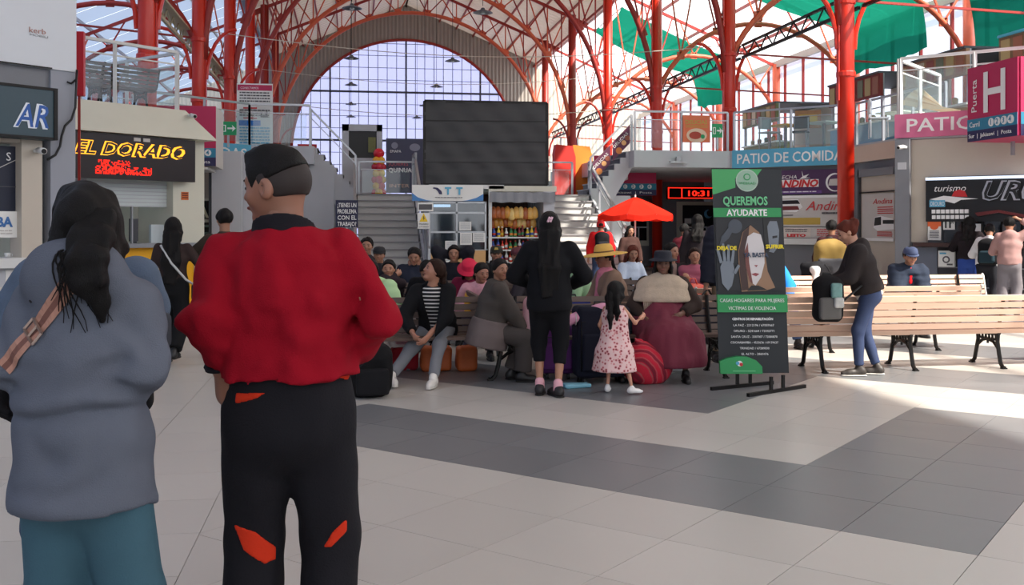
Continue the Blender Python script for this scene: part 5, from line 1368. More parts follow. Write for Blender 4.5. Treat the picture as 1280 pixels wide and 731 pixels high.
def axes(yaw, pitch, roll=0):
    """local axes of a head: columns right, front, up (yaw to the person's left is positive)"""
    return np.array((Matrix.Rotation(math.radians(yaw), 3, 'Z') @ Matrix.Rotation(math.radians(-pitch), 3, 'X') @ Matrix.Rotation(math.radians(roll), 3, 'Y')))
def hand_fields(W, d, n, h, curl, s):
    """palm, four fingers, thumb; W wrist, d pointing direction, n palm normal, s +1 when the thumb lies towards cross(d, n)"""
    d = unit(d); n = np.array(n, float); n = unit(n - d * (n @ d)); t = np.cross(d, n) * s
    P = lambda a, b, c: np.array(W) + (d * a + t * b + n * c) * h
    k = .075; fl = (n, .62)
    out = [(cone(P(-.05, 0, 0), P(.46, .02, 0), .17 * h, .23 * h, fl), .0)]
    for b, L, e in ((.17, .44, 0), (.06, .50, .03), (-.05, .46, .02), (-.15, .36, -.04)):
        a0 = .46 + e; c1, c2 = math.radians(curl), math.radians(curl * 2.1)
        m_ = (a0 + L * .5 * math.cos(c1), L * .5 * math.sin(c1)); e_ = (m_[0] + L * .5 * math.cos(c2), m_[1] + L * .5 * math.sin(c2))
        out += [(cone(P(a0 - .1, b, 0), P(m_[0], b * 1.12, m_[1]), .062 * h, .055 * h), .012 * h / .17), (cone(P(m_[0], b * 1.12, m_[1]), P(e_[0], b * 1.15, e_[1]), .055 * h, .045 * h), .006)]
    out += [(cone(P(.08, .12, .02), P(.30, .30, .08), .085 * h, .07 * h), .02), (cone(P(.30, .30, .08), P(.52, .34, .14), .068 * h, .05 * h), .008)]
    return out

def person(lab, loc, az, H=1.58, sit=None, lean=0, tilt=0, twist=0, head=(0, 0), roll=0, lh=None, rh=None, lp=(-.6, -.7, -.2), rp=(.6, -.7, -.2), lf=None, rf=None,
           lk=None, rk=None, build=1.0, tone=(158, 112, 88), top=None, bottom=None, shoe=(40, 38, 40), hair='short', hm=None, hat=None, face=True, res=.015, curl=22, hn=None, group=None, footyaw=(8, -8), belly=1.0, hair_len=.3, look='thing', handsize=.1, fine=False, headres=None, shw=.097, shz=.272, neck=0, headscale=1.0, le=None, re=None):
    R = thing('person', lab, 'person', (loc[0], loc[1], loc[2] if len(loc) > 2 else 0), -math.radians(az + 9), group)
    s = H / 1.6; J = {'root': R, 's': s, 'H': H}
    pz = .53 * H if sit is None else sit + .085 * s
    pel = np.array((0., 0., pz)); th, tl = math.radians(lean), math.radians(tilt)
    sp = unit((math.sin(tl), math.sin(th), math.cos(th) * math.cos(tl)))
    tw = math.radians(twist); rt = unit(np.cross(np.cross(sp, (math.cos(tw), math.sin(tw), 0)), sp))
    fr = np.cross(sp, rt)
    B = lambda k: pel + sp * (k * H)
    nb = B(.298); shc = B(shz)
    hax = axes(head[0] + twist, head[1], roll)
    HC = nb + sp * (.03 * H + neck) + (hax[:, 2] * .078 * headscale + hax[:, 1] * .012) * H; hs = .0675 * H * headscale
    hp = lambda x, y, z: HC + hax @ (np.array((x, y, z)) * hs)
    J.update(pel=pel, nb=nb, HC=HC, hax=hax, hs=hs, sp=sp, rt=rt, fr=fr, hp=hp, B=B)
    sw = shw * H * (1 + (build - 1) * .7); SL, SR = shc - rt * sw, shc + rt * sw
    ua, fa = .172 * H, .148 * H
    lh = SL + np.array((-.05, .05, -.305)) * H if lh is None else np.array(lh); rh = SR + np.array((.05, .05, -.305)) * H if rh is None else np.array(rh)
    EL, WL = ik(SL, lh, ua, fa, lp); ER, WR = ik(SR, rh, ua, fa, rp)
    if le is not None: EL, WL = np.array(le, float), lh
    if re is not None: ER, WR = np.array(re, float), rh
    hw = .052 * H * (1 + (build - 1) * .6); HL, HR = pel - np.array((hw, 0, .01)), pel + np.array((hw, 0, -.01))
    az_ = .052 * H
    if sit is None: dl, dr = (-.062 * H, 0, az_), (.062 * H, 0, az_)
    else: dl, dr = (-.075 * H, .25 * H, az_), (.075 * H, .25 * H, az_)
    AL = np.array(lf if lf is not None else dl, float); AR = np.array(rf if rf is not None else dr, float)
    kp = (0, 1, .15) if sit is None else (0, .5, 1)
    KL, AL = ik(HL, AL, .243 * H, .24 * H, lk or (-.15, kp[1], kp[2])); KR, AR = ik(HR, AR, .243 * H, .24 * H, rk or (.15, kp[1], kp[2]))
    J.update(SL=SL, SR=SR, EL=EL, ER=ER, WL=WL, WR=WR, HL=HL, HR=HR, KL=KL, KR=KR, AL=AL, AR=AR)
    bd = build; wd = lambda a, b: (a * H * bd, b * H * bd)
    tp = [B(-.03), B(.05), B(.11), B(.19), B(.262), B(.292)]; tw_ = [wd(.094, .072), wd(.094, .074), (.083 * H * bd * (.6 + .4 * belly), .068 * H * bd * belly), wd(.096, .070), (.088 * H * (1 + (bd - 1) * .7), .052 * H * bd), (.04 * H, .038 * H)]
    def torso(i, lo=0): return loft(tp[lo:], [(a + i, b + i) for a, b in tw_[lo:]], rt)
    def arm(S, E, W, i, j=None, upto=1.0):
        j = i if j is None else j; e = E + (W - E) * upto
        return [(cone(S, E, .0285 * H * bd + i, .0245 * H * bd + i), .03), (cone(E, e, .0245 * H * bd + i, .0165 * H + j), .02)]
    def leg(A, K, F, i, j=None, upto=1.0, it=None):
        j = i if j is None else j; e = K + (F - K) * upto
        return [(cone(A, K, .052 * H * bd + (i if it is None else it), .036 * H + i), .05), (cone(K, e, .036 * H + i, .022 * H + j), .03)]
    # ---- skin: the whole figure, slightly slimmer than the clothes; head and hands meshed finer
    ms = skin(tone); hh = handsize * H
    core = union([torso(-.012)] + arm(SL, EL, WL, -.006) + arm(SR, ER, WR, -.006) + leg(HL, KL, AL, -.006) + leg(HR, KR, AR, -.006) + [(cone(nb - sp * .03, hp(0, -.1, -.2), .036 * H, .033 * H), .03)])
    Hx = hax
    hd = [ell(hp(0, -.10, .22), v3(.70, .86, .78) * hs, Hx), (ell(hp(0, .14, -.28), v3(.56, .60, .70) * hs, Hx), .035 * s), (cone(hp(0, .72, .10), hp(0, .86, -.20), .06 * hs, .12 * hs), .014 * s), (ell(hp(0, .50, -.80), v3(.28, .22, .18) * hs, Hx), .02 * s),
          (ell(hp(0, .68, -.50), v3(.22, .09, .10) * hs, Hx), .010 * s), (cone(hp(-.36, .60, .20), hp(.36, .60, .20), .10 * hs, .10 * hs), .015 * s), (cone(hp(0, -.25, -.45), nb - sp * .01, .46 * hs, .033 * H), .02 * s)]
    for q in (-1, 1): hd += [(ell(hp(q * .70, -.08, -.08), v3(.09, .19, .28) * hs, Hx), .008 * s), (ell(hp(q * .36, .50, -.24), v3(.2, .16, .2) * hs, Hx), .02 * s)]
    headf = union(hd)
    if fine:
        base = headf
        def headf(p, base=base):
            o = base(p)
            for q in (-1, 1):
                c1 = ell(hp(q * .75, .05, -.05), v3(.06, .10, .17) * hs, Hx)(p); o = np.maximum(o, -c1)
            return o
        headf.box = base.box
    def hn_(side_, W, E): 
        if hn and hn.get(side_): return hn[side_]
        return (W - E, -rt * side_ + np.array((0, 0, 0.)))
    hf = []
    for side_, W, E in ((-1, WL, EL), (1, WR, ER)):
        d_, n_ = hn_(side_, W, E); pm = hand_fields(W + unit(W - E) * .004, d_, n_, hh, curl, -side_)
        hf.append(union(pm + [(cone(E + (W - E) * .75, W, .018 * H, .016 * H), .015)]))
    hr_ = headres or (.0085 if not fine else .0055)
    body = soft('body', [core, headf, hf[0], hf[1]], [res * 1.25, hr_, min(.007, hr_), min(.007, hr_)], ms, R)
    J['body'] = body; J['headf'] = headf
    # ---- face
    if face:
        def sy(x, z):
            ys = np.linspace(1.3, .2, 111); v = headf(np.stack([hp(x, y, z) for y in ys]).astype(np.float32)); return ys[int(np.argmax(v < 0))]
        fr_ = .0035 if fine else .0055
        for q in (-1, 1):
            for nm, x, z, r_, m in (('eye', q * .27, .02, (.13, .05, .062), M_eye), ('eyebrow', q * .28, .22, (.20, .06, .045), M_brow)):
                soft(nm, union([ell(hp(x, sy(x, z) - .01, z), v3(r_) * hs, Hx @ np.array(Matrix.Rotation(math.radians(-q * 18), 3, 'Z')))]), fr_, m, R)
        soft('mouth', union([ell(hp(0, sy(0, -.50) - .01, -.50), v3(.25, .06, .07) * hs, Hx)]), fr_, M_lip, R)
    # ---- clothes
    if bottom:
        mb = bottom.get('m') or cloth(bottom['c']); i = bottom.get('i', .012); kind = bottom.get('kind', 'trousers')
        if kind in ('trousers', 'capri'):
            up = .93 if kind == 'trousers' else bottom.get('upto', .45)
            pr = [None]
            wz = B(bottom.get('waist', .07))
            tpf = torso(bottom.get('ti', min(i * .5, .008)))
            tcut = lambda p: np.maximum(tpf(p), side(wz, sp)(p)); tcut.box = tpf.box
            pr[0] = tcut
            endL = side(KL + (AL - KL) * up, AL - KL); endR = side(KR + (AR - KR) * up, AR - KR)
            def capleg(L, K, A, e):
                out = []
                for n_, (f, k) in enumerate(L):
                    if n_ == 1:
                        g = (lambda f, e: (lambda p: np.maximum(f(p), e(p))))(f, e); g.box = f.box; out.append((g, k))
                    else: out.append((f, k))
                return out
            pr = [pr[0]] + capleg(leg(HL, KL, AL, i, bottom.get('cuff', i + .012), up + .03, bottom.get('it', min(i, .012))), KL, AL, endL) + capleg(leg(HR, KR, AR, i, bottom.get('cuff', i + .012), up + .03, bottom.get('it', min(i, .012))), KR, AR, endR)
            f = union(pr, noise=bottom.get('noise', [(.006, (11, 11, 7))])); J['trouser_f'] = f
            J['trousers'] = soft('trousers', f, bottom.get('res', res), mb, R)
        elif kind == 'skirt':
            f = union([loft(bottom['pts'], bottom['ws'], bottom.get('right', (1, 0, 0)))], cut=bottom.get('cut'), noise=bottom.get('noise', [(.012, (14, 14, 2))])); J['skirt_f'] = f
            soft('skirt', f, bottom.get('res', res), mb, R)
    if top:
        mt = top.get('m') or cloth(top['c']); i = top.get('i', .018); up = top.get('upto', .96); hem = top.get('hem', -.005)
        tf = torso(i)
        hz = B(hem)
        if hem < -.03:
            lo_ = hem + .03; tf = loft([B(hem + .01), B(-.03)] + tp[1:], [(tw_[0][0] + i + top.get('flare', 0), tw_[0][1] + i + top.get('flare', 0)), (tw_[0][0] + i, tw_[0][1] + i)] + [(a + i, b + i) for a, b in tw_[1:]], rt)
        g = lambda p: np.maximum(tf(p), side(hz, -sp)(p)); g.box = tf.box
        pr = [g]
        if top.get('sleeves', True):
            for S, E, W in ((SL, EL, WL), (SR, ER, WR)):
                ai = top.get('ai', i * 1.05); A = arm(S, E, W, ai, ai * .7 + .004, 1.02)
                pr.append(A[0])
                if up > .1:
                    e = side(E + (W - E) * up, W - E); h = (lambda f, e: (lambda p: np.maximum(f(p), e(p))))(A[1][0], e); h.box = A[1][0].box; pr.append((h, .02))
        if top.get('collar', True): pr.append((cone(nb - sp * .02 * s, nb + sp * top.get('collar_h', .022) * s + hax[:, 1] * .004, .050 * s, .047 * s), .03))
        if top.get('hood'):
            pr += [(ell(nb - fr * .070 * s + sp * top.get('hood_z', .0) * s, v3(.115, .065, .075) * s * top.get('hood_s', 1), np.stack([rt, fr, sp], 1)), .05), (cone(nb - rt * .08 * s + fr * .01, nb - rt * .03 * s + fr * .06 * s - sp * .02, .035 * s, .02 * s), .03), (cone(nb + rt * .08 * s + fr * .01, nb + rt * .03 * s + fr * .06 * s - sp * .02, .035 * s, .02 * s), .03)]
        cut = []
        f = union(pr, .03, noise=top.get('noise', [(.007, (13, 13, 8))]))
        if top.get('folds'):
            ff = f; FL = []
            for S, E, W in ((SL, EL, WL), (SR, ER, WR)):
                FL += [(E, unit(W - S), 75, .0075, .10), (S * .35 + E * .65, unit(unit(E - S) + .5 * sp), 60, .006, .10), (S + (E - S) * .2 - sp * .05, unit(rt + sp * .6), 55, .006, .11)]
            FL += [(B(hem + .03) - fr * .1, unit(sp + .15 * rt), 70, .007, .13), (B(.17) - fr * .12 + rt * .03, unit(rt + .3 * sp), 34, .004, .16)]
            def f(p, ff=ff):
                o = ff(p); w = vnoise(p * 9.0) * 1.6
                for c_, a_, fq, am_, rd in FL:
                    q = p - c_.astype(np.float32); o = o + am_ * np.sin((q @ a_.astype(np.float32)) * fq + w * 1.8) * np.exp(-(q * q).sum(-1) / rd ** 2)
                return o
            f.box = ff.box
        if top.get('crease'):
            fc = f; z0, am, wd_ = top['crease']
            def f(p, fc=fc):
                am = top['crease'][1] * np.exp(-(p[..., 0] / .165) ** 6)
                return fc(p) + am * np.exp(-((p[..., 2] - z0 - .012 * np.sin(p[..., 0] * 16)) / wd_) ** 2) - am * .8 * np.exp(-((p[..., 2] - z0 - .03 - .012 * np.sin(p[..., 0] * 16)) / (wd_ * 1.6)) ** 2)
            f.box = fc.box
        if top.get('open'):     # unbuttoned jacket showing an inner shirt
            f0 = f; w0 = top['open']
            def f(p, f0=f0):
                q = p - B(.1); x = np.abs(q @ rt.astype(np.float32)); y = q @ fr.astype(np.float32); z = q @ sp.astype(np.float32)
                return np.maximum(f0(p), np.minimum(np.minimum(y, w0 + top.get('open_v', 0) * z - x), .02))
            f.box = f0.box
            t2 = torso(.006); t2c = lambda p: np.maximum(t2(p), side(B(.0), -sp)(p)); t2c.box = t2.box
            soft('shirt', union([t2c]), res, top.get('inner'), R)
        J['top_f'] = f
        J['top'] = soft(top.get('name', 'jacket'), f, top.get('res', res), mt, R)
    # ---- shoes
    if shoe:
        sm = shoe if not isinstance(shoe, tuple) else mat('shoe_%d_%d_%d' % shoe, shoe, .5)
        for A, fy in ((AL, footyaw[0]), (AR, footyaw[1])):
            a = math.radians(fy); d_ = np.array((-math.sin(a), math.cos(a), 0)); g0 = A[2] - az_
            q = lambda f_, z: np.array((A[0], A[1], 0)) + d_ * f_ * H + np.array((0, 0, g0 + z * H))
            f = union([cone(q(-.022, .026), q(.065, .022), .024 * H, .022 * H), (cone(q(.05, .020), q(.10, .016), .024 * H, .017 * H), .02), (cone(q(-.012, .04), q(.0, .058), .024 * H, .024 * H), .025)], cut=[above(g0 + .006)])
            o = soft('shoe', f, min(res, .01), sm, R)
            f2 = union([cone(q(-.022, .010), q(.065, .010), .0275 * H, .026 * H), (cone(q(.05, .010), q(.10, .010), .027 * H, .02 * H), .02)], cut=[above(g0 + .001), below(g0 + .014 * s)])
            soft('sole', f2, min(res, .008), mat('sole_pale', (206, 202, 196), .6) if (not isinstance(shoe, tuple) or sum(shoe) > 300) else mat('sole_dark', (34, 32, 32), .6), o)
    # ---- hair
    hm = hm or M_hair
    if hair:
        fr_n = Hx @ np.array((0, .80, -.60)); cap = ell(hp(0, -.13, .25), v3(.83, .99, .90) * hs, Hx)
        cuts = [side(hp(0, .50, .45), fr_n)]
        pr = [cap]
        nz = [(.010 * s, (30, 30, 7))]
        dn = np.array((0, 0, -1.)); bk = -Hx[:, 1]; rx = Hx[:, 0]
        if hair == 'short': cuts.append(side(hp(0, -.5, -.42), Hx @ np.array((0, -.25, -1))))
        elif hair == 'fade':
            pr = [ell(hp(0, -.06, .34), v3(.76, .90, .80) * hs, Hx), (ell(hp(0, .30, .92), v3(.52, .46, .18) * hs, Hx), .03 * s)]
            cuts = [side(hp(0, .62, .55), Hx @ np.array((0, .93, -.36))), side(hp(0, -.4, .30), Hx @ np.array((0, -.42, -.9)))]
        elif hair in ('long', 'pony', 'bun', 'braid'):
            if hair == 'long':
                b0 = HC + bk * .42 * hs; pts = [hp(0, -.35, .2), hp(0, -.62, -.7), None, None]; L = hair_len
                bo = .072 * H * bd + (top or {}).get('i', 0) + .004 if L > .14 else .085 * s; pts[2] = nb + (-fr) * bo * .92 + dn * L * .45 + sp * .0; pts[3] = nb + (-fr) * bo + dn * L
                ws = [(.74 * hs, .5 * hs), (.86 * hs, .40 * hs), (.95 * hs, .035 * s), (.62 * hs, .022 * s)]
                lf_ = loft(pts, ws, rx); long_ = lf_; pr_long = lf_
            if hair == 'pony':
                pr += [(cone(hp(0, -.95, .15), hp(0, -1.05, .05), .2 * hs, .22 * hs), .02)]
                long_ = loft([hp(0, -1.0, .1), hp(0, -1.12, -.6), nb - fr * .10 * s + dn * hair_len], [(.26 * hs, .22 * hs), (.30 * hs, .22 * hs), (.12 * hs, .1 * hs)], rx)
            if hair == 'bun': long_ = ell(hp(0, -1.02, .52), v3(.50, .40, .46) * hs, Hx)
            if hair == 'braid':
                long_ = loft([hp(0, -.8, -.3), nb - fr * .10 * s, nb - fr * .11 * s + dn * hair_len], [(.22 * hs, .2 * hs), (.2 * hs, .16 * hs), (.12 * hs, .1 * hs)], rx)
            if hair != 'long': cuts.append(side(hp(0, -.5, -.5), Hx @ np.array((0, -.2, -1))))
        capf = union(pr, .02 * s, cut=cuts, noise=nz)
        fs = [capf]
        if hair in ('long', 'pony', 'bun', 'braid'): fs.append(union([long_], noise=[(.014 * s, (34, 34, 6))]))
        if hair == 'long':
            for q in (-1, 1): fs.append(union([loft([hp(q * .62, .12, .35), hp(q * .78, .02, -.45), hp(q * .74, -.18, -1.25)], [(.16 * hs, .34 * hs), (.14 * hs, .34 * hs), (.10 * hs, .22 * hs)], rx)], noise=[(.006 * s, (34, 34, 7))]))
        whole = fs[0]
        def allf(p): 
            o = fs[0](p)
            for g in fs[1:]: o = smin(o, g(p), .02)
            return o
        allf.box = (np.min([g.box[0] for g in fs], 0), np.max([g.box[1] for g in fs], 0))
        J['hair'] = soft('hair', allf, max(hr_, .007) if not fine else .006, hm, R)
    # ---- hats (lathed about the head's up axis)
    if hat:
        kind, hc = hat[0], hat[1]; m = mat('hat_%d_%d_%d' % tuple(hc), hc, .8, 0, .1, 20, bump=.3, bscale=150)
        Mx = Matrix([list(r) for r in Hx]) ; k = hs
        prof = {'bucket': [(1.55, .30), (1.5, .36), (1.02, .54), (.98, .6), (.92, 1.12), (.8, 1.24), (.01, 1.27)], 'straw': [(2.3, .26), (2.25, .32), (1.5, .46), (1.0, .52), (.96, .7), (.86, 1.15), (.66, 1.34), (.01, 1.38)], 'cap': [(.92, .34), (.95, .40), (.93, .62), (.80, .95), (.5, 1.12), (.01, 1.17)], 'hoodie': [(.96, -.2), (1.0, .2), (.95, .6), (.8, 1.0), (.4, 1.2), (.01, 1.24)]}[kind]
        b = MB().lathe([(r_ * k, z_ * k) for r_, z_ in prof], (0, 0, 0), 28, .90, 1.06)
        vs = [Vector(hp(0, -.06, 0)) + Mx @ Vector(q) for q in b.v]; b.v = [tuple(q) for q in vs]
        o = b.build('hat', m, R, True, world=False)
        if kind == 'cap':
            vz = [(.78 * k * math.sin(a), (.62 + .62 * math.cos(a)) * k, (.40 - .12 * math.cos(a)) * k) for a in [math.radians(x) for x in range(-80, 81, 16)]]
            inn = [(.75 * k * math.sin(math.radians(x)), .62 * k * math.cos(math.radians(x)) * 1.0, .42 * k) for x in range(-80, 81, 16)]
            q = MB(); rows = [[Vector(hp(0, -.06, 0)) + Mx @ Vector(p_) for p_ in r_] for r_ in (inn, vz)]; rows.append([p_ - Vector(Hx[:, 2]) * .012 for p_ in rows[1]]); rows.append([p_ - Vector(Hx[:, 2]) * .012 for p_ in rows[0]])
            q.sheet(rows).build('visor', m, o, True, world=False)
        if kind == 'straw':
            q = MB().lathe([(1.0 * k, .5 * k), (.985 * k, .52 * k), (.975 * k, .66 * k), (.97 * k, .68 * k)], (0, 0, 0), 28, .91, 1.07); q.v = [tuple(Vector(hp(0, -.06, 0)) + Mx @ Vector(p_)) for p_ in q.v]; q.build('hat_band', mat('hat_band', (96, 66, 30), .7), o, True, world=False)
    return J
def held(name, lab, cat, J, group=None):
    """a thing carried by a person: shares the person's base frame"""
    r = J['root']; t = thing(name, lab, cat, tuple(r.matrix_basis.translation), r.matrix_basis.to_euler().z, group); return t
def phone(lab, J, p, d=(0, .3, 1)):
    t = held('phone', lab, 'phone', J); p = Vector(p); d = Vector(d).normalized(); x = Vector(J['rt']); n = x.cross(d)
    M3 = Matrix((x, n, d)).transposed(); MB().box(p, (.072, .009, .145), M3).build('case', M_black, t, world=False); MB().box(p - n * .0051, (.066, .001, .135), M3).build('screen', mat('phone_glass', (40, 44, 54), .1), t, world=False)
def backpack(lab, c, rz, w, h, dp, m, m2, res=.012, z=0, straps=True, matrix=None, tiltx=0):
    t = thing('backpack', lab, 'backpack', (c[0], c[1], c[2] if len(c) > 2 else z), rz)
    M3 = np.array(Matrix.Rotation(tiltx, 3, 'X'))
    f = union([rbox((0, 0, h * .47), (w / 2, dp / 2, h * .47), min(w, dp) * .38, M3), (ell((0, 0, h * .75), (w * .46, dp * .5, h * .25)), .05)], noise=[(.010, (10, 10, 8))], cut=[above(.0)])
    soft('bag_body', f, res, m, t); soft('front_pocket', union([rbox((0, -dp * .52, h * .30), (w * .38, dp * .22, h * .24), .03)], noise=[(.006, (12, 12, 12))]), res, m2, t)
    if straps:
        for s_ in (-1, 1): MB().tube([(s_ * w * .25, dp * .5, h * .85), (s_ * w * .3, dp * .5 + .07, h * .65), (s_ * w * .3, dp * .5 + .06, h * .35), (s_ * w * .36, dp * .45, h * .12)], .014, 6).build('strap', M_black, t, True, world=False)
        MB().tube([(-.05, dp * .3, h * .95), (-.03, dp * .32, h * 1.03), (.03, dp * .32, h * 1.03), (.05, dp * .3, h * .95)], .011, 6).build('handle', M_black, t, True, world=False)
    MB().tube([(-w * .36, -dp * .30, h * .62), (-w * .2, -dp * .44, h * .80), (w * .2, -dp * .44, h * .80), (w * .36, -dp * .30, h * .62)], .006, 5).build('zip', mat('zip_grey', (90, 90, 96), .4, .4), t, True, world=False)
    return t
# ---------------------------------------------------------------- the two in the foreground
TR = lambda c, **k: dict(c=c, **k)
M_fleece = mat('red_fleece', (146, 12, 32), .9, 0, .10, 10, bump=.35, bscale=260, spec=.15)
MAN = person('man in a red fleece jacket seen from behind with hands on hips', cam(361, 3.05), -4, 1.67, lean=2, tilt=-1.5, head=(70, 4), lh=(-.195, -.03, 1.015), rh=(.17, .12, 1.02), le=(-.222, -.09, 1.15), re=(.278, -.05, 1.15), build=1.09, belly=1.05, shw=.091, shz=.276, neck=-.016, tone=(150, 104, 84),
    top=dict(m=M_fleece, i=.036, ai=.025, hem=.062, res=.0075, upto=.93, collar=False, folds=True, name='jacket', noise=[(.018, (6, 6, 5)), (.014, (13, 13, 8)), (.007, (28, 28, 17))]),
    bottom=dict(c=(26, 25, 30), i=.028, it=.012, cuff=.05, waist=.085, res=.010, noise=[(.012, (7, 7, 3.2)), (.005, (17, 17, 8))]), shoe=(40, 38, 40), hair='fade', fine=True, face=True, res=.012, curl=26, lf=(-.115, .02, .087), rf=(.115, .02, .087),
    hn={-1: ((.10, .16, -1), (.9, .5, .0)), 1: ((-.6, .5, -.4), (-.6, -.6, 0))})
r, s, nb, hp, hs, Hx = MAN['root'], MAN['s'], MAN['nb'], MAN['hp'], MAN['hs'], MAN['hax']
# close-cropped sides, dark collar, cuffs, hem band
M_stub = mat('hair_stubble', (40, 30, 28), .7, 0, .15, 60)
soft('cropped_hair', union([ell(hp(0, -.11, .16), v3(.725, .885, .80) * hs, Hx)], cut=[side(hp(0, .22, .2), Hx @ np.array((0, .95, -.25))), side(hp(0, -.3, -.30), Hx @ np.array((0, -.1, -1)))]), .006, M_stub, r)
M_collar = cloth((28, 26, 32))
f = union([cone(nb - MAN['sp'] * .03, nb + MAN['sp'] * .06 - MAN['fr'] * .01, .104, .090)], cut=[side(nb + MAN['sp'] * .066 - MAN['fr'] * .05, (0, .42, 1)), side(nb - MAN['sp'] * .0, (0, 0, -1))], noise=[(.004, (14, 14, 14))]); soft('collar', f, .007, M_collar, r)
for W, E in ((MAN['WL'], MAN['EL']), (MAN['WR'], MAN['ER'])):
    soft('cuff', union([cone(E + (W - E) * .88, E + (W - E) * .98, .047, .043)], cut=[side(E + (W - E) * .99, W - E), side(E + (W - E) * .89, E - W)]), .007, M_collar, r)
# orange-red panels let into the trousers
tf = MAN['trouser_f']
def patch(poly, m, back=True):
    pts = np.array(poly, np.float32)
    def f(p):
        x, z = p[..., 0], p[..., 2]; ins = np.full(x.shape, -1e9, np.float32); n = len(pts)
        area = sum(pts[i][0] * pts[(i + 1) % n][1] - pts[(i + 1) % n][0] * pts[i][1] for i in range(n)); sg = 1 if area > 0 else -1
        for i in range(n):
            a, b = pts[i], pts[(i + 1) % n]; e = b - a; L = np.hypot(*e); ins = np.maximum(ins, sg * ((x - a[0]) * e[1] - (z - a[1]) * e[0]) / L)
        return np.maximum(np.maximum(tf(p) - .0045, ins), p[..., 1] - .02)
    lo = (pts[:, 0].min() - .01, tf.box[0][1] - .02, pts[:, 1].min() - .01); hi = (pts[:, 0].max() + .01, .03, pts[:, 1].max() + .01); f.box = (v3(lo), v3(hi))
    return soft('trouser_panel', f, .006, m, r)
M_panel = cloth((206, 52, 26))
def lx(x, y, d=3.0): return ((x - 361) * d / 1280, CAMH - (y - 282) * d / 1280)
patch([lx(301, 509), lx(304, 486), lx(360, 483), lx(330, 492)], M_panel)
patch([lx(291, 659), lx(320, 668), lx(357, 706), lx(330, 711), lx(305, 693)], M_panel); patch([lx(391, 690), lx(418, 668), lx(435, 640), lx(434, 672), lx(415, 690)], M_panel)
patch([lx(425, 470), lx(438, 466), lx(438, 478)], M_panel)

M_hood = mat('grey_knit', (98, 103, 115), .92, 0, .08, 12, bump=.3, bscale=300, spec=.12)
WOM = person('woman in a long grey hooded dress with a crossbody strap seen from behind', cam(104, 2.68), 3, 1.52, head=(14, 6), lean=2, lh=(-.08, .22, 1.00), rh=(.05, .25, 1.0), le=(-.175, -.03, 1.08), re=(.180, -.03, 1.07), build=1.04, shw=.086, tone=(150, 104, 84),
    top=dict(m=M_hood, i=.030, ai=.024, hem=-.068, flare=.010, res=.008, folds=True, name='hooded_dress', hood=True, hood_s=1.25, hood_z=.045, crease=(.955, .016, .016), noise=[(.012, (6, 6, 9)), (.006, (16, 16, 14))]),
    bottom=dict(m=mat('teal_trousers', (68, 100, 114), .85, 0, .10, 8, bump=.25, bscale=200, spec=.15), i=.030, it=.004, cuff=.055, res=.011, noise=[(.012, (9, 9, 2.5))]), shoe=(60, 58, 60), hair='long', hair_len=.06, fine=True, face=False, res=.012, footyaw=(6, -6))
r, s = WOM['root'], WOM['s']; hp, hs, nb, fr = WOM['hp'], WOM['hs'], WOM['nb'], WOM['fr']
def back_y(f, x, z):
    ys = np.linspace(-.45, .1, 221); v = f(np.stack([np.full(221, x), ys, np.full(221, z)], -1).astype(np.float32)); i = np.argmax(v < 0); return ys[i] if v.min() < 0 else -.1
# loose strands of hair
rr = random.Random(4)
strand = MB()
for k in range(34):
    a = rr.uniform(-.2, 1); x0 = a * .75; L_ = rr.uniform(.06, .22)
    p0 = Vector(hp(x0, -.72, -.5)); pts = [p0]; sw_ = rr.uniform(-.03, .05)
    for j in range(1, 9):
        t_ = j / 8; q_ = p0 + Vector((sw_ * t_ * t_ + .012 * math.sin(5 * t_ + k), 0, -L_ * t_)); q_.y = min(q_.y - .02, back_y(WOM['top_f'], q_.x, q_.z) - .010); pts.append(q_)
    strand.tube(pts, [.0035 * (1 - .7 * j / 8) for j in range(9)], 5)
strand.build('hair_strands', M_hair, r, True, world=False)['kind'] = 'stuff'
sl_ = [np.array(hp(.30, -.80, .2))]
for x_, z_ in ((.055, 1.395), (.068, 1.345), (.080, 1.29), (.090, 1.235), (.098, 1.19)): sl_.append(np.array((x_, back_y(WOM['top_f'], x_, z_) - .012, z_)))
soft('side_lock', union([loft(sl_, [(.5 * hs, .30 * hs), (.5 * hs, .26 * hs), (.46 * hs, .2 * hs), (.36 * hs, .16 * hs), (.2 * hs, .10 * hs), (.06 * hs, .05 * hs)], (1, 0, 0))], noise=[(.012, (40, 40, 7))]), .006, M_hair, r)
# crossbody strap laid on the back of the dress
def ribbon(f, A, B, w, n, lift): 
    rows = []
    d = np.array(B) - np.array(A); nrm = np.array((-d[1], d[0])) / np.hypot(*d)
    for i in range(n + 1):
        c = np.array(A) + d * i / n; rows.append([Vector((c[0] + nrm[0] * w * e, back_y(f, c[0] + nrm[0] * w * e, c[1] + nrm[1] * w * e) - lift, c[1] + nrm[1] * w * e)) for e in (-.5, -.17, .17, .5)])
    return rows
wl = lambda x, y, d=2.56: ((x - 104) * d / 1280, CAMH - (y - 282) * d / 1280)
st = held('crossbody_strap', 'striped tan crossbody strap over the grey hooded dress', 'strap', WOM)
rows = ribbon(WOM['top_f'], wl(128, 343), wl(26, 462), .045, 30, .006)
b = MB(); 
for k, (i, j) in enumerate(((0, 1), (1, 2), (2, 3))):
    b.mi(k % 2).sheet([[q[i], q[j]] for q in rows])
b.build('webbing', [mat('strap_tan', (176, 130, 112), .8, 0, .2, 60), mat('strap_brown', (118, 78, 68), .8)], st, world=False)
b = MB(); i0 = 18
c = sum((rows[i0][j] for j in range(4)), Vector()) / 4
ux = (rows[i0][3] - rows[i0][0]).normalized(); uy = (rows[i0 + 1][1] - rows[i0][1]).normalized()
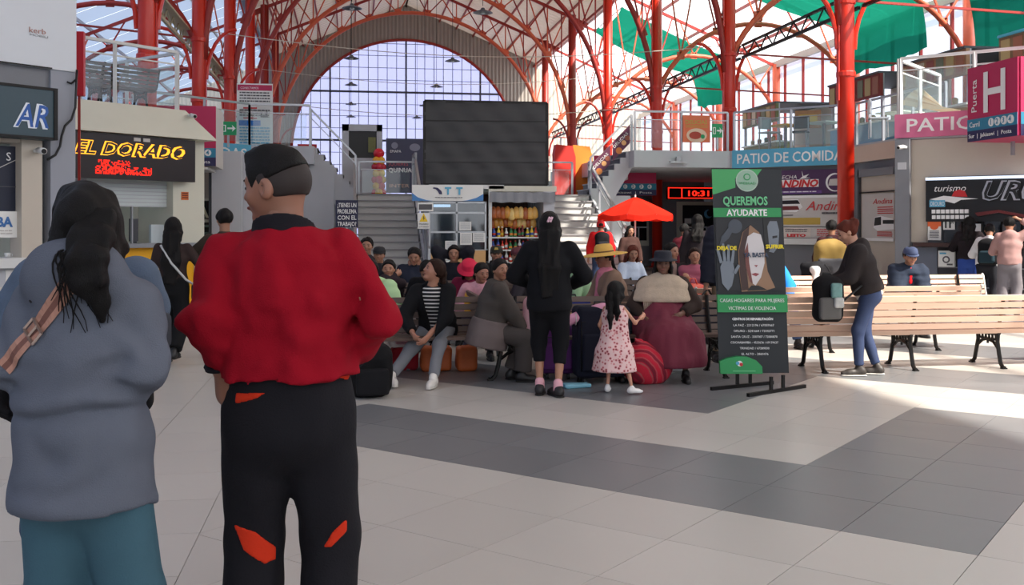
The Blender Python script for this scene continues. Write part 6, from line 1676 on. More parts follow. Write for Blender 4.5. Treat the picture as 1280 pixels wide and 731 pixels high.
for a_, b_ in (((-.032, -.018), (.032, -.018)), ((.032, -.018), (.032, .018)), ((.032, .018), (-.032, .018)), ((-.032, .018), (-.032, -.018)), ((0, -.018), (0, .018))):
    b.bar(c + ux * a_[0] + uy * a_[1] - Vector((0, .008, 0)), c + ux * b_[0] + uy * b_[1] - Vector((0, .008, 0)), .006)
b.build('buckle', mat('buckle_metal', (170, 150, 140), .3, .7), st, world=False)

DEN = person('person in a faded denim jacket and black gloves standing behind the woman in grey', cam(108, 3.42), 180, 1.56, head=(0, 10), rh=(.262, .02, .92), lh=(-.215, .05, .94), re=(.25, -.03, 1.14), le=(-.195, -.03, 1.15), build=1.12, tone=(150, 104, 84), top=dict(m=mat('denim', (84, 100, 122), .85, 0, .35, 7, bump=.4, bscale=240), i=.028, hem=-.01, res=.012, upto=.95), bottom=TR((60, 72, 96)), shoe=(40, 40, 44), hair='long', hair_len=.2, curl=30)
for W, E, n_ in ((DEN['WL'], DEN['EL'], -1), (DEN['WR'], DEN['ER'], 1)):
    pm = hand_fields(W + unit(W - E) * .004, W - E, -DEN['rt'] * n_, .158, 30, -n_); base = union(pm + [(cone(E + (W - E) * .8, W, .029, .028), .015)])
    g = lambda p, base=base: base(p) - .005
    g.box = (base.box[0] - .01, base.box[1] + .01); soft('glove', g, .006, cloth((22, 21, 24)), DEN['root'])
bagc = cam(192, 3.1, CAMH - (388 - 282) * 3.1 / 1280)
t = thing('shoulder_bag', 'small slate grey shoulder bag beside the woman in grey', 'bag', bagc - UP * .06, -.2)
soft('bag_body', union([rbox((0, 0, .0), (.05, .03, .055), .02)]), .007, cloth((84, 90, 100)), t); MB().tube([(-.04, 0, .04), (-.10, .0, .12), (-.16, 0, .22)], .008, 6).build('strap', M_black, t, True, world=False)

# ---------------------------------------------------------------- left: two walking to the booth
P_ = person('woman in black trousers with long hair walking to the yellow booth', cam(216, 10.6), -4, 1.50, head=(6, 0), lh=(-.24, .06, .74), rh=(.26, .22, .88), lf=(-.085, .10, .078), rf=(.075, -.26, .16), build=.98, top=dict(c=(54, 42, 40), i=.010, hem=.045, collar=False, res=.014, name='sheer_top'), bottom=dict(c=(18, 18, 20), i=.026, cuff=.045, waist=.08), shoe=(30, 30, 32), hair='long', hair_len=.40, face=False, footyaw=(4, -4))
phone('dark phone in the left hand of the woman walking to the booth', P_, P_['WL'] + np.array((0, .03, -.08)), (0, .2, 1))
bg_ = held('shoulder_bag', 'pale shoulder strap bag of the woman walking to the booth', 'bag', P_); MB().tube([(-.10, -.09, 1.23), (.02, -.14, 1.05), (.16, -.12, .88), (.22, -.02, .82)], .012, 6).build('strap', mat('strap_grey', (190, 190, 190), .6), bg_, True, world=False); soft('bag_body', union([rbox((.24, .06, .74), (.05, .10, .09), .03)]), .012, cloth((60, 52, 50)), bg_)
person('man in a dark olive top standing beyond the red jacketed man', cam(281, 11.1), -22, 1.60, head=(10, 0), lh=(-.28, .32, 1.08), rh=(.22, .12, .85), top=dict(c=(58, 50, 42), i=.02, hem=-.02), bottom=TR((40, 40, 46)), shoe=(50, 48, 50), hair='short', face=False)

# ---------------------------------------------------------------- middle: standing woman, child
BLK = person('woman dressed in black with a pink hair clip standing with her back turned', cam(687, 8.62), 6, 1.53, head=(4, 4), lh=(-.17, .22, .92), rh=(.17, .24, .92), lp=(-1, -.6, -.2), rp=(1, -.6, -.2), build=1.10, tone=(170, 122, 96), lf=(-.085, .03, .08), rf=(.075, -.06, .08), top=dict(c=(17, 17, 21), i=.030, hem=-.06, res=.014, name='sweater', noise=[(.010, (9, 9, 7))]), bottom=dict(kind='capri', c=(16, 16, 20), i=.012, upto=.46, cuff=.016), shoe=(30, 26, 28), hair='long', hair_len=.42, face=False, footyaw=(-2, 30))
for A in (BLK['AL'], BLK['AR']): soft('sock', union([cone(A + np.array((0, 0, -.02)), A + np.array((0, 0, .035)), .040, .040)]), .009, cloth((226, 170, 180)), BLK['root'])
hp = BLK['hp']
b = MB()
for a_, b_ in (((-.10, -1.15, .34), (.02, -1.15, .62)), ((.10, -1.15, .34), (.22, -1.15, .62)), ((-.08, -1.15, .46), (.20, -1.15, .48)), ((-.10, -1.15, .34), (-.16, -1.13, .2)), ((.10, -1.15, .34), (.06, -1.13, .2))): b.tube([hp(*a_), hp(*b_)], .010, 6)
b.build('hair_clip', mat('clip_pink', (236, 190, 206), .4), BLK['root'], True, world=False)
# child in a flowered dress
m = mat('flowered_dress', (226, 184, 184), .8, bump=.2, bscale=150); nt = m.node_tree; bs = nt.nodes['Principled BSDF']
tc = nt.nodes.new('ShaderNodeTexCoord'); vo = nt.nodes.new('ShaderNodeTexVoronoi'); vo.inputs['Scale'].default_value = 34; cr = nt.nodes.new('ShaderNodeValToRGB'); nt.links.new(tc.outputs['Object'], vo.inputs['Vector']); nt.links.new(vo.outputs['Distance'], cr.inputs[0]); nt.links.new(cr.outputs[0], bs.inputs['Base Color'])
e = cr.color_ramp.elements; e[0].position = .16; e[0].color = rgb((110, 44, 52)); e[1].position = .46; e[1].color = rgb((232, 196, 194)); k_ = e.new(.30); k_.color = rgb((206, 112, 116))
KID = person('small child in a flowered pink sleeveless dress', cam(768, 8.78), 22, .90, headscale=1.35, head=(-25, 8), lh=(-.11, .06, .46), rh=(.20, .14, .64), rp=(.6, -.4, -1), lf=(-.055, -.02, .05), rf=(.17, -.06, .055), rk=(.6, .6, 0), build=.95, tone=(196, 142, 116), shoe=(232, 230, 228), hair='long', hair_len=.12, face=True, res=.010, footyaw=(10, -50), headres=.008, handsize=.115,
    bottom=dict(kind='skirt', m=m, pts=[(0, 0, .185), (0, 0, .35), (0, 0, .52), (0, .01, .66), (0, .01, .745)], ws=[(.20, .16), (.165, .13), (.115, .09), (.115, .08), (.085, .055)], res=.010, cut=[above(.185), below(.745)], noise=[(.012, (16, 16, 3))]))
soft('plait', union([loft([KID['hp'](0, -.9, -.2), (0, -.12, .66), (0, -.125, .56)], [(.03, .026), (.026, .022), (.012, .01)], (1, 0, 0))], noise=[(.006, (40, 40, 30))]), .007, M_hair, KID['root'])

# ---------------------------------------------------------------- seated in front: young woman, older woman, woman in the wide skirt
ms = mat('striped_shirt', (24, 24, 28), .8); nt = ms.node_tree; wv = nt.nodes.new('ShaderNodeTexWave'); wv.bands_direction = 'Z'; wv.inputs['Scale'].default_value = 9; cr = nt.nodes.new('ShaderNodeValToRGB'); tc = nt.nodes.new('ShaderNodeTexCoord'); nt.links.new(tc.outputs['Object'], wv.inputs[0]); nt.links.new(wv.outputs[0], cr.inputs[0]); nt.links.new(cr.outputs[0], nt.nodes['Principled BSDF'].inputs['Base Color']); cr.color_ramp.elements[0].position = .72; cr.color_ramp.elements[0].color = rgb((22, 22, 26)); cr.color_ramp.elements[1].position = .82; cr.color_ramp.elements[1].color = rgb((220, 216, 212))
YW = person('young woman in a black coat and striped shirt sitting and looking left', cam(548, 9.66), 186, 1.52, sit=.40, lean=33, tilt=2, head=(-62, -20), tone=(168, 118, 96), rh=(.16, .44, .47), lh=(.0, .46, .45), lp=(-.8, -.3, -.4), rp=(.8, -.3, -.4), rf=(.32, .60, .085), lf=(-.06, .60, .085), rk=(.35, .3, 1), lk=(-.05, .3, 1), build=1.0, top=dict(c=(20, 20, 23), i=.032, hem=-.06, open=.05, open_v=.12, inner=ms, res=.013, name='coat'), bottom=dict(c=(122, 124, 130), i=.008, cuff=.012), shoe=(226, 222, 216), hair='pony', hair_len=.22, hm=M_hairb, footyaw=(-4, 22))
OW = person('older woman in a grey jacket sitting sideways and looking at the camera', cam(611, 9.42), 84, 1.38, sit=.40, lean=12, head=(-58, 0), tone=(160, 112, 88), lh=(-.06, .34, .50), rh=(.06, .33, .46), lf=(-.07, .22, .075), rf=(.08, .30, .075), build=1.15, top=dict(c=(78, 72, 68), i=.034, hem=-.07, res=.013, hood=True, hood_s=.8), bottom=dict(c=(74, 68, 66), i=.032, cuff=.05), shoe=(34, 32, 32), hair='bun', footyaw=(0, -4))
soft('vest', union([loft([OW['B'](-.10), OW['B'](-.02), OW['B'](.08)], [(.235, .20), (.225, .185), (.20, .165)], OW['rt'])], cut=[side(OW['B'](.07), OW['sp']), side(OW['B'](-.115), -OW['sp'])], noise=[(.010, (9, 9, 9))]), .014, cloth((112, 100, 98)), OW['root'])
CH = person('woman in a dark brimmed hat and wide wine red skirt sitting with a cream shawl', cam(829, 9.82), 192, 1.46, sit=.40, lean=4, head=(4, 2), tone=(120, 82, 66), lh=(-.20, .30, .62), rh=(.16, .30, .58), rp=(.8, -.3, -.4), lp=(-.8, -.3, -.4), lf=(-.23, .40, .075), rf=(.0, .34, .075), build=1.28, top=dict(c=(58, 46, 42), i=.026, hem=.0, res=.014, name='cardigan'), shoe=(24, 22, 24), hair='long', hair_len=.1, hat=('bucket', (34, 36, 48)), footyaw=(10, -10),
    bottom=dict(kind='skirt', m=mat('wine_cloth', (112, 36, 56), .8, 0, .12, 10, bump=.3, bscale=120), pts=[(-.12, .36, .16), (-.06, .30, .34), (0, .16, .50), (0, .08, .66), (0, .05, .78)], ws=[(.30, .26), (.32, .29), (.29, .23), (.23, .18), (.20, .15)], res=.014, cut=[above(.14)], noise=[(.022, (13, 9, 2.2)), (.006, (25, 25, 8))]))
q = CH['root']; nb = CH['nb']
M_shawl = mat('cream_shawl', (198, 178, 156), .9, 0, .18, 22, bump=.5, bscale=90)
f = union([loft([nb + np.array((0, .02, -.20)), nb + np.array((0, .0, -.10)), nb + np.array((0, .0, -.01))], [(.315, .25), (.275, .20), (.115, .10)], (1, 0, 0))], noise=[(.012, (12, 12, 6))]); g0 = f; inner = loft([nb + np.array((0, .02, -.24)), nb + np.array((0, .0, -.10)), nb + np.array((0, .0, -.01))], [(.285, .22), (.245, .17), (.085, .07)], (1, 0, 0))
f2 = lambda p: np.maximum(np.maximum(g0(p), -inner(p)), (nb[2] - .20) - p[..., 2] - .0); f2.box = g0.box
soft('shawl', f2, .012, M_shawl, q)
b = MB()
for k in range(16): x = .0 + .012 * k - .02; b.tube([(x, .22, nb[2] - .12), (x + .004, .27, nb[2] - .20), (x - .002, .275, nb[2] - .27)], .0045, 4)
b.build('fringe', M_shawl, q, True, world=False)['kind'] = 'stuff'
b = MB().lathe([(.0665 * 1, 0), (.066, .004), (.066, .03), (.065, .034)], (0, 0, 0), 8)
# ---------------------------------------------------------------- behind: hat woman, green shirt, pair on the right
HW = person('woman in a straw hat and pink scarf facing left', cam(770, 10.5), -105, 1.52, sit=.42, lean=12, head=(4, 6), tone=(150, 100, 82), lh=(-.1, .36, .60), rh=(.1, .36, .60), build=1.2, top=dict(c=(136, 110, 94), i=.03, hem=-.05, name='cardigan'), bottom=TR((80, 70, 66)), shoe=(40, 36, 36), hair='braid', hair_len=.3, hat=('straw', (214, 170, 84)))
soft('scarf', union([cone(HW['nb'] + HW['fr'] * .05, HW['B'](.16) + HW['fr'] * .14, .065, .05), (cone(HW['nb'] - HW['rt'] * .05, HW['nb'] + HW['rt'] * .05, .06, .06), .05)], noise=[(.014, (20, 20, 20))]), .012, mat('scarf_pink', (206, 120, 140), .8, 0, .35, 25), HW['root'])
person('person in a pale green top bending forward beside the straw hat', cam(741, 11.4), -95, 1.5, sit=.42, lean=30, head=(10, 30), lh=(-.1, .4, .62), rh=(.1, .42, .60), top=dict(c=(150, 184, 146), i=.022, hem=-.02, name='pullover'), bottom=TR((60, 64, 80)), hair='short', hm=M_hairb, face=False)
W1 = person('woman in a dark jacket with a pale scarf sitting on the right bench', cam(838, 12.85), 184, 1.52, sit=.41, lean=6, head=(46, 0), lh=(-.12, .32, .60), rh=(.10, .32, .60), top=dict(c=(52, 46, 48), i=.028, hem=-.03, open=.045, open_v=.1, inner=cloth((140, 120, 112))), bottom=TR((64, 78, 104)), hair='pony')
W2 = person('woman in a dusty pink padded jacket with folded arms', cam(868, 12.75), 180, 1.42, sit=.40, lean=2, head=(-4, 0), tone=(170, 122, 98), lh=(.10, .19, .78), rh=(-.10, .20, .76), top=dict(c=(164, 90, 108), i=.034, hem=-.03, name='padded_jacket', noise=[(.012, (4, 4, 34))]), bottom=TR((48, 46, 54)), hair='pony', hm=M_hairb)
SB = person('person in a dark padded coat and khaki trousers half hidden by the banner', cam(913, 10.9), 172, 1.66, head=(0, 0), rh=(.29, .06, .80), rp=(.6, -.7, 0), build=1.15, top=dict(c=(38, 40, 52), i=.045, hem=-.06, name='padded_coat', noise=[(.014, (4, 4, 26))]), bottom=TR((150, 130, 108), i=.02), shoe=(30, 28, 30), hair='short', lf=(-.02, .02, .085), rf=(.17, .02, .085))
# tote in that person's hand
t = held('tote_bag', 'big navy tote bag held at the banner edge', 'bag', SB); W = SB['WR']
soft('bag_body', union([rbox((W[0] + .04, W[1] + .06, W[2] - .36), (.20, .07, .16), .03)], noise=[(.010, (8, 8, 8))]), .014, cloth((30, 32, 46)), t)
MB().tube([(W[0] - .10, W[1] + .06, W[2] - .21), (W[0] - .01, W[1] + .05, W[2] - .06), (W[0] + .01, W[1] + .05, W[2] - .06), (W[0] + .16, W[1] + .06, W[2] - .21)], .010, 6).build('handle', M_black, t, True, world=False)
c = cam(866, 12.2)
t = thing('carrier_bag', 'orange red carrier bag on the lap of the woman in dusty pink', 'bag', c + UP * .46, .1); soft('bag_body', union([rbox((0, 0, .13), (.16, .08, .14), .05)], noise=[(.02, (9, 9, 9))]), .012, mat('bag_orange_red', (226, 84, 62), .4, 0, .15, 8), t); MB().tube([(-.06, 0, .26), (-.03, 0, .34), (.03, 0, .34), (.06, 0, .26)], .009, 6).build('handle', mat('bag_orange_red', (226, 84, 62)), t, True, world=False)
person('dark clothed person with a white collar at the far ticket counter', cam(872, 16.5), 15, 1.60, head=(0, 5), top=dict(c=(38, 32, 36), i=.03, hem=-.03), bottom=TR((36, 36, 42)), hair='long', hair_len=.15, face=False, res=.02)
person('person in a maroon jacket waiting near the far ticket counter', cam(855, 17.5), 40, 1.45, head=(0, 5), top=dict(c=(120, 44, 56), i=.03, hem=-.03), bottom=TR((36, 36, 42)), hair='short', face=False, res=.02)
person('dark figure under the red parasol', cam(787, 20.5), 160, 1.42, head=(0, 5), top=dict(c=(66, 44, 40), i=.03, hem=-.03), bottom=TR((60, 50, 48)), hair='long', hair_len=.2, res=.02)
person('seated woman in a blue and white striped blouse', cam(783, 14.2), 150, 1.45, sit=.41, lean=15, head=(-20, 15), lh=(-.1, .34, .62), rh=(.1, .34, .62), top=dict(m=mat('blue_white_stripe', (196, 208, 226), .8, 0, .25, 30, stretch=(8, 1, 1)), i=.02, hem=-.02, name='blouse'), bottom=TR((70, 60, 60)), hair='long', hm=M_hairr, hair_len=.3, res=.018)
RH = person('man in a red hooded jacket with a black backpack by the sunlit steps', cam(751, 21.9), -4, 1.52, head=(0, 0), lh=(-.26, .05, .75), rh=(.26, .05, .75), build=1.15, top=dict(c=(208, 30, 34), i=.035, hem=-.02), bottom=TR((44, 56, 84), i=.02), shoe=(40, 40, 44), hair='short', hat=('hoodie', (200, 30, 34)), face=False, res=.02)
P_ = RH['root'].matrix_basis @ Vector((0, -.20, .86)); backpack('black backpack on the back of the man in the red hood', P_, RH['root'].matrix_basis.to_euler().z, .30, .44, .18, cloth((26, 26, 30)), cloth((34, 34, 40)), .02, straps=False)

# ---------------------------------------------------------------- rows of seated people at the back
def sitter(lab, x, d, topy, az=180, H=1.5, **k):
    """seated person whose head top shows at picture row topy: the lean is chosen to match"""
    z = zat(topy, d); k.setdefault('sit', .40); full = k['sit'] + .085 * H / 1.6 + .474 * H; c_ = (z - k['sit'] - .085 * H / 1.6 - .13 * H) / (.344 * H)
    k.setdefault('lean', math.degrees(math.acos(max(.55, min(1, c_))))); k.setdefault('head', (0, 0)); k.setdefault('res', .017)
    return person(lab, cam(x, d), az, H, **k)
J = sitter('seated man in a dark cap in front of the left steps', 477, 14.2, 309, hat=('cap', (30, 30, 34)), top=dict(c=(40, 40, 46), i=.03, hem=-.02), bottom=TR((50, 50, 56)))
sitter('dark haired person in the last row partly behind the red jacket', 459, 14.5, 296, H=1.62, top=dict(c=(48, 46, 52), i=.03, hem=-.02), bottom=TR((50, 50, 56)))
J = sitter('girl holding her hand to her cheek behind the red jacket', 490, 12.1, 325, H=1.42, lh=(-.07, .24, .86), lp=(-.4, .5, -1), top=dict(c=(44, 34, 40), i=.022, hem=-.02), bottom=TR((50, 50, 60)), hair='pony', tone=(170, 122, 98))
J = sitter('man in a navy jacket looking at his phone in the last row', 521, 14.1, 309, H=1.6, head=(0, 18), lh=(-.05, .30, .86), rh=(.06, .30, .86), lp=(-.9, -.2, -.5), rp=(.9, -.2, -.5), top=dict(c=(38, 42, 56), i=.032, hem=-.02), bottom=TR((50, 50, 56)), build=1.15); phone('phone held by the man in the navy jacket', J, (0, .36, .90), (0, .3, 1))
J = sitter('young man in a black top with a white logo looking down', 538, 12.0, 321, H=1.58, head=(0, 42), lh=(-.08, .36, .56), rh=(.08, .36, .56), top=dict(c=(20, 20, 24), i=.026, hem=-.02), bottom=TR((40, 40, 46)))
b = MB(); p0 = Vector(J['B'](.17) + J['fr'] * .135 - J['rt'] * .07); b.prism([(0, 0), (.05, .018), (.06, .04), (.03, .02)], p0, Vector(-J['rt']), Vector(J['sp']), .012); b.build('logo', M_sw, J['root'], world=False)
J = sitter('man with both hands raised to his mouth in front of the kiosk', 569, 14.2, 307, H=1.6, lh=(-.02, .24, 1.02), rh=(.04, .24, 1.02), lp=(-1, .2, -.7), rp=(1, .2, -.7), top=dict(c=(34, 34, 42), i=.03, hem=-.02), bottom=TR((46, 46, 54)), build=1.1)
J = sitter('person in a crimson brimmed hat with bowed head', 588, 12.7, 324, H=1.5, head=(0, 34), top=dict(c=(120, 30, 60), i=.026, hem=-.02), bottom=TR((60, 50, 56)), hat=('bucket', (206, 24, 66)), hair='long', hair_len=.1)
J = sitter('woman in a pink knitted jumper looking down to the right', 601, 11.3, 328, H=1.46, head=(30, 12), lh=(-.1, .34, .55), rh=(.1, .34, .55), top=dict(m=mat('pink_knit', (216, 156, 168), .85, 0, .2, 30, bump=.5, bscale=60), i=.024, hem=-.02, name='jumper'), bottom=TR((70, 60, 70)), hair='pony', tone=(160, 108, 88))
J = sitter('man in a dark cap with a yellow badge near the snack stall', 621, 14.8, 308, H=1.58, top=dict(c=(36, 36, 40), i=.03, hem=-.02), bottom=TR((46, 46, 54)), hat=('cap', (40, 38, 30)))
b = MB().prism([(-.03, 0), (.03, 0), (.02, .03), (-.02, .03)], Vector(J['hp'](0, .98, .62)), Vector(-J['hax'][:, 0]) * -1, Vector(J['hax'][:, 2]), .012); b.build('badge', M_gold, J['root'], world=False)
sitter('person in a maroon cap behind the older woman in grey', 646, 14.8, 310, H=1.55, top=dict(c=(40, 36, 40), i=.03, hem=-.02), bottom=TR((46, 46, 54)), hat=('cap', (90, 40, 50)))
sitter('dark haired person directly behind the older woman in grey', 648, 12.6, 322, H=1.5, az=150, top=dict(c=(60, 56, 62), i=.03, hem=-.02), bottom=TR((46, 46, 54)), hair='long', hair_len=.15)
GJ = sitter('person in a pale green padded jacket hunched behind the red sleeve', 487, 10.2, 345, az=-150, H=1.5, lean=34, head=(0, 20), lh=(-.15, .42, .56), rh=(.1, .42, .52), build=1.15, top=dict(c=(178, 212, 162), i=.04, hem=-.03, name='padded_jacket', noise=[(.012, (4, 4, 26))]), bottom=TR((60, 60, 66)), hair='short')

# ---------------------------------------------------------------- right group
BW = person('woman with auburn hair tied up and blue jeans standing at the sunlit bench', cam(1086, 9.78), -82, 1.50, lean=16, head=(0, 26), lh=(-.09, .40, .88), rh=(.08, .40, .86), lp=(-.3, -.6, -1), rp=(.3, -.6, -1), lf=(-.06, .10, .08), rf=(.07, -.09, .08), build=1.02, tone=(190, 140, 116), top=dict(c=(48, 42, 42), i=.03, hem=-.0, hood=True, hood_s=1.0, res=.012, name='hooded_jacket'), bottom=dict(m=mat('blue_jeans', (46, 60, 94), .8, 0, .22, 8, bump=.3, bscale=200), i=.004, cuff=.010, res=.012, noise=[(.004, (14, 14, 10))]), shoe=mat('shoe_black_white', (60, 54, 50), .5, 0, .7, 25), hair='bun', hm=M_hairr, footyaw=(6, -10))
soft('shirt_hem', union([loft([BW['B'](-.035), BW['B'](.02)], [(.155, .125), (.155, .125)], BW['rt'])], cut=[side(BW['B'](-.03), -BW['sp']), side(BW['B'](.02), BW['sp'])], noise=[(.006, (12, 12, 4))]), .010, cloth((222, 218, 212)), BW['root'])
c = pix(1035, 402, 9.62)
t = backpack('black and grey backpack held against the sunlit bench', c, -.25, .27, .44, .19, cloth((26, 25, 27)), cloth((104, 102, 100)), .010)
MB().tube([(.05, .06, .42), (.02, .10, .50), (.0, .14, .53)], .008, 6).build('grab_loop', cloth((90, 88, 86)), t, True, world=False); MB().tube([(.12, .0, .18), (.22, .02, .26), (.32, .04, .34)], .011, 6).build('loose_strap', M_black, t, True, world=False)
soft('mesh_pocket', union([rbox((.05, -.13, .30), (.05, .03, .07), .02)]), .009, mat('pocket_teal', (110, 150, 146), .5, 0, .4, 20), t); soft('clear_pocket', union([rbox((.07, -.14, .19), (.045, .03, .05), .02)]), .009, mat('pocket_silver', (190, 190, 186), .3, 0, .3, 20), t)
CM = sitter('man in a blue cap and navy jacket sitting beyond the sunlit benches', 1126, 13.55, 309, H=1.58, head=(0, 12), lh=(-.07, .30, .80), rh=(.07, .30, .80), lp=(-1, -.2, -.5), rp=(1, -.2, -.5), top=dict(c=(44, 52, 68), i=.045, hem=-.03, name='padded_jacket', noise=[(.014, (4, 4, 24))]), bottom=TR((48, 50, 60)), hat=('cap', (64, 76, 108)), build=1.15)
soft('scarf', union([cone(CM['nb'] + CM['fr'] * .05, CM['B'](.22) + CM['fr'] * .13, .06, .04)]), .012, cloth((206, 34, 44)), CM['root'])
BPK = person('person in dark maroon carrying a big mustard rucksack on the right', cam(1040, 15.2), 12, 1.50, head=(-10, 0), lean=6, top=dict(c=(60, 30, 34), i=.03, hem=-.03), bottom=TR((50, 48, 52)), hair='short', face=False, res=.018)
P_ = BPK['root'].matrix_basis @ Vector((-.05, -.24, .62)); backpack('big mustard and grey rucksack in front of the bus posters', P_, BPK['root'].matrix_basis.to_euler().z, .46, .62, .28, mat('rucksack_mustard', (150, 122, 60), .8, 0, .25, 6), cloth((84, 84, 88)), .018)
c = cam(1021, 14.25)
t = thing('duffel_bag', 'black duffel bag with white patches on the rear bench', 'bag', c + UP * .52, .3); soft('bag_body', union([rbox((0, 0, .20), (.22, .14, .20), .09)], noise=[(.03, (7, 7, 7))]), .016, cloth((30, 30, 34)), t); soft('white_patch', union([rbox((-.14, -.11, .20), (.06, .06, .14), .03)], noise=[(.02, (12, 12, 12))]), .014, cloth((206, 206, 206)), t); soft('white_patch', union([rbox((.12, -.13, .14), (.05, .04, .05), .02)]), .014, cloth((206, 206, 206)), t)
U1 = person('person in a dark top and blue trousers at the travel company counter', cam(1211, 17.6), 30, 1.58, lean=8, head=(0, 10), lh=(-.15, .36, 1.05), rh=(.15, .36, 1.05), top=dict(c=(34, 28, 32), i=.03, hem=-.0), bottom=TR((50, 76, 150), i=.03), hair='long', hair_len=.25, face=False, res=.02)
U2 = person('person in a white top bending with a black bag at the counter', cam(1233, 17.1), 40, 1.50, lean=24, head=(20, 20), lh=(-.15, .34, .9), rh=(.15, .34, .9), top=dict(c=(220, 220, 222), i=.03, hem=-.03), bottom=TR((34, 34, 40)), hair='short', face=False, res=.02)
P_ = U2['root'].matrix_basis @ Vector((.06, -.10, .78)); backpack('black backpack of the person in white at the counter', P_, U2['root'].matrix_basis.to_euler().z, .32, .44, .2, cloth((24, 24, 28)), cloth((40, 60, 70)), .02, straps=False)
U3 = person('person in a dusty rose top with one hand raised to the head', cam(1262, 16.3), 25, 1.56, lean=6, head=(0, 10), rh=(.16, .08, 1.52), rp=(1, .2, .2), lh=(-.12, .34, 1.0), top=dict(c=(168, 132, 128), i=.03, hem=-.02, hood=True), bottom=TR((128, 122, 126), i=.03), hair='short', face=False, res=.02)
BJ = person('person in a bright blue jacket and jeans sitting behind the banner', cam(957, 12.35), 180, 1.55, sit=.41, head=(0, 0), lh=(-.20, .30, .55), lp=(-1, -.2, -.2), rh=(.1, .3, .6), lf=(-.27, .44, .08), build=1.1, top=dict(c=(40, 130, 220), i=.03, hem=-.02), bottom=TR((70, 90, 130)), shoe=(50, 46, 46), hair='short', res=.018)

# ---------------------------------------------------------------- LUGGAGE
def suitcase(lab, x, d, rz, w, h, dp, m, tagc=None, zoff=0):
    c = cam(x, d); t = thing('suitcase', lab, 'suitcase', c, rz, 'suitcases among the seated crowd')
    soft('shell', union([rbox((0, 0, h / 2 + .05), (w / 2, dp / 2, h / 2 - .005), .05)], noise=[(.006, (9, 9, 9))]), .014, m, t)
    soft('front_pocket', union([rbox((0, -dp / 2, h * .36 + .05), (w * .42, .03, h * .26), .02)]), .012, m, t)
    for sx in (-1, 1):
        for sy in (-1, 1): MB().lathe([(.012, -.014), (.03, -.014), (.03, .014), (.012, .014)], (sx * (w / 2 - .07), sy * (dp / 2 - .05), .03), 12, M=Matrix.Rotation(math.pi / 2, 3, 'Y')).build('wheel', M_black, t, True, world=False)
    MB().tube([(-.07, 0, h + .03), (-.06, 0, h + .075), (.06, 0, h + .075), (.07, 0, h + .03)], .011, 6).build('handle', M_black, t, True, world=False)
    MB().tube([(-w * .44, -dp / 2 + .0, .12), (-w * .44, -dp / 2, h * .86), (w * .44, -dp / 2, h * .86), (w * .44, -dp / 2, .12)], .006, 5).build('zip', M_ink, t, True, world=False)
    if tagc: MB().box((w * .02, -dp / 2 - .012, h * .80), (.055, .008, .03)).build('badge', tagc, t, world=False)
    return t
suitcase('large navy suitcase beside the child', 751, 9.35, .05, .50, .66, .26, cloth((26, 28, 42)), M_sw)
suitcase('dark teal suitcase behind the child', 790, 9.75, .0, .40, .52, .24, cloth((24, 36, 44)))
suitcase('purple suitcase behind the woman in black', 697, 9.6, -.2, .34, .46, .24, cloth((88, 44, 100)))
suitcase('bright blue suitcase behind the purple one', 712, 10.3, .1, .40, .66, .24, cloth((44, 58, 140)), M_sw)
c = pix(733, 394, 9.25)
t = thing('rolled_blanket', 'pale pink blanket roll lying on the navy suitcase', 'blanket', c, .0); soft('roll', union([cone((-.17, 0, -.05), (.15, 0, .06), .045, .055)], noise=[(.010, (12, 22, 22))]), .010, cloth((220, 158, 186)), t); MB().tube([(-.10 + .06 * math.cos(a) * .1, .055 * math.cos(a), -.03 + .055 * math.sin(a)) for a in [k * math.pi / 6 for k in range(13)]], .005, 5).build('tie', M_pgrey, t, True, world=False)
c = cam(811, 9.32)
m = mat('striped_weaving', (186, 26, 50), .85, bump=.3, bscale=120); nt = m.node_tree; wv = nt.nodes.new('ShaderNodeTexWave'); wv.bands_direction = 'DIAGONAL'; wv.inputs['Scale'].default_value = 4.5; wv.inputs['Distortion'].default_value = 3.5; tc = nt.nodes.new('ShaderNodeTexCoord'); cr = nt.nodes.new('ShaderNodeValToRGB'); nt.links.new(tc.outputs['Object'], wv.inputs[0]); nt.links.new(wv.outputs[0], cr.inputs[0]); nt.links.new(cr.outputs[0], nt.nodes['Principled BSDF'].inputs['Base Color'])
e = cr.color_ramp.elements; e[0].color = rgb((190, 24, 52)); e[0].position = .35; e[1].color = rgb((120, 16, 40)); e[1].position = .9; k_ = e.new(.62); k_.color = rgb((150, 90, 90)); k_ = e.new(.72); k_.color = rgb((196, 30, 60)); cr.color_ramp.interpolation = 'LINEAR'
t = thing('woven_bundle', 'red striped woven carrying bundle at the feet of the seated woman', 'bundle', c, .2); soft('bundle', union([ell((0, 0, .15), (.24, .17, .17)), (ell((-.10, 0, .24), (.12, .12, .14)), .08)], noise=[(.022, (7, 7, 7))], cut=[above(0)]), .012, m, t); soft('knot', union([ell((-.1, -.02, .36), (.05, .04, .05)), (cone((-.1, 0, .36), (-.16, -.03, .42), .025, .012), .02)], noise=[(.01, (20, 20, 20))]), .009, m, t)
c = cam(846, 10.1)
t = thing('plastic_bag', 'white plastic bag on the floor behind the woven bundle', 'bag', c); soft('bag_body', union([ell((0, 0, .12), (.15, .12, .13))], noise=[(.03, (9, 9, 9))], cut=[above(0)]), .012, mat('plastic_white', (224, 224, 226), .3), t); MB().tube([(-.05, 0, .22), (-.03, 0, .30), (.0, 0, .24)], .01, 6).build('handle', mat('plastic_white', (224, 224, 226)), t, True, world=False)
c = cam(721, 9.05)
t = thing('folded_mat', 'light blue folded plastic sheet on the floor by the suitcases', 'sheet', c, .1); soft('sheet', union([rbox((0, 0, .02), (.12, .06, .018), .01)], noise=[(.004, (15, 15, 15))]), .008, mat('sheet_blue', (130, 190, 210), .4), t)
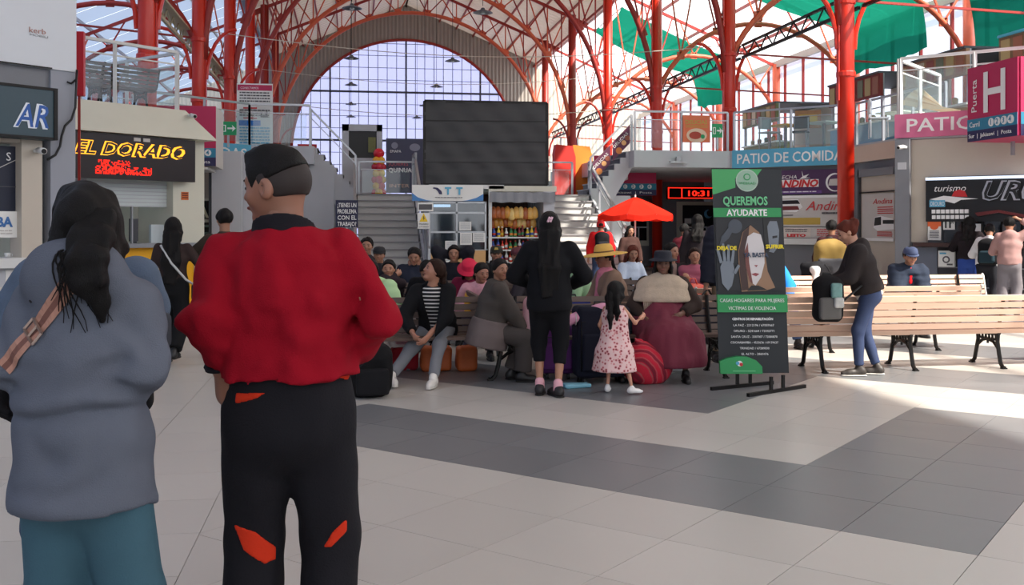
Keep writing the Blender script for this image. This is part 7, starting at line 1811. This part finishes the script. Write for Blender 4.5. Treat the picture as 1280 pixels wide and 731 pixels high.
backpack('plump black backpack standing on the floor behind the red sleeve', flo(463, 495), .12, .36, .46, .26, cloth((20, 20, 22)), cloth((24, 24, 27)), .011)
b_ = bpy.data.objects; 
c = cam(505, 10.2); t = thing('travel_bag', 'dark red travel bag under the front bench', 'bag', c, .0); soft('bag_body', union([rbox((0, 0, .11), (.14, .12, .11), .04)], noise=[(.01, (9, 9, 9))]), .012, cloth((140, 28, 40)), t); MB().tube([(-.06, 0, .21), (-.04, 0, .27), (.04, 0, .27), (.06, 0, .21)], .009, 6).build('handle', M_black, t, True, world=False)
for x, lab in ((545, 'orange brown travel bag under the bench between the young woman and the older woman'), (583, 'small orange bag under the bench beside the older woman')):
    c = cam(x, 10.15); t = thing('travel_bag', lab, 'bag', c, .0); soft('bag_body', union([rbox((0, 0, .12), (.15 if x < 560 else .10, .12, .12), .04)], noise=[(.01, (9, 9, 9))]), .012, mat('bag_orange', (196, 96, 44), .6, 0, .25, 7), t); MB().tube([(-.06, 0, .23), (-.04, 0, .29), (.04, 0, .29), (.06, 0, .23)], .009, 6).build('handle', M_black, t, True, world=False)
c = pix(503, 433, 9.85); t = thing('handbag', 'white and pink patterned bag on the front bench', 'bag', c, .1); soft('bag_body', union([rbox((0, 0, .15), (.13, .09, .15), .05)], noise=[(.01, (9, 9, 9))]), .011, mat('bag_white_pink', (206, 196, 196), .6, 0, .2, 9), t); soft('flap', union([rbox((.02, -.08, .09), (.10, .03, .06), .02)]), .010, mat('bag_mauve', (170, 120, 132), .6, 0, .3, 20), t)
for x in (-.05, .05): MB().tube([(x, -.06, .28), (x + .02, -.1, .2), (x + .05, -.1, .1)], .008, 6).build('strap', M_black, t, True, world=False)
W = OW['WR']; P_ = OW['root'].matrix_basis @ Vector((.02, .40, .44))
t = thing('carrier_bag', 'translucent white and pink plastic bag on the lap of the older woman', 'bag', P_, -.1); soft('bag_body', union([rbox((0, 0, .15), (.08, .10, .17), .06), (cone((0, 0, .28), (.03, 0, .36), .06, .03), .05)], noise=[(.02, (9, 9, 9))]), .011, sheer('plastic_pinkish', (226, 190, 196), .15, (250, 230, 235), .4), t)
MB().tube([(-.03, -.10, .34), (.02, -.105, .20), (.05, -.09, .02)], .008, 6).build('seam', mat('seam_red', (206, 60, 80), .5), t, True, world=False)
c = cam(590, 11.0); t = thing('yellow_box', 'orange yellow bag on the knees of the woman in the pink jumper', 'bag', c + UP * .5, .0); soft('bag_body', union([rbox((0, 0, .10), (.08, .06, .12), .03)], noise=[(.008, (12, 12, 12))]), .011, mat('bag_yellow', (226, 160, 40), .5, 0, .15, 9), t); MB().tube([(-.03, 0, .21), (0, 0, .25), (.03, 0, .21)], .007, 6).build('handle', mat('bag_yellow', (226, 160, 40)), t, True, world=False)
c = pix(728, 388, 10.0); t = thing('market_tray', 'cardboard tray with odds and ends beside the straw hat woman', 'tray', Vector((c.x, c.y, .50)), .1)
MB().box((0, 0, .01), (.42, .30, .02)).build('base', M_wood, t, world=False); 
for sx, sy, wx, wy in ((-.2, 0, .02, .30), (.2, 0, .02, .30), (0, -.14, .42, .02), (0, .14, .42, .02)): MB().box((sx, sy, .05), (wx, wy, .09)).build('side', M_wood, t, world=False)
for sx in (-.17, .17):
    for sy in (-.11, .11): MB().bar((sx, sy, -.5), (sx, sy, 0), .025).build('leg', M_steel, t, world=False)
soft('folded_cloth', union([rbox((.05, 0, .10), (.12, .09, .05), .03)], noise=[(.015, (12, 12, 12))]), .011, cloth((206, 196, 186)), t)

# ---------------------------------------------------------------- low stools under those who have no bench
for x, d, lab in ((601, 11.3, 'low stool under the woman in the pink jumper'), (487, 10.2, 'low stool under the person in the pale green jacket'), (783, 14.2, 'low stool under the woman in the striped blouse'), (957, 12.35, 'low stool under the person in bright blue'), (741, 11.4, 'low stool under the person in the pale green top'), (770, 10.5, 'low stool under the woman in the straw hat')):
    c = cam(x, d); t = thing('stool', lab, 'stool', c, .2, 'low stools'); MB().box((0, 0, .375), (.34, .34, .04)).build('seat', M_dgrey, t, world=False)
    for sx in (-1, 1):
        for sy in (-1, 1): MB().bar((sx * .15, sy * .15, 0), (sx * .13, sy * .13, .36), .03).build('leg', M_dgrey, t, world=False)
